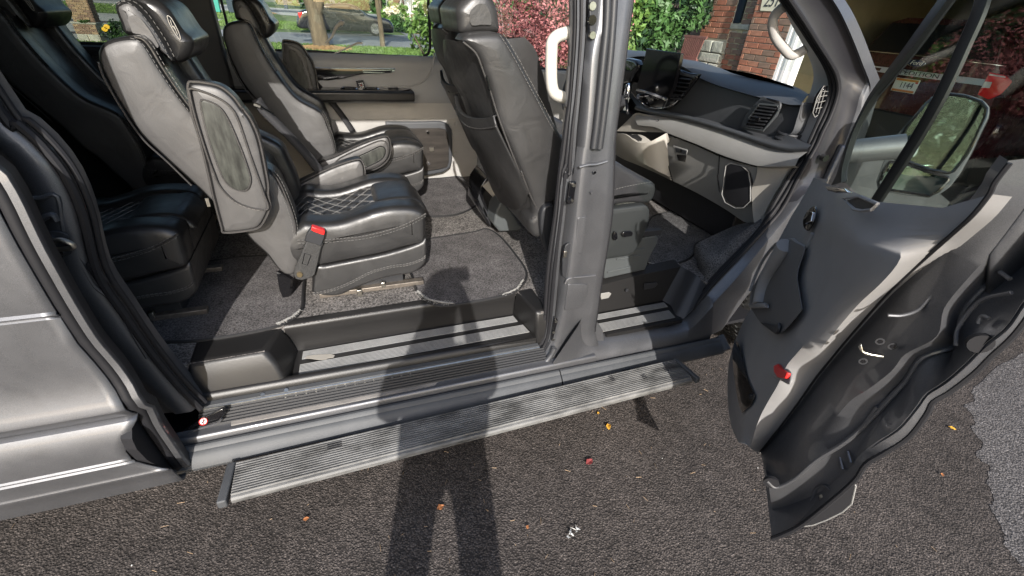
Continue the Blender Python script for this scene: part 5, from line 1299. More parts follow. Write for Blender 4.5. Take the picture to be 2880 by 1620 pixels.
fd = ribbon('passenger_door', [[lowz(p, 1.0) for p in O_edge], [lowz(p, 0.35) for p in O_edge], [p - De * 0.03 for p in O_edge], O_edge, [p + De * 0.002 + Dn * 0.006 for p in O_edge], [p + Dn * 0.004 - De * 0.004 for p in I_edge]], MT['paint'], van, 70, auto=40)
ribbon('door_shut_face', [I_edge, [a.lerp(b, 0.25) - De * 0.012 for a, b in zip(resample(spline(I_edge, 4), 60), resample(spline(F_edge, 4), 60))], F_edge, [a.lerp(b, 0.5) for a, b in zip(resample(spline(F_edge, 4), 60), resample(spline(M_edge, 4), 60))], M_edge, [a.lerp(b, 0.35) - De * 0.004 for a, b in zip(resample(spline(M_edge, 4), 60), resample(spline(T_edge, 4), 60))], [p - De * 0.018 - Dn * 0.004 for p in T_edge], [p - De * 0.06 - Dn * 0.01 for p in T_edge]], MT['paint'], fd, 80, auto=60)
tube('door_flange_bead', spline(O_edge, 4), 0.007, MT['rubber'], fd, 8)
tube('door_seal', spline([p + Dn * 0.003 + De * 0.006 for p in F_edge], 4), 0.006, MT['paint'], fd, 8)
# lower tray of the door shell with its reflector plate
lo = du_('o 540 1150 700 1020 870 875 880 900 855 1010 800 1060 700 1110 620 1140', UI - 0.006)
MB().prism(lo, -De * 0.012).build('door_reflector', MT['rubber'], fd, smooth=False)
tube('reflector_rim', lo + [lo[0]], 0.002, MT['greytrim'], fd, 5)
# trim panel: grid from the hinge-side outline to the shut edge
L0 = dw_('j 455 118 430 170 360 290 300 390 230 520 120 720 40 870 20 960 30 1010 n 1200 100 1130 260 1090 400 1078 520 1080 680 1100 830 1150 950', [0.10, .10, .10, .10, .10, .10, .10, .10, .10, .10, .10, .10, .10, .10, .10, .10])
L1 = dw_('j 560 165 510 240 450 340 420 420 330 560 240 730 190 900 160 1000 n 1300 120 1260 260 1230 400 1215 560 1215 700 1200 830 1195 960', 0.135)
L2 = dw_('j 720 215 640 300 610 420 600 560 560 700 500 850 440 1000 350 1130 270 1270 n 1420 370 1370 520 1320 660 1260 810 1215 970', [.155, .162, .168, .16, .15, .14, .135, .13, .13, .13, .13, .13, .13, .125])
L3 = dw_('j 900 285 830 370 760 470 780 580 800 680 740 800 640 920 540 1040 450 1160 370 1280 n 1480 430 1420 560 1350 680 1290 800 1230 990', [.145, .155, .168, .17, .162, .158, .155, .153, .151, .15, .149, .148, .147, .145, .14])
L4 = dw_('j 1330 325 1200 380 1080 470 1030 560 1050 650 1000 740 900 850 780 960 680 1070 580 1190 480 1310 n 1580 450 1500 610 1400 770 1260 1010', [.11, .12, .13, .14, .14, .136, .13, .126, .122, .12, .118, .116, .114, .11, .105])
trim = ribbon('door_trim_panel', [[p - Dn * 0.05 for p in L0], L0, L1, L2, L3, L4, T_edge[::-1][2:], [p - Dn * 0.03 - De * 0.004 for p in T_edge[::-1][2:]]], MT['doortrim'], fd, 70, auto=70)
tube('trim_gap', spline([p + Dn * 0.004 + De * 0.004 for p in T_edge], 4), 0.004, MT['rubber'], trim, 6)
tube('trim_ridge', spline(dw_('i 1110 1010 1150 900 1205 790 1290 690 1390 662 1440 690 1492 715 1515 670 1535 620', [.112, .112, .115, .12, .128, .135, .142, .145, .148]), 5), 0.007, MT['doortrim'], trim, 8)
# pull pocket, its grab bar, speaker grille, inner handle, window switch, courtesy lamp
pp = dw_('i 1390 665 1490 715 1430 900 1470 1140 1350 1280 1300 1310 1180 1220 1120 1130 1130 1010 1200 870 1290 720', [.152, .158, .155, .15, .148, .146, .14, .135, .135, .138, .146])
pc = pillow('pull_pocket', pp, Dn * 0.003, 0.001, MT['pocketshade'], trim, 50, smooth=False)  # surface patch, recess shade carried by its colour
gb = dw_('i 1350 700 1300 790 1240 900 1200 1010 1180 1100', [.165, .16, .15, .145, .145])
tube('pull_grip', spline(gb, 5), 0.030, MT['doortrim'], trim, 12)
pillow('pull_shelf', dw_('i 1120 1095 1240 1095 1250 1130 1130 1130', [.145, .15, .15, .145]), Dn * 0.015, 0.005, MT['doortrim'], trim, 24, smooth=False)
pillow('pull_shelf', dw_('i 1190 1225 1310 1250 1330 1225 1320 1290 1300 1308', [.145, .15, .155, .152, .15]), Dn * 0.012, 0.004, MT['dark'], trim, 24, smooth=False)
pillow('speaker_opening', dw_('n 1130 255 1155 280 1190 420 1230 550 1270 640 1240 700 1180 755 1160 700 1140 600 1120 450 1112 330', [.138] * 11), Dn * 0.003, 0.0015, MT['gloss'], trim, 44, smooth=False)
ih = pillow('inner_handle', dw_('i 1555 435 1570 460 1560 520 1530 580 1510 605 1485 580 1482 530 1510 470', .155), Dn * 0.006, 0.003, MT['gloss'], trim, 36)
prism('handle_lever', dw_('i 1540 470 1560 480 1545 540 1505 560 1520 510', .163), Dn * 0.01, MT['chrome'], ih, 0.002)
sw_ = pillow('window_switch', dw_('j 555 183 600 178 700 195 735 228 640 230 580 215', [.175] * 6), Dn * 0.012, 0.004, MT['chrome'], trim, 36, smooth=False)
pillow('door_pull_cup', dw_('j 690 275 770 255 880 300 850 330 790 342 740 330', [.185] * 6), Dn * 0.003, 0.001, MT['dark'], trim, 32, smooth=False)
tube('cup_rim', dw_('j 655 262 770 250 890 300 850 338 785 346 730 335', [.19] * 6), 0.004, MT['doortrim'], trim, 6, closed=True)
cl = prism('courtesy_lamp', dw_('n 1415 440 1445 425 1470 460 1512 485 1495 525 1440 515 1418 480', [.145] * 7), Dn * 0.012, MT['red'], trim, 0.003)
pillow('lamp_surround', dw_('n 1372 440 1400 420 1440 415 1520 480 1515 560 1470 545 1400 500', [.138] * 7), Dn * 0.008, 0.004, MT['doortrim'], trim, 32)
# latch in the shut face
lx = du_('j 755 1265 775 1240 790 1290 840 1305 930 1320 925 1335 860 1325 800 1315 770 1290', UM + 0.002)
prism('door_latch', lx, De * 0.008, MT['steel'], fd, 0.002)
MB().prism(du_('j 790 1285 850 1295 925 1320 830 1312', UM + 0.011), De * 0.002).build('latch_slot', MT['gloss'], fd, smooth=False)
for px in ('j 905 1230', 'j 990 1263', 'j 790 1365'):
    p = du_(px, UM)[0]; tube('latch_bolt', [p, p + De * 0.002], 0.0095, MT['dark'], fd, 10)
    tube('bolt_socket', [p + De * 0.002, p + De * 0.0026], 0.006, MT['gloss'], fd, 6)
for px, u, m in (('j 1582 1240', 2, 'rubber'), ('o 678 972', 2, 'steel'), ('o 365 875', 0, 'rubber')):
    p = dsh(px, u)[0]; tube('rubber_plug', [p - De * 0.004, p + De * 0.006], 0.021 if m != 'steel' else 0.008, MT[m], fd, 14)
for a, u in (('o 420 915 432 1040', 2), ('o 740 940 690 900 640 920 600 1010 520 1090 430 1150', 2), ('j 960 1055 1060 1055 1160 1020 1240 940 1330 860', 0), ('j 1720 760 1790 810', 2), ('j 1420 1260 1430 1160 1490 1060 1600 950 1800 900', 2), ('j 1570 1110 1600 1060 1650 1080', 2), ('o 780 720 800 800', 2), ('o 830 690 850 760', 2), ('o 500 860 640 750 800 650 920 540 1010 420', 0)):
    tube('pressed_bead', spline(dsh(a, u), 5), 0.004, MT['paint'], fd, 8)
# window frame, quarter-light bar, glass
g0 = dw_('e 420 1230 430 1120 500 900 620 680 720 560 900 340 1040 150 1150 0 1230 -120', 0.05)
fo_ = [p + De * (-0.035) for p in g0]
ribbon('window_frame', [[p - Dn * 0.03 for p in dw_('e 300 1260 345 1180 420 960 520 730 600 600 800 320 950 110 1040 -20 1120 -130', 0.05)], dw_('e 330 1260 370 1180 440 960 545 730 620 600 820 330 970 120 1070 -20 1150 -130', 0.07), dw_('e 400 1240 410 1130 480 900 595 680 690 560 870 340 1010 150 1120 0 1200 -130', 0.07), [p - Dn * 0.01 for p in g0]], MT['shadeblack'], fd, 50, auto=50)
tube('glass_seal', spline(g0, 5), 0.009, MT['rubber'], fd, 8)
bar0 = dw_('e 640 1365 760 1180 900 960 1040 720 1150 500 1240 300 1330 100 1380 -60', 0.05)
tube('quarter_bar', spline(bar0, 4), 0.016, MT['shadeblack'], fd, 8, flat=0.6)
gl = [g0[0]] + g0[1:] + [g0[-1] + De * 0.9, Dh + De * 1.2 + V(0, 0, 1.52) + Dn * 0.05] + dw_('e 1330 1290 1100 1420 880 1410 640 1370 500 1310', 0.05)
MB().prism(gl, -Dn * 0.004).build('door_glass', MT['glassdoor'], fd, smooth=False)
# rear upper window frame post (leaves the picture at the top right)
ribbon('window_frame', [[p + V(0, 0, 0) for p in M_edge[-4:]], [p + De * 0.02 for p in F_edge[-4:]]], MT['paint'], fd, 12, 0.006)
# mirror outside the door: housing, large and small glass
MW = -0.16
def mir(s, d=0.0):
    # mirror faces backwards along the door: plane normal between De and the viewer
    nm = (De * 0.9 + Dn * 0.45 + V(0, 0, 0.12)).normalized()
    p0 = Dh + De * 0.34 + Dn * -0.20
    return [hit(p, p0 + nm * d, nm) for p in T(s)]
nmir = (De * 0.9 + Dn * 0.45 + V(0, 0, 0.12)).normalized()
mo = mir('e 1110 625 1250 640 1370 680 1410 730 1400 800 1340 920 1290 1030 1200 1190 1130 1280 1050 1330 1000 1345 800 1320 650 1290 640 1230 680 1120 760 940 880 800 1010 660')
mh = pillow('mirror_housing', mo, -nmir * 0.12, 0.03, MT['paint'], fd, 60, smooth=False)
pillow('mirror_rim', mo, nmir * 0.008, 0.003, MT['dash'], fd, 60, smooth=False)
mg = mir('e 1115 640 1240 655 1350 695 1385 740 1375 800 1310 940 1250 1050 1160 1165 1130 1175 1000 1150 880 1105 760 1070 755 1030 850 860 980 700 1040 655', 0.009)
MB().prism(mg, nmir * 0.002).build('mirror_glass', MT['mirror'], fd, smooth=False)
ms = mir('e 735 1100 850 1120 1000 1170 1125 1205 1130 1225 1060 1300 1000 1330 850 1305 670 1280 665 1240 700 1150', 0.009)
MB().prism(ms, nmir * 0.002 + V(0, 0, 0)).build('mirror_glass', MT['mirror'], fd, smooth=False)
tube('mirror_rim_line', mg, 0.006, MT['gloss'], fd, 6, closed=True); tube('mirror_rim_line', ms, 0.006, MT['gloss'], fd, 6, closed=True)
arm_ = [Dh + De * 0.26 + Dn * 0.0 + V(0, 0, 1.40), Dh + De * 0.28 + Dn * -0.16 + V(0, 0, 1.45)]
tube('mirror_arm', arm_, 0.045, MT['paint'], fd, 12)
# =================================================================== ground and roads
def struct(name, verts, faces, m, **kw):
    o = mk(name, verts, faces, m, None, smooth=False, **kw); o['kind'] = 'structure'; return o
def flat(name, pts, z, m): return struct(name, [V(x, y, z) for x, y in pts], [tuple(range(len(pts)))], m)
MT.update(
    asph=asphalt('driveway_asphalt', (0.052, 0.0445, 0.0405), (0.108, 0.092, 0.083), 135),
    asph_old=asphalt('old_asphalt', (0.085, 0.08, 0.08), (0.18, 0.168, 0.164), 118, 0.8, 0.2),
    lawn=mat('lawn_soil', (0.075, 0.115, 0.03), 0.9, var=0.35, vscale=1.2, bump=0.8, bscale=40, bdist=0.03),
    concrete=mat('driveway_concrete', (0.30, 0.30, 0.28), 0.85, var=0.18, vscale=0.7),
    greyroad=mat('far_drive', (0.17, 0.175, 0.175), 0.85, var=0.2, vscale=0.6),
    mulch=mat('mulch', (0.30, 0.19, 0.09), 0.95, var=0.6, vscale=30, bump=1.0, bscale=25, bdist=0.04),
    brick_a=mat('brick_red', (0.29, 0.115, 0.07), 0.85, var=0.2, vscale=9, bump=0.4, bscale=90),
    brick_b=mat('brick_orange', (0.33, 0.15, 0.095), 0.85, var=0.2, vscale=9, bump=0.4, bscale=90),
    brick_c=mat('brick_grey', (0.20, 0.13, 0.095), 0.85, var=0.2, vscale=9, bump=0.4, bscale=90),
    brick_d=mat('brick_tan', (0.30, 0.21, 0.13), 0.85, var=0.2, vscale=9, bump=0.4, bscale=90),
    mortar=mat('mortar', (0.52, 0.47, 0.38), 0.95, var=0.12, vscale=12, bump=0.4, bscale=120),
    stone=mat('split_stone', (0.36, 0.36, 0.31), 0.9, var=0.25, vscale=5, bump=0.8, bscale=30, bdist=0.012),
    bark=mat('bark', (0.115, 0.09, 0.06), 0.95, var=0.4, vscale=7, bump=1.0, bscale=22, bdist=0.03, anis=(1, 1, 0.3)),
    leaf_a=mat('leaf_green', (0.05, 0.115, 0.03), 0.55, var=0.4, vscale=3),
    leaf_b=mat('leaf_bright', (0.105, 0.19, 0.04), 0.55, var=0.4, vscale=3),
    leaf_d=mat('leaf_dark', (0.018, 0.045, 0.018), 0.5, var=0.4, vscale=3),
    barberry_a=mat('barberry_pink', (0.42, 0.15, 0.16), 0.6, var=0.35, vscale=4),
    barberry_b=mat('barberry_maroon', (0.15, 0.045, 0.05), 0.6, var=0.4, vscale=4),
    barberry_c=mat('barberry_green', (0.09, 0.10, 0.035), 0.6, var=0.4, vscale=4),
    carblack=paint('black_car_paint', (0.008, 0.009, 0.012), 0.0, 0.2, 1.0),
    maroon=paint('maroon_car_paint', (0.055, 0.01, 0.014), 0.2, 0.25, 1.0),
    carglass=mat('car_glass', (0.012, 0.015, 0.018), 0.06, spec=0.6), winglass=mat('house_glass', (0.012, 0.02, 0.035), 0.25, spec=0.3),
    bin=mat('bin_green', (0.01, 0.20, 0.15), 0.5),
    bindark=mat('bin_navy', (0.012, 0.03, 0.05), 0.5),
    siding=mat('pale_siding', (0.62, 0.58, 0.45), 0.7),
    garagewall=mat('garage_wall', (0.45, 0.42, 0.27), 0.9, var=0.08),
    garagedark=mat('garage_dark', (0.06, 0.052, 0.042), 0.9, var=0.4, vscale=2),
    benchwood=mat('bench_wood', (0.17, 0.075, 0.062), 0.7, var=0.2, vscale=8),
    lamp=mat('tail_lamp_red', (0.75, 0.012, 0.015), 0.12, coat=1.0),
    lampclear=mat('lamp_clear', (0.6, 0.58, 0.58), 0.15, coat=1.0),
    plate=mat('plate_white', (0.75, 0.76, 0.72), 0.4),
    orange=mat('plate_orange', (0.6, 0.22, 0.04), 0.4),
    blue=mat('badge_blue', (0.01, 0.03, 0.09), 0.2, coat=1.0),
    ink=mat('ink_dark', (0.03, 0.03, 0.035), 0.6),
    skin=mat('skin', (0.5, 0.3, 0.22), 0.6), jeans=mat('jeans', (0.03, 0.05, 0.1), 0.9), shirt=mat('shirt', (0.1, 0.1, 0.12), 0.9), hair=mat('hair', (0.04, 0.025, 0.015), 0.7),
    yellow=mat('flower_yellow', (0.75, 0.45, 0.02), 0.6), autumn=mat('leaf_yellow', (0.62, 0.34, 0.04), 0.6, var=0.3, vscale=60), autumn2=mat('leaf_orange', (0.36, 0.14, 0.05), 0.7, var=0.3, vscale=60),
    autumn3=mat('leaf_red', (0.22, 0.04, 0.04), 0.7), paper=mat('paper_scrap', (0.6, 0.6, 0.58), 0.5),
)
flat('lawn', [(-120, -120), (160, -120), (160, 160), (-120, 160)], -0.012, MT['lawn'])
flat('driveway', [(-14, -9), (5.7, -9), (5.7, 2.9), (-14, 2.9)], 0.0, MT['asph'])
jag = on('D 2900 760 2576 885 2500 930 2440 985 2455 1010 2425 1020 2450 1050 2445 1085 2470 1110 2455 1150 2490 1175 2480 1215 2500 1250 2490 1280 2520 1330 2530 1380 2576 1430 2800 1700', z=0.0)
rj = []
for a, b in zip(jag, jag[1:]):
    for k in range(6):
        p = a.lerp(b, k / 6); rj.append((p.x + random.uniform(-.008, .008), p.y + random.uniform(-.008, .008)))
rj = [q for q in rj if q[0] < 5.5]
rj += [(2.0, -6), (5.6, -6), (5.6, rj[0][1])]
flat('street_pavement', rj, 0.002, MT['asph_old'])
flat('garage_floor', [(5.7, -3), (12.6, -3), (12.6, 4.3), (5.7, 4.3)], 0.008, MT['asph_old'])
flat('far_drive', [(-1.2, 22.6), (14, 22.9), (14, 31.5), (7.6, 34), (7.4, 46), (5.6, 46), (5.3, 33), (-3, 29.9), (-20, 29.4), (-40, 29.0), (-40, 24.0)], 0.004, MT['greyroad'])
flat('neighbour_drive', [(-30, 21.0), (-6.2, 20.6), (-6.6, 41), (-30, 41)], 0.008, MT['concrete'])
mb = MB()
for (pts) in ([(-14, 31.2), (-12.6, 31.4), (-11, 30.9), (-9.6, 31.0)], [(-10, 26.2), (-8.6, 26.4)], [(-9.2, 23.2), (-7.6, 23.6)], [(-10.3, 33), (-9, 32.4), (-8.2, 32.6)]):
    mb.tube([V(x, y, 0.012) for x, y in pts], 0.07, 5)
mb.build('drive_cracks', MT['ink'], None, kind='structure', smooth=False)
flat('far_road', [(-60, 62), (-6.0, 60), (-4.4, 46), (-5.2, 46), (-6.4, 58), (-60, 58), (-60, 90), (30, 90), (30, 82), (-1, 80), (0, 63), (20, 60), (20, 57), (-3.6, 58.5), (-5.0, 62)], 0.004, MT['concrete'])
flat('street', [(-80, 70), (60, 70), (60, 80), (-80, 80)], 0.012, MT['greyroad'])
# mulch ring
def blob(cx, cy, rx, ry, n=40): return [(cx + math.cos(2 * PI * k / n) * rx * random.uniform(.9, 1.08), cy + math.sin(2 * PI * k / n) * ry * random.uniform(.9, 1.08)) for k in range(n)]
mu = MB(); P = blob(0.0, 20.9, 1.25, 1.15)
mu.add([V(x, y, 0.0) for x, y in P] + [V(0, 20.9, 0.14)], [(i, (i + 1) % 40, 40) for i in range(40)])
for _ in range(900):
    a = random.uniform(0, 2 * PI); r = math.sqrt(random.random()) * 1.15
    mu.box((r * math.cos(a), 20.9 + r * math.sin(a), 0.14 * (1 - r / 1.2) + 0.015), (0.09, 0.03, 0.012), Matrix.Rotation(random.uniform(0, 6), 3, 'Z') @ Matrix.Rotation(random.uniform(-.5, .5), 3, 'X'))
mo_ = mu.build('mulch_bed', MT['mulch'], None, smooth=False, kind='stuff')
mu = MB(); P = blob(7.3, 36.2, 1.2, 1.6)
mu.add([V(x, y, 0.0) for x, y in P] + [V(7.3, 36.2, 0.2)], [(i, (i + 1) % 40, 40) for i in range(40)])
mu.build('mulch_bed', MT['mulch'], None, smooth=False, kind='stuff')
# grass blades on the strip and lawns that face the van
def grass(x0, x1, y0, y1, n, h, keep=None):
    mb = MB(); vs = []; fs = []
    for _ in range(n):
        x = random.uniform(x0, x1); y = random.uniform(y0, y1)
        if keep and not keep(x, y): continue
        a = random.uniform(0, PI); hh = h * random.uniform(.5, 1.2); w = 0.02 + h * 0.12
        b = len(vs)
        vs += [V(x - math.cos(a) * w, y - math.sin(a) * w, 0), V(x + math.cos(a) * w, y + math.sin(a) * w, 0), V(x + random.uniform(-.05, .05), y + random.uniform(-.05, .05), hh)]
        fs.append((b, b + 1, b + 2))
    return vs, fs
MT['blade'] = mat('grass_blade', (0.085, 0.15, 0.03), 0.6, var=0.5, vscale=0.9)
g1 = grass(-12, 6, 17.0, 22.6, 24000, 0.08, lambda x, y: not (x * x + (y - 20.9) ** 2 < 1.3) and not (x < -6.2 and y > 20.4))
g2 = grass(-6.5, 3, 33, 44, 14000, 0.09)
g3 = grass(-26, -6, 42, 60, 9000, 0.12)
vs = []; fs = []
for a, b in (g1, g2, g3):
    k = len(vs); vs += a; fs += [tuple(i + k for i in f) for f in b]
mk('grass', vs, fs, MT['blade'], None, smooth=False, kind='stuff')

# =================================================================== plants
def leaves(mb, c, r, n, size, lump=7, hang=0.0, seed=0, flat_=0.0):
    rd = random.Random(seed); c = Vector(c); r = Vector(r)
    cents = []
    for _ in range(lump):
        while True:
            d = V(rd.uniform(-1, 1), rd.uniform(-1, 1), rd.uniform(-1, 1))
            if d.length < 1: break
        cents.append((V(d.x * r.x * .75, d.y * r.y * .75, d.z * r.z * .75), rd.uniform(.35, .6)))
    for _ in range(n):
        cc, rr = rd.choice(cents)
        d = V(rd.gauss(0, 1), rd.gauss(0, 1), rd.gauss(0, 1)).normalized() * (rd.random() ** 0.4)
        p = c + cc + V(d.x * r.x * rr, d.y * r.y * rr, d.z * r.z * rr)
        s = size * rd.uniform(.6, 1.3)
        a = V(rd.uniform(-1, 1), rd.uniform(-1, 1), rd.uniform(-1, .4) - hang).normalized(); b = a.cross(V(rd.uniform(-1, 1), rd.uniform(-1, 1), rd.uniform(-1, 1))).normalized()
        mb.add([p - a * s * .6, p + b * s * .28, p + a * s * .7, p - b * s * .28], [(0, 1, 2, 3)])
def plant(name, label, cat, base, parts, m, stems, bark='bark', group=None):
    """parts: list of (centre, radii, count, size, material)"""
    root = thing(name, label, cat, base, group)
    mbs = {}
    for i, (c, r, n, s, mm, hang) in enumerate(parts):
        mbs.setdefault(mm, MB()); leaves(mbs[mm], c, r, n, s, 9, hang, i * 7 + len(name))
    for mm, b in mbs.items(): b.build('foliage' if name != 'tree' and 'tree' not in name else 'crown', MT[mm], root, smooth=False)
    if stems:
        b = MB()
        for pts, rr in stems: b.tube(spline([Vector(p) for p in pts], 5), [lerp(rr[0], rr[1], i / (5 * (len(pts) - 1))) for i in range(5 * (len(pts) - 1) + 1)], 9)
        b.build('trunk' if 'tree' in name else 'stem', MT[bark], root)
    return root
# barberry hedge beyond the driver window
plant('barberry_bush', 'tall bush with pink and maroon leaves beyond the driver side window', 'bush', (2.2, 4.2, 0),
      [((1.95, 4.1, 1.35), (0.75, 0.5, 1.3), 12000, 0.034, 'barberry_a', 0), ((2.7, 4.2, 1.4), (0.75, 0.5, 1.35), 12000, 0.034, 'barberry_a', 0), ((3.1, 4.4, 0.9), (0.5, 0.5, 0.9), 3500, 0.04, 'barberry_a', 0),
       ((2.3, 4.25, 1.2), (1.1, 0.6, 1.15), 9000, 0.038, 'barberry_b', 0), ((2.35, 4.1, 0.85), (1.1, 0.5, 0.7), 4000, 0.038, 'barberry_c', 0)], None,
      [([(2.0 + d, 4.3, 0), (2.0 + 2.0 * d, 4.3, 0.7), (2.0 + 3.5 * d, 4.3, 1.5)], (0.03, 0.008)) for d in (-.3, -.1, .1, .3)])
plant('pale_shrub', 'yellow green shrub behind the pink bush at the left of the driver window', 'shrub', (1.3, 6.0, 0),
      [((1.6, 6.0, 1.6), (0.6, 0.5, 0.7), 1500, 0.08, 'leaf_b', 0)], None, [([(1.6, 6, 0), (1.62, 6, 0.8), (1.7, 6, 1.9)], (0.05, 0.02)), ([(1.9, 6, 0), (2.1, 6, 0.8), (2.15, 6, 2.1)], (0.045, 0.03))])
# green shrub by the porch
plant('green_shrub', 'large leafy green shrub growing against the brick house by the windscreen', 'shrub', (4.7, 5.4, 0),
      [((4.3, 5.3, 1.5), (0.45, 0.45, 0.9), 2600, 0.085, 'leaf_b', .3), ((4.9, 5.4, 1.9), (0.55, 0.4, 0.6), 2600, 0.09, 'leaf_a', .3), ((5.2, 5.45, 1.7), (0.4, 0.3, 0.5), 1600, 0.09, 'leaf_d', .3),
       ((4.6, 5.6, 1.4), (0.8, 0.4, 1.0), 3000, 0.09, 'leaf_d', .2), ((4.5, 5.25, 1.2), (0.6, 0.4, 0.6), 1500, 0.08, 'leaf_a', .3), ((4.0, 6.4, 1.7), (0.7, 0.4, 1.1), 2500, 0.1, 'leaf_d', .2), ((5.42, 5.15, 2.0), (0.3, 0.2, 0.45), 1300, 0.085, 'leaf_d', .3), ((5.3, 5.1, 2.0), (0.3, 0.2, 0.4), 500, 0.085, 'leaf_a', .3)], None,
      [([(4.6, 5.5, 0), (4.5, 5.5, 0.8), (4.3, 5.4, 1.7)], (0.05, 0.01)), ([(4.65, 5.5, 0), (4.8, 5.5, 0.8), (5.0, 5.5, 1.9)], (0.05, 0.01))])
# trees over the street side
T1 = on('q 640 760 640 600 610 420 580 300 530 180 490 60 470 -60', y=20.96)
T2 = on('q 730 760 740 600 730 420 740 300 790 160 850 30 880 -80', y=20.96)
def tree_main():
    root = thing('tree', 'mature street tree with a forked trunk standing in a mulch ring', 'tree', (-0.05, 20.96, 0))
    b = MB(); c0 = V(-0.07, 20.96, 0)
    b.tube(spline([V(-0.05, 20.96, -0.05), V(-0.09, 20.96, 0.25), V(-0.14, 20.96, 1.0), V(-0.22, 20.96, 1.55), V(-0.42, 20.9, 2.1), V(-0.62, 20.9, 2.7), V(-0.9, 20.8, 3.8)], 5), [0.36 - 0.0062 * i for i in range(31)], 12)
    b.tube(spline([V(-0.12, 20.96, 1.2), V(0.1, 20.96, 1.75), V(0.32, 21.0, 2.3), V(0.5, 21.0, 3.2), V(0.7, 21.1, 4.2)], 5), [0.24 - 0.0075 * i for i in range(21)], 10)
    b.tube(spline([V(-0.2, 20.96, 1.6), V(-0.05, 20.9, 2.3), V(0.0, 20.8, 3.6)], 5), [0.2 - 0.012 * i for i in range(11)], 10)
    b.build('trunk', MT['bark'], root)
    m1 = MB(); leaves(m1, (-1.5, 20.3, 2.75), (0.55, 0.4, 0.5), 900, 0.16, 8, .8, 3); leaves(m1, (0.0, 21, 4.6), (3.2, 2.5, 1.4), 5000, 0.2, 12, .3, 5)
    m1.build('crown', MT['leaf_a'], root, smooth=False)
    m1 = MB(); leaves(m1, (-1.4, 20.3, 2.7), (0.5, 0.4, 0.5), 700, 0.15, 8, .8, 4); leaves(m1, (0.3, 20.6, 2.9), (0.9, 0.4, 0.28), 350, 0.15, 6, .6, 9)
    m1.build('crown', MT['leaf_b'], root, smooth=False)
tree_main()
t2 = plant('young_tree', 'young tree with thin dark trunk on the grass before the black sedan', 'tree', (2.6, 22.9, 0),
      [((2.6, 22.9, 4.0), (1.5, 1.5, 0.9), 1800, 0.16, 'leaf_d', .3), ((3.1, 22.9, 2.75), (0.45, 0.3, 0.25), 120, 0.16, 'barberry_b', .5), ((4.2, 22.9, 2.75), (0.3, 0.3, 0.3), 90, 0.16, 'barberry_b', .5)], None,
      [([(2.62, 22.9, -0.05), (2.6, 22.9, 0.8), (2.52, 22.9, 2.0), (2.5, 22.9, 3.8)], (0.125, 0.08))])
far = [(-6.5, 62, 0.3, 'pale trunk of a far tree in a brown mulch mound beside the road'), (-1.0, 66, .25, 'slim far tree left of the sedan roof on the lawn'), (5.6, 50, 0.16, 'thin pale trunk of a far tree between the sedan and the brick house'), (6.6, 58, .16, 'far tree right against the white house corner')]
for (x, y, r, lab) in far:
    plant('far_tree', lab, 'tree', (x, y, 0), [((x, y, 6.5), (3.2, 3, 2.2), 1500, 0.4, 'leaf_a', .2), ((x, y, 5.6), (3, 3, 1.5), 900, 0.4, 'leaf_d', .2)], None, [([(x, y, -.1), (x, y, 2), (x + .2, y, 5)], (r, r * .6))], group='trees across the street')
mu = MB(); P = blob(-6.5, 61.5, 2.2, 1.6); mu.add([V(x, y, 0.0) for x, y in P] + [V(-6.5, 61.5, 0.5)], [(i, (i + 1) % 40, 40) for i in range(40)]); mu.build('mulch_bed', MT['mulch'], None, smooth=False, kind='stuff')
plant('hosta_plant', 'variegated yellow leafed plant beside the sedan bonnet', 'plant', (6.6, 47, 0), [((6.6, 47, 0.9), (1.4, 0.8, 0.9), 900, 0.4, 'leaf_b', 0), ((6.6, 46.6, 0.9), (1.2, 0.5, 0.8), 250, 0.35, 'siding', 0)], None, None)
for (x, y, s, lab) in [(5.4, 36.5, 0.75, 'round green bush right in front of the sedan nose'), (5.9, 35.6, 0.5, 'low dark bush at the front bumper of the sedan'), (8.0, 39, 0.6, 'spiky green bush at the window edge by the far path'), (8.6, 46, 0.7, 'green bush under the far brick wall')]:
    plant('bush', lab, 'bush', (x, y, 0), [((x, y, s * .8), (s * 1.0, s * .8, s * .8), 700, 0.16, 'leaf_a', 0), ((x, y, s * .6), (s, s * .8, s * .6), 500, 0.16, 'leaf_d', 0)], None, None, group='bushes across the street')
for i, (x, y) in enumerate([(-17, -4.5), (-21, -8.5), (-24, -3), (-19, 1.0), (-26, -12)]):
    plant('street_tree', ['broad green tree left of the van behind the viewer', 'tall green tree further left behind the viewer', 'green tree seen only in the door mirror glass', 'dense green tree beside the far end of the driveway', 'leafy tree at the far corner of the driveway'][i], 'tree', (x, y, 0),
          [((x, y, 5.2), (3.2, 3.2, 3.4), 1900, 0.36, 'leaf_d', .2), ((x, y, 4.0), (3.2, 3.2, 2.8), 1700, 0.36, 'leaf_d', .2)], None, [([(x, y, -.1), (x, y, 2), (x + .2, y, 4.5)], (0.2, 0.1))])
# hedge line far behind everything
mb = MB(); rd = random.Random(3)
for k in range(70):
    leaves(mb, (rd.uniform(-70, 60), rd.uniform(92, 110), rd.uniform(1, 5)), (5, 3, 3.5), 160, 1.0, 6, 0, k)
mb.build('far_woods', MT['leaf_a'], None, smooth=False, kind='stuff')

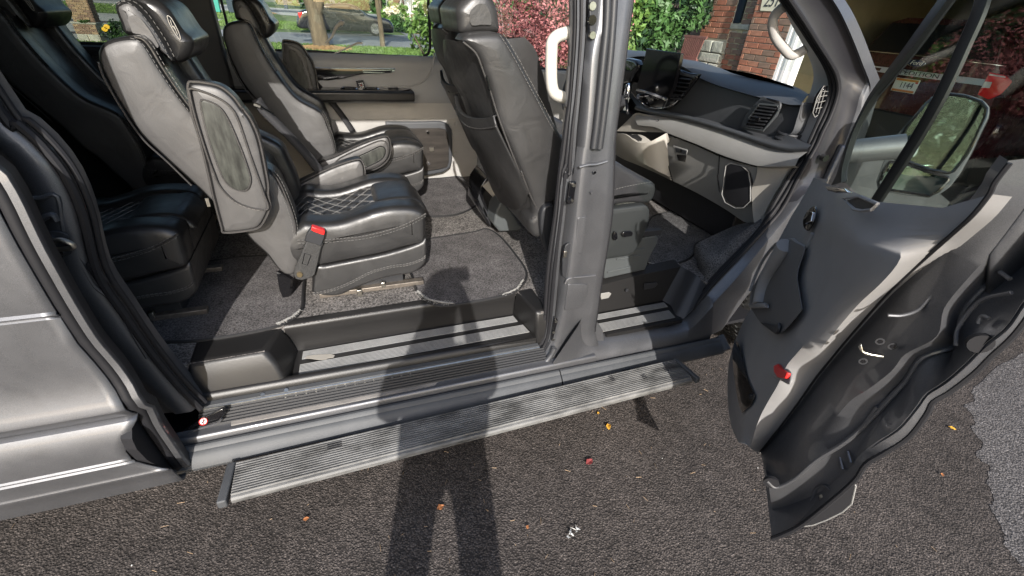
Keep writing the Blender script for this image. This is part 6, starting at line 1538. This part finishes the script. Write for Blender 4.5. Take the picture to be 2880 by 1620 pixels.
# =================================================================== brick things
BR = {}
def brick_mesh(l, h, d, m):
    k = (round(l, 3), round(h, 3), round(d, 3), m)
    if k not in BR:
        me = bpy.data.meshes.new('brick'); b = MB().box((0, 0, 0), (d, l, h)); me.from_pydata(b.v, [], b.f)
        bm = bmesh.new(); bm.from_mesh(me); bmesh.ops.recalc_face_normals(bm, faces=bm.faces); bmesh.ops.bevel(bm, geom=list(bm.edges), offset=0.003, segments=1, affect='EDGES'); bm.to_mesh(me); bm.free()
        me.materials.append(MT[m]); BR[k] = me
    return BR[k]
def brick_wall(root, org, ydir, width, z0, z1, face, mats, L=0.2, H=0.062, J=0.011, seed=1, offx=0.0):
    """bricks laid along ydir (unit, horizontal), proud of the mortar by 6 mm along face"""
    rd = random.Random(seed); ang = math.atan2(ydir[1], ydir[0]) - PI / 2
    zz = z0; row = 0; loc0 = root_loc(root)
    while zz + H <= z1 + 1e-6:
        s = -(L + J) / 2 if row % 2 else 0.0
        while s < width - 1e-6:
            a = max(0, s); b = min(width, s + L)
            if b - a > 0.03:
                c = Vector(org) + Vector((ydir[0], ydir[1], 0)) * ((a + b) / 2) + V(0, 0, zz + H / 2) + Vector(face) * rd.uniform(-0.002, 0.003)
                o = bpy.data.objects.new('brick', brick_mesh(b - a, H, 0.03, rd.choice(mats)))
                scene.collection.objects.link(o); o.parent = root; o.location = c - loc0; o.rotation_euler = (0, 0, ang)
            s += L + J
        zz += H + J; row += 1
house = thing('brick_house', 'red brick house with stone base and number plaque seen through the windscreen', 'house', (5.8, 4.2, 0))
def hb_(name, c, d, m, bev=0.0): return box(name, c, d, MT[m], house, bev)
# lit pier beside the garage, recessed bay with window, left pier with stone base
hb_('wall', V(5.75, 3.815, 1.5), (0.27, 0.66, 3.0), 'mortar')
brick_wall(house, (5.612, 3.49, 0), (0, 1), 0.65, 1.12, 2.35, (-1, 0, 0), ['brick_a', 'brick_b', 'brick_b', 'brick_a', 'brick_c'], 0.19, 0.0615, 0.0115, 2)
hb_('wall', V(5.935, 4.42, 1.5), (0.24, 0.54, 3.0), 'mortar')
brick_wall(house, (5.81, 4.15, 0), (0, 1), 0.54, 1.15, 1.74, (-1, 0, 0), ['brick_a', 'brick_c', 'brick_c'], 0.19, 0.0615, 0.0115, 3)
brick_wall(house, (5.81, 4.15, 0), (0, 1), 0.36, 1.83, 2.35, (-1, 0, 0), ['brick_c', 'brick_c', 'brick_a'], 0.19, 0.0615, 0.0115, 4)
w = prism('window', [V(5.80, 4.515, 1.842), V(5.80, 4.69, 1.84), V(5.80, 4.69, 2.6), V(5.80, 4.515, 2.6)], (0.04, 0, 0), MT['winglass'], house, 0.004)
pillow('window_sill', [V(5.77, 4.34, 1.765), V(5.77, 4.70, 1.76), V(5.77, 4.70, 1.83), V(5.77, 4.34, 1.832)], (0.1, 0, 0), 0.012, MT['stone'], house, 40, smooth=False)
hb_('wall', V(5.98, 4.95, 1.5), (0.24, 0.52, 3.0), 'mortar')
brick_wall(house, (5.775, 4.685, 0), (0, 1), 0.60, 1.625, 2.35, (-1, 0, 0), ['brick_a', 'brick_a', 'brick_c', 'brick_b'], 0.19, 0.0615, 0.0115, 5)
hb_('wall', V(5.88, 4.985, 1.5), (0.2, 0.6, 3.0), 'mortar')
zz = 0.9; row = 0
for h in (0.15, 0.11, 0.13, 0.14, 0.17):
    y0 = 4.67
    for wd in ((0.46,) if row % 2 else (0.24, 0.24)):
        r2 = random.Random(row * 3 + int(wd * 100) + int(y0 * 50))
        P = [V(5.72, y0 + r2.uniform(0, .012), zz), V(5.72, y0 + wd - r2.uniform(.004, .02), zz + r2.uniform(0, .008)), V(5.72, y0 + wd - r2.uniform(.004, .02), zz + h - 0.014), V(5.72, y0 + r2.uniform(0, .012), zz + h - 0.01)]
        pillow('stone', P, (0.12, 0, 0), 0.014, MT['stone'], house, 28, smooth=False); y0 += wd + 0.004
    zz += h; row += 1
hb_('wall', V(6.1, 8.2, 1.5), (0.24, 6.0, 3.0), 'brick_c')
# number plaque
pq = prism('number_plaque', on('p 1775 -60 1735 140 1930 150 2030 80 2060 -40', x=5.585), (0.02, 0, 0), MT['siding'], house, 0.003)
def text(s, size, loc, rot, m, parent, name='lettering', ext=0.002, shear=0.0, align='CENTER', sx=1.0, bold=0.0):
    cu = bpy.data.curves.new(name, 'FONT'); cu.body = s; cu.size = size; cu.extrude = ext; cu.align_x = align; cu.align_y = 'CENTER'; cu.shear = shear; cu.offset = bold
    o = bpy.data.objects.new('tmp', cu); scene.collection.objects.link(o)
    dg = bpy.context.evaluated_depsgraph_get(); me = bpy.data.meshes.new_from_object(o.evaluated_get(dg))
    bpy.data.objects.remove(o)
    R = rot.to_matrix().to_4x4() if not isinstance(rot, Matrix) else rot.to_4x4()
    me.transform(Matrix.Translation(Vector(loc) - root_loc(parent)) @ R @ Matrix.Diagonal((sx, 1, 1, 1)))
    me.materials.clear(); me.materials.append(m)
    o = bpy.data.objects.new(name, me); scene.collection.objects.link(o); o.parent = parent
    return o
# face -x: text x axis runs towards -y, up = z
FX = Matrix(((0, 0, -1), (-1, 0, 0), (0, 1, 0)))
text('251', 0.20, (5.583, 3.885, 2.105), FX, MT['ink'], pq, 'house_number', shear=0.25, sx=0.8)
# white garage trim and jamb
for (y0, y1, x) in ((3.44, 3.49, 5.60), (3.39, 3.436, 5.615), (3.33, 3.386, 5.60), (3.255, 3.326, 5.625)):
    box('door_trim', V(x + 0.06, (y0 + y1) / 2, 1.3), (0.12, y1 - y0, 2.6), MT['white'], house, 0.004)
gar = thing('garage', 'open dark garage with beige side wall next to the brick pier', 'garage', (8.5, 2, 0))
box('side_wall', V(9.3, 4.5, 1.35), (7.0, 0.1, 2.7), MT['garagewall'], gar)
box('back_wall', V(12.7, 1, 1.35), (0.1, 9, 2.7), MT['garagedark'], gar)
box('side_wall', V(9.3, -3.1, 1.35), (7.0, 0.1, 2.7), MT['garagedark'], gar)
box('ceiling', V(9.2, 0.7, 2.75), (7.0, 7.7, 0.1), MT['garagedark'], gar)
box('header', V(5.72, 0.1, 2.75), (0.2, 6.3, 0.6), MT['siding'], gar)
box('pier', V(5.75, -3.4, 1.5), (0.3, 0.7, 3.0), MT['brick_a'], gar)
p = on('p 2140 905', x=5.75)[0]; tube('door_sensor', [p, p + V(-0.05, 0.0, 0.0)], 0.018, MT['ink'], gar, 10)
# dark shapes hanging and stored in the garage
box('storage_shelf', V(12.2, 3.2, 1.9), (0.5, 1.6, 0.06), MT['benchwood'], gar); box('storage_shelf', V(12.2, 3.2, 1.3), (0.5, 1.6, 0.06), MT['benchwood'], gar)
cbx = thing('cardboard_box', 'brown cardboard box on the upper shelf at the back of the garage', 'box', (12.2, 3.4, 1.93))
box('carton', V(12.2, 3.4, 2.1), (0.4, 0.6, 0.34), MT['mulch'], cbx, 0.01)
# slatted bench back by the porch
bench = thing('slatted_chair', 'brown slatted wooden chair on the porch in front of the stone pier', 'chair', (5.0, 4.5, 0.75))
B_ = on('p 770 455 1035 480 905 775 690 740', x=5.0)
def bq(s, t): return B_[0].lerp(B_[1], s).lerp(B_[3].lerp(B_[2], s), t)
prism('top_rail', [bq(-.04, -.02), bq(1.04, -.02), bq(1.03, .1), bq(-.03, .1)], (0.03, 0, 0), MT['benchwood'], bench, 0.003)
prism('bottom_rail', [bq(-.02, .95), bq(1.02, .95), bq(1.02, 1.08), bq(-.02, 1.08)], (0.03, 0, 0), MT['benchwood'], bench, 0.003)
for k in range(11):
    s = 0.01 + 0.091 * k
    prism('slat', [bq(s, .08), bq(s + .055, .08), bq(s + .055, .97), bq(s, .97)], (0.016, 0, 0), MT['benchwood'], bench, 0)
for y in (4.33, 4.70): box('leg', V(4.98, y, 1.04), (0.05, 0.05, 0.62), MT['benchwood'], bench)
for y in (4.33, 4.70): box('leg', V(4.62, y, 0.97), (0.05, 0.05, 0.44), MT['benchwood'], bench)
box('seat', V(4.8, 4.515, 1.17), (0.42, 0.42, 0.03), MT['benchwood'], bench)
box('porch', V(5.0, 5.2, 0.37), (1.3, 2.2, 0.74), MT['concrete'], None)['kind'] = 'structure'

# =================================================================== maroon suv in the garage
suv = thing('parked_suv', 'maroon suv parked nose in in the garage, chrome bar and red tail lamp showing', 'suv', (10.2, 3.13, 0))
sec = [(2.06, 0.45), (2.03, 0.75), (2.05, 1.12), (2.12, 1.45), (2.25, 1.62), (2.42, 2.0), (2.6, 2.06), (3.66, 2.06), (3.84, 2.0), (4.01, 1.62), (4.14, 1.45), (4.21, 1.12), (4.23, 0.75), (4.2, 0.45)]
vs = []; fs = []; K = len(sec)
for i, (x, s, zo) in enumerate([(7.90, 0.97, 0), (7.96, 1.0, 0), (9.5, 1.0, 0.0), (11.0, 1.0, 0.0), (12.3, 0.96, -0.05)]):
    for (y, z) in sec: vs.append(V(x + (0.28 * max(0, z - 1.6) if i < 2 else 0), 3.13 + (y - 3.13) * s, z if i < 4 else min(z, 1.2)))
for i in range(4):
    for k in range(K): fs.append((i * K + k, i * K + (k + 1) % K, (i + 1) * K + (k + 1) % K, (i + 1) * K + k))
fs += [tuple(range(K)), tuple(4 * K + k for k in range(K - 1, -1, -1))]
mk('body', vs, fs, MT['maroon'], suv, auto=30)
prism('rear_window', [V(7.885, 2.30, 1.62), V(7.885, 3.96, 1.62), V(7.985, 3.80, 1.99), V(7.985, 2.46, 1.99)], (0.01, 0, 0), MT['carglass'], suv, 0.004)
tube('lid_line', [V(7.885, 2.16, 1.585), V(7.885, 3.13, 1.605), V(7.885, 4.0, 1.605)], 0.008, MT['chrome'], suv, 6)
cb = prism('chrome_bar', [V(7.886, 2.27, 1.345), V(7.886, 3.98, 1.345), V(7.904, 3.98, 1.418), V(7.904, 2.29, 1.418)], (-0.012, 0, 0), MT['skychrome'], suv, 0.004)
text('EXPEDITION', 0.075, (7.879, 3.13, 1.381), FX, MT['ink'], cb, 'lettering', sx=1.55)
oc = V(7.885, 3.163, 1.515)
ov = pillow('badge', [oc + V(0, math.cos(a) * 0.125, math.sin(a) * 0.05) for a in [2 * PI * k / 28 for k in range(28)]], (-0.012, 0, 0), 0.004, MT['blue'], suv, 32)
tube('badge_ring', [oc + V(-0.012, math.cos(a) * 0.12, math.sin(a) * 0.046) for a in [2 * PI * k / 32 for k in range(32)]], 0.004, MT['chrome'], ov, 6, closed=True)
text('Ford', 0.075, (7.870, 3.163, 1.515), FX, MT['labelwhite'], ov, 'lettering', shear=0.35, sx=1.1)
pl = prism('number_plate', [V(7.886, 3.0, 1.13), V(7.886, 3.33, 1.13), V(7.886, 3.33, 1.31), V(7.886, 3.0, 1.31)], (-0.01, 0, 0), MT['plate'], suv, 0.006)
for z in (1.150, 1.290): box('plate_band', V(7.874, 3.165, z), (0.003, 0.30, 0.028), MT['orange'], pl)
box('plate_sticker', V(7.874, 3.03, 1.27), (0.003, 0.035, 0.02), MT['red'], pl)
text('1144', 0.11, (7.874, 3.15, 1.22), FX, MT['ink'], pl, 'plate_number', sx=0.85)
for s, nm in ((1, 'tail_lamp'), (-1, 'tail_lamp')):
    Y = lambda y: 3.13 + s * (y - 3.13)
    lp = pillow(nm, [V(7.89, Y(2.285), 1.50), V(7.90, Y(2.12), 1.49), V(7.93, Y(2.03), 1.43), V(7.92, Y(2.06), 1.28), V(7.90, Y(2.14), 1.20), V(7.89, Y(2.28), 1.24)], (-0.02, 0, 0), 0.008, MT['lamp'], suv, 36, smooth=False)
    MB().prism([V(7.868, Y(2.275), 1.395), V(7.868, Y(2.20), 1.40), V(7.868, Y(2.19), 1.33), V(7.868, Y(2.275), 1.325)], (-0.004, 0, 0)).build('lamp_lens', MT['lampclear'], lp, smooth=False)
    MB().prism([V(7.868, Y(2.27), 1.485), V(7.868, Y(2.10), 1.475), V(7.868, Y(2.10), 1.462), V(7.868, Y(2.27), 1.468)], (-0.004, 0, 0)).build('lamp_lens', MT['lampclear'], lp, smooth=False)
    for xx in (8.7, 11.5): tube('wheel', [V(xx, Y(2.08), 0.4), V(xx, Y(2.35), 0.4)], 0.4, MT['tyre'], suv, 24)
prism('rear_bumper', [V(7.80, 2.1, 0.45), V(7.80, 4.16, 0.45), V(7.80, 4.16, 0.86), V(7.80, 2.1, 0.86)], (0.14, 0, 0), MT['dark'], suv, 0.03)
prism('window_trim', [V(7.884, 3.62, 1.33), V(7.884, 3.93, 1.33), V(7.884, 3.95, 1.40), V(7.884, 3.60, 1.40)], (-0.006, 0, 0), MT['maroon'], suv, 0.002)

# =================================================================== black sedan across the street
sed = thing('parked_sedan', 'black sedan parked on the drive across the street behind the forked tree', 'car', (1.4, 31.4, 0))
yN = 30.6; yF = 32.4
def sp_(s): return on(s, y=yN)
prof = sp_('q 300 330 320 200 345 175 440 148 520 120 600 90 720 66 860 58 1010 52 1140 60 1230 95 1330 165 1420 225 1530 262 1660 280 1760 310 1810 360 1840 430 1835 520 1800 555 1500 560 1000 560 600 560 500 480 380 480 310 430')
for p in prof: p.z = max(p.z, 0.2)
pillow('body', prof, (0, yF - yN, 0), 0.16, MT['carblack'], sed, 90, smooth=False)
gh_ = sp_('q 830 100 870 75 1010 68 1130 78 1200 105 1330 195 1310 210 1080 182 800 155')
pillow('side_window', [p + V(0, 0.03, 0) for p in gh_], (0, -0.035, 0), 0.01, MT['carglass'], sed, 40, smooth=False)
tube('window_chrome', sp_('q 860 62 1010 56 1140 66 1230 100 1330 175 1390 235'), 0.02, MT['chrome'], sed, 6)
tube('belt_chrome', sp_('q 780 190 900 200 1100 222 1300 240 1390 240'), 0.022, MT['chrome'], sed, 6)
tube('sill_line', sp_('q 640 540 1000 548 1500 548'), 0.025, MT['greyroad'], sed, 6)
pillow('tail_lamp', [p + V(0, 0.02, 0) for p in sp_('q 320 200 395 185 385 230 350 290 338 250')], (0, -0.05, 0), 0.02, MT['lamp'], sed, 28, smooth=False)
pillow('door_mirror', [p - V(0, 0.15, 0) for p in sp_('q 1300 215 1340 200 1370 240 1350 255 1300 245')], (0, 0.16, 0), 0.03, MT['carblack'], sed, 28)
for px in ('q 600 465', 'q 1545 470'):
    c = on(px, y=yN - 0.02)[0]
    for nm, r, m, d in (('wheel', 0.40, 'tyre', 0.0), ('rim', 0.29, 'alu', -0.02)):
        o = tube(nm, [V(c.x, yN + d - 0.02, 0.40), V(c.x, yN + 0.22, 0.40)], r, MT[m], sed, 28)
    for k in range(10):
        a = 2 * PI * k / 10
        box('spoke', V(c.x + math.cos(a) * 0.15, yN - 0.05, 0.40 + math.sin(a) * 0.15), (0.24, 0.02, 0.03), MT['chrome'], sed, rot=Matrix.Rotation(-a, 3, 'Y'))
    tube('wheel_gap', [V(c.x + math.cos(a) * 0.29, yN - 0.042, 0.40 + math.sin(a) * 0.29) for a in [2 * PI * k / 24 for k in range(24)]], 0.02, MT['ink'], sed, 5, closed=True)

# =================================================================== brick post with flowers, bins, far house, bistro chairs
post = thing('brick_post', 'tall tan brick post on a stone base beside the neighbour drive', 'post', (-7.56, 20.4, 0))
w0 = on('r 1420 560 1830 540', y=20.0)
xl, xr = -7.78, -7.22
box('core', V((xl + xr) / 2, 20.3, 1.5), (xr - xl - 0.02, 0.56, 3.0), MT['mortar'], post)
brick_wall(post, (xr, 20.01, 0), (-1, 0), xr - xl, 0.60, 2.4, (0, -1, 0), ['brick_c', 'brick_d', 'brick_d', 'brick_c'], 0.175, 0.058, 0.014, 6)
brick_wall(post, (xr + 0.01, 20.02, 0), (0, 1), 0.5, 0.60, 2.4, (1, 0, 0), ['brick_c', 'brick_c'], 0.175, 0.058, 0.014, 8)
box('ledge', V((xl + xr) / 2, 20.25, 0.57), (xr - xl + 0.12, 0.7, 0.05), MT['stone'], post, 0.01)
brick_wall(post, (xr + 0.02, 19.93, 0), (-1, 0), xr - xl + 0.06, 0.25, 0.55, (0, -1, 0), ['brick_c', 'brick_d'], 0.175, 0.058, 0.014, 9)
box('core', V((xl + xr) / 2, 20.24, 0.27), (xr - xl + 0.04, 0.6, 0.54), MT['mortar'], post)
for k in range(2): pillow('stone', [V(xl - 0.03 + 0.31 * k, 19.9, 0), V(xl + 0.26 + 0.31 * k, 19.9, 0), V(xl + 0.25 + 0.31 * k, 19.9, 0.23), V(xl - 0.03 + 0.31 * k, 19.9, 0.24)], (0, 0.2, 0), 0.02, MT['stone'], post, 28, smooth=False)
mb = MB(); leaves(mb, (-7.45, 19.88, 0.63), (0.22, 0.06, 0.06), 160, 0.06, 4, 0, 1); mb.build('ledge_weeds', MT['leaf_a'], post, smooth=False)
fl = plant('flower_bush', 'leafy bush with two yellow blooms at the foot of the brick post', 'bush', (-6.6, 20.1, 0), [((-6.65, 20.1, 0.32), (0.5, 0.35, 0.36), 900, 0.09, 'leaf_d', 0), ((-6.7, 20.05, 0.35), (0.4, 0.3, 0.34), 350, 0.09, 'leaf_a', 0)], None, None)
for px in ('r 1935 485', 'r 1900 530'):
    p = on(px, y=19.85)[0]
    for k in range(6):
        pillow('bloom', [p + V(math.cos(a) * 0.09, -0.01 * k, math.sin(a) * 0.075) for a in [2 * PI * i / 10 + k for i in range(10)]], (0, -0.02, 0), 0.008, MT['yellow'], fl, 14) if k == 0 else None
def wheelie(x, y, m, lab, h=1.1):
    r = thing('wheelie_bin', lab, 'bin', (x, y, 0), 'wheelie bins on the far lawn')
    vs = []
    for (w, d, z) in ((0.48, 0.5, 0.05), (0.62, 0.66, h)):
        vs += [V(x - w / 2, y - d / 2, z), V(x + w / 2, y - d / 2, z), V(x + w / 2, y + d / 2, z), V(x - w / 2, y + d / 2, z)]
    o = mk('tub', vs, [(0, 1, 5, 4), (1, 2, 6, 5), (2, 3, 7, 6), (3, 0, 4, 7), (0, 1, 2, 3), (4, 5, 6, 7)], MT[m], r, smooth=False); mod_bevel(o, 0.03)
    box('lid', V(x, y, h + 0.05), (0.68, 0.74, 0.08), MT[m], r, 0.03)
    for s in (-1, 1): tube('wheel', [V(x + s * 0.27, y + 0.2, 0.1), V(x + s * 0.21, y + 0.2, 0.1)], 0.1, MT['tyre'], r, 14)
wheelie(-8.95, 54.5, 'bin', 'bright green wheelie bin on the far lawn', 2.2); wheelie(-7.9, 55.5, 'bindark', 'navy wheelie bin next to the green one', 1.9)
wheelie(-4.6, 86, 'bindark', 'dark bin far off beside the road', 2.2)
hs = thing('far_house', 'far house with brick bay, pale siding and white columns across the street', 'house', (10.5, 57, 0))
box('wall', V(13.5, 57.2, 3), (8.4, 0.4, 6), MT['siding'], hs)
for k in range(22): box('siding_board', V(12.2, 56.96, 1.9 + 0.17 * k), (2.6, 0.06, 0.15), MT['siding'], hs, rot=Matrix.Rotation(0.2, 3, 'X'))
def fq(s, y): return on(s, y=y)
bw_ = fq('q 1810 -60 2000 -60 2000 185 1810 165', 56.6); prism('brick_bay', bw_, (0, 0.4, 0), MT['brick_a'], hs, 0)
bm_ = MB()
for i in range(24):
    for j in range(10):
        a = bw_[0].lerp(bw_[1], (j + 0.06 + (i % 2) * 0.4) / 10.6); b = bw_[0].lerp(bw_[1], (j + 0.85 + (i % 2) * 0.4) / 10.6)
        t0 = (i + 0.1) / 24; t1 = (i + 0.8) / 24
        c = bw_[3].lerp(bw_[2], (j + 0.06 + (i % 2) * 0.4) / 10.6); d = bw_[3].lerp(bw_[2], (j + 0.85 + (i % 2) * 0.4) / 10.6)
        bm_.prism([a.lerp(c, t0), b.lerp(d, t0), b.lerp(d, t1), a.lerp(c, t1)], (0, -0.03, 0))
bm_.build('bay_bricks', MT['brick_c'], hs, smooth=False, kind='stuff')
for a in ('q 1700 -60 1810 -60 1835 160 1730 155', 'q 2005 -60 2110 -60 2115 240 2010 235', 'q 2300 -60 2375 -60 2390 330 2290 380'):
    prism('column', fq(a, 56.2), (0, 0.3, 0), MT['white'], hs, 0.02)
prism('window', fq('q 1735 -60 1795 -60 1800 145 1745 140', 56.18), (0, -0.03, 0), MT['greyroad'], hs, 0)
prism('garden_wall', fq('q 1725 165 1830 160 1990 205 2290 260 2290 370 1990 380 1880 370 1730 250', 55.0), (0, 0.5, 0), MT['brick_d'], hs, 0.02)
for i, px in enumerate(('q 2020 300', 'q 2110 290')):
    c = fq(px, 53.5)[0]; c.z = 0
    ch = thing('wire_chair', ('left' if i == 0 else 'right') + ' one of two white wire garden chairs before the far brick wall', 'chair', c, 'white wire garden chairs')
    h = 1.5
    for sx in (-1, 1):
        for sy in (-1, 1): tube('leg', [c + V(sx * 0.55, sy * 0.3, 0), c + V(sx * 0.42, sy * 0.25, 1.0)], 0.04, MT['white'], ch, 6)
    tube('seat_ring', [c + V(math.cos(a) * 0.5, math.sin(a) * 0.35, 1.0) for a in [2 * PI * k / 20 for k in range(20)]], 0.045, MT['white'], ch, 6, closed=True)
    tube('back_hoop', [c + V(math.cos(a) * 0.48, 0.3, 1.0 + math.sin(a) * 1.6) for a in [PI * k / 14 for k in range(15)]], 0.045, MT['white'], ch, 6)
    for dx in (-0.24, 0, 0.24): tube('back_rod', [c + V(dx, 0.3, 1.0), c + V(dx, 0.3, 2.45)], 0.03, MT['white'], ch, 5)

# =================================================================== photographer (shadow falls across the step)
def person():
    pr = thing('person', 'person in dark clothes standing before the open door with both hands raised', 'person', (-0.15, -1.74, 0))
    cx, cy = -0.13, -1.74
    J = {'pel': (cx, cy, 0.96), 'sp': (cx, cy, 1.18), 'ch': (cx, cy + .01, 1.38), 'nk': (cx, cy + .02, 1.52), 'hd0': (cx, cy + .05, 1.62), 'hd1': (cx, cy + .06, 1.74),
         'hl': (cx - .12, cy, 0.92), 'kl': (cx - .15, cy + .02, 0.50), 'al': (cx - .17, cy, 0.09), 'fl': (cx - .17, cy + .17, 0.035),
         'hr': (cx + .12, cy, 0.92), 'kr': (cx + .15, cy + .02, 0.50), 'ar': (cx + .17, cy, 0.09), 'fr': (cx + .17, cy + .17, 0.035),
         'sl': (cx - .19, cy + .01, 1.44), 'el': (cx - .20, cy + .10, 1.22), 'wl': (cx + .03, cy + .27, 1.58),
         'sr': (cx + .19, cy + .01, 1.44), 'er': (cx + .21, cy + .10, 1.22), 'wr': (cx + .17, cy + .27, 1.58)}
    rad = {'pel': .18, 'sp': .17, 'ch': .16, 'nk': .062, 'hd0': .085, 'hd1': .10, 'hl': .10, 'kl': .082, 'al': .066, 'fl': .04, 'hr': .10, 'kr': .082, 'ar': .066, 'fr': .04,
           'sl': .075, 'el': .05, 'wl': .033, 'sr': .075, 'er': .05, 'wr': .033}
    E = [('pel', 'sp'), ('sp', 'ch'), ('ch', 'nk'), ('nk', 'hd0'), ('hd0', 'hd1'), ('pel', 'hl'), ('hl', 'kl'), ('kl', 'al'), ('al', 'fl'), ('pel', 'hr'), ('hr', 'kr'), ('kr', 'ar'), ('ar', 'fr'),
         ('ch', 'sl'), ('sl', 'el'), ('el', 'wl'), ('ch', 'sr'), ('sr', 'er'), ('er', 'wr')]
    # hands: palm and five fingers, closed on the phone
    for s, w_ in ((-1, 'wl'), (1, 'wr')):
        x, y, z = J[w_]; n = w_ + 'p'
        J[n] = (x - s * 0.02, y + 0.03, z + 0.05); rad[n] = .032; E.append((w_, n))
        for f in range(4):
            a, b = n + 'f%d' % f, n + 'g%d' % f
            J[a] = (x - s * 0.025, y + 0.05, z + 0.03 + 0.018 * f); rad[a] = .010
            J[b] = (x - s * 0.065, y + 0.052, z + 0.035 + 0.018 * f); rad[b] = .008
            E += [(n, a), (a, b)]
        a = n + 't'; J[a] = (x - s * 0.05, y + 0.0, z + 0.06); rad[a] = .011; E.append((n, a))
    names = list(J); me = bpy.data.meshes.new('body'); off = root_loc(pr)
    me.from_pydata([Vector(J[k]) - off for k in names], [(names.index(a), names.index(b)) for a, b in E], [])
    o = bpy.data.objects.new('body', me); scene.collection.objects.link(o); o.parent = pr
    o.modifiers.new('skin', 'SKIN').use_smooth_shade = True
    for i, k in enumerate(names):
        me.skin_vertices[0].data[i].radius = (rad[k], rad[k] * (0.72 if k in ('pel', 'sp', 'ch') else 1)); me.skin_vertices[0].data[i].use_root = (k == 'pel')
    mod_sub(o, 1)
    me.materials.append(MT['shirt'])
    hd = MB(); c = V(cx, cy + .05, 1.73)
    for k in range(8): pass
    vs = []; fs = []; n = 20; m_ = 12
    for i in range(m_ + 1):
        t = PI * i / m_
        for k in range(n): vs.append(c + V(math.cos(2 * PI * k / n) * math.sin(t) * 0.085, math.sin(2 * PI * k / n) * math.sin(t) * 0.10 - 0.02, math.cos(t) * 0.115 + 0.02))
    for i in range(m_):
        for k in range(n): fs.append((i * n + k, i * n + (k + 1) % n, (i + 1) * n + (k + 1) % n, (i + 1) * n + k))
    mk('hair', vs, fs, MT['hair'], pr)
    return pr
person()
ph = thing('phone', 'black phone held up by the person in front of the van door', 'phone', (-0.03, -1.44, 1.62))
box('case', V(0.0, -1.435, 1.70), (0.15, 0.009, 0.075), MT['gloss'], ph, 0.004)

# =================================================================== litter on the asphalt
def leaf(px, size, m, lab, cat='leaf', curl=0.3, rot=0.0, name='fallen_leaf'):
    c = on(px, z=0.006)[0]; vs = []; n = 7
    rows = [(-.5, .02), (-.3, .22), (-.05, .36), (.2, .3), (.42, .12), (.55, .01)]
    R = Matrix.Rotation(rot, 3, 'Z'); fs = []
    for t, w in rows:
        for s in (-1, 0, 1):
            vs.append(R @ V(t * size, s * w * size * random.uniform(.8, 1.2), abs(s) * curl * w * size + 0.002 + random.uniform(0, .1) * size))
    for i in range(5):
        for k in range(2): fs.append((i * 3 + k, i * 3 + k + 1, i * 3 + k + 4, i * 3 + k + 3))
    o = mk(name, vs, fs, MT[m], None, smooth=False); o.location = c; mod_solid(o, 0.0008); return tag(o, lab, cat)
leaf('D 1530 1075', 0.036, 'autumn', 'curled bright yellow leaf on the asphalt below the front end of the step board', rot=1.2, curl=.8)
leaf('D 1482 1163', 0.042, 'autumn3', 'flat dark red leaf on the asphalt below the yellow one', rot=.3)
leaf('D 1108 1277', 0.032, 'autumn2', 'orange leaf between the legs of the shadow on the ground', rot=.2)
leaf('D 1505 1040', 0.016, 'autumn', 'small pale yellow leaf scrap just above the bright yellow leaf', rot=.6)
leaf('D 1327 1327', 0.016, 'autumn2', 'small orange leaf scrap right of the leg shadow', rot=.9)
leaf('D 560 1268', 0.014, 'autumn2', 'tiny orange leaf scrap below the rear end of the step board', rot=.4)
leaf('D 770 1306', 0.022, 'autumn2', 'brown orange leaf on open asphalt left of the leg shadow', rot=.1)
leaf('D 1860 1060', 0.012, 'autumn2', 'orange leaf crumb beside the edge of the open front door', rot=.4)
leaf('D 2370 1195', 0.02, 'autumn2', 'orange leaf right of the open door near the pale pavement', rot=.5)
leaf('D 2395 1078', 0.03, 'autumn', 'yellow brown leaf cluster at the edge of the pale pavement', rot=2.1)
leaf('D 1935 960', 0.0, 'autumn', 'x') if False else None
pc_ = on('D 1440 1342', z=0.006)[0]
mb = MB()
for k in range(9):
    a = random.uniform(0, 6); r = random.uniform(.004, .018); d = V(math.cos(a) * r * 1.4, math.sin(a) * r, random.uniform(.001, .010))
    s = .012; mb.add([d + V(random.uniform(-s, s), random.uniform(-s, s), random.uniform(-.3 * s, s * .5)) for _ in range(4)], [(0, 1, 2), (0, 2, 3)])
o = mk('paper_scrap', mb.v, mb.f, MT['paper'], None, smooth=False); o.location = pc_; mod_solid(o, 0.0006); tag(o, 'crumpled white paper scrap on the asphalt at the bottom of the picture', 'litter')
# needles, straws and crumbs strewn over the asphalt
mb = MB(); rd = random.Random(11)
for _ in range(150):
    x = rd.uniform(-1.6, 2.2); y = rd.uniform(-1.3, 0.2); a = rd.uniform(0, PI); l = rd.uniform(.004, .028)
    mb.tube([V(x, y, .006), V(x + math.cos(a) * l, y + math.sin(a) * l, .007)], rd.uniform(.0006, .0012), 3)
mb.build('plant_litter', MT['brick_d'], None, smooth=False, kind='stuff')
mb = MB()
for _ in range(16):
    x = rd.uniform(-1.6, 2.4); y = rd.uniform(-1.3, 0.2); s = rd.uniform(.002, .006)
    mb.box((x, y, .005), (s * 1.3, s, s * .7), Matrix.Rotation(rd.uniform(0, 6), 3, 'Z'))
mb.build('pale_grit', MT['paper'], None, smooth=False, kind='stuff')
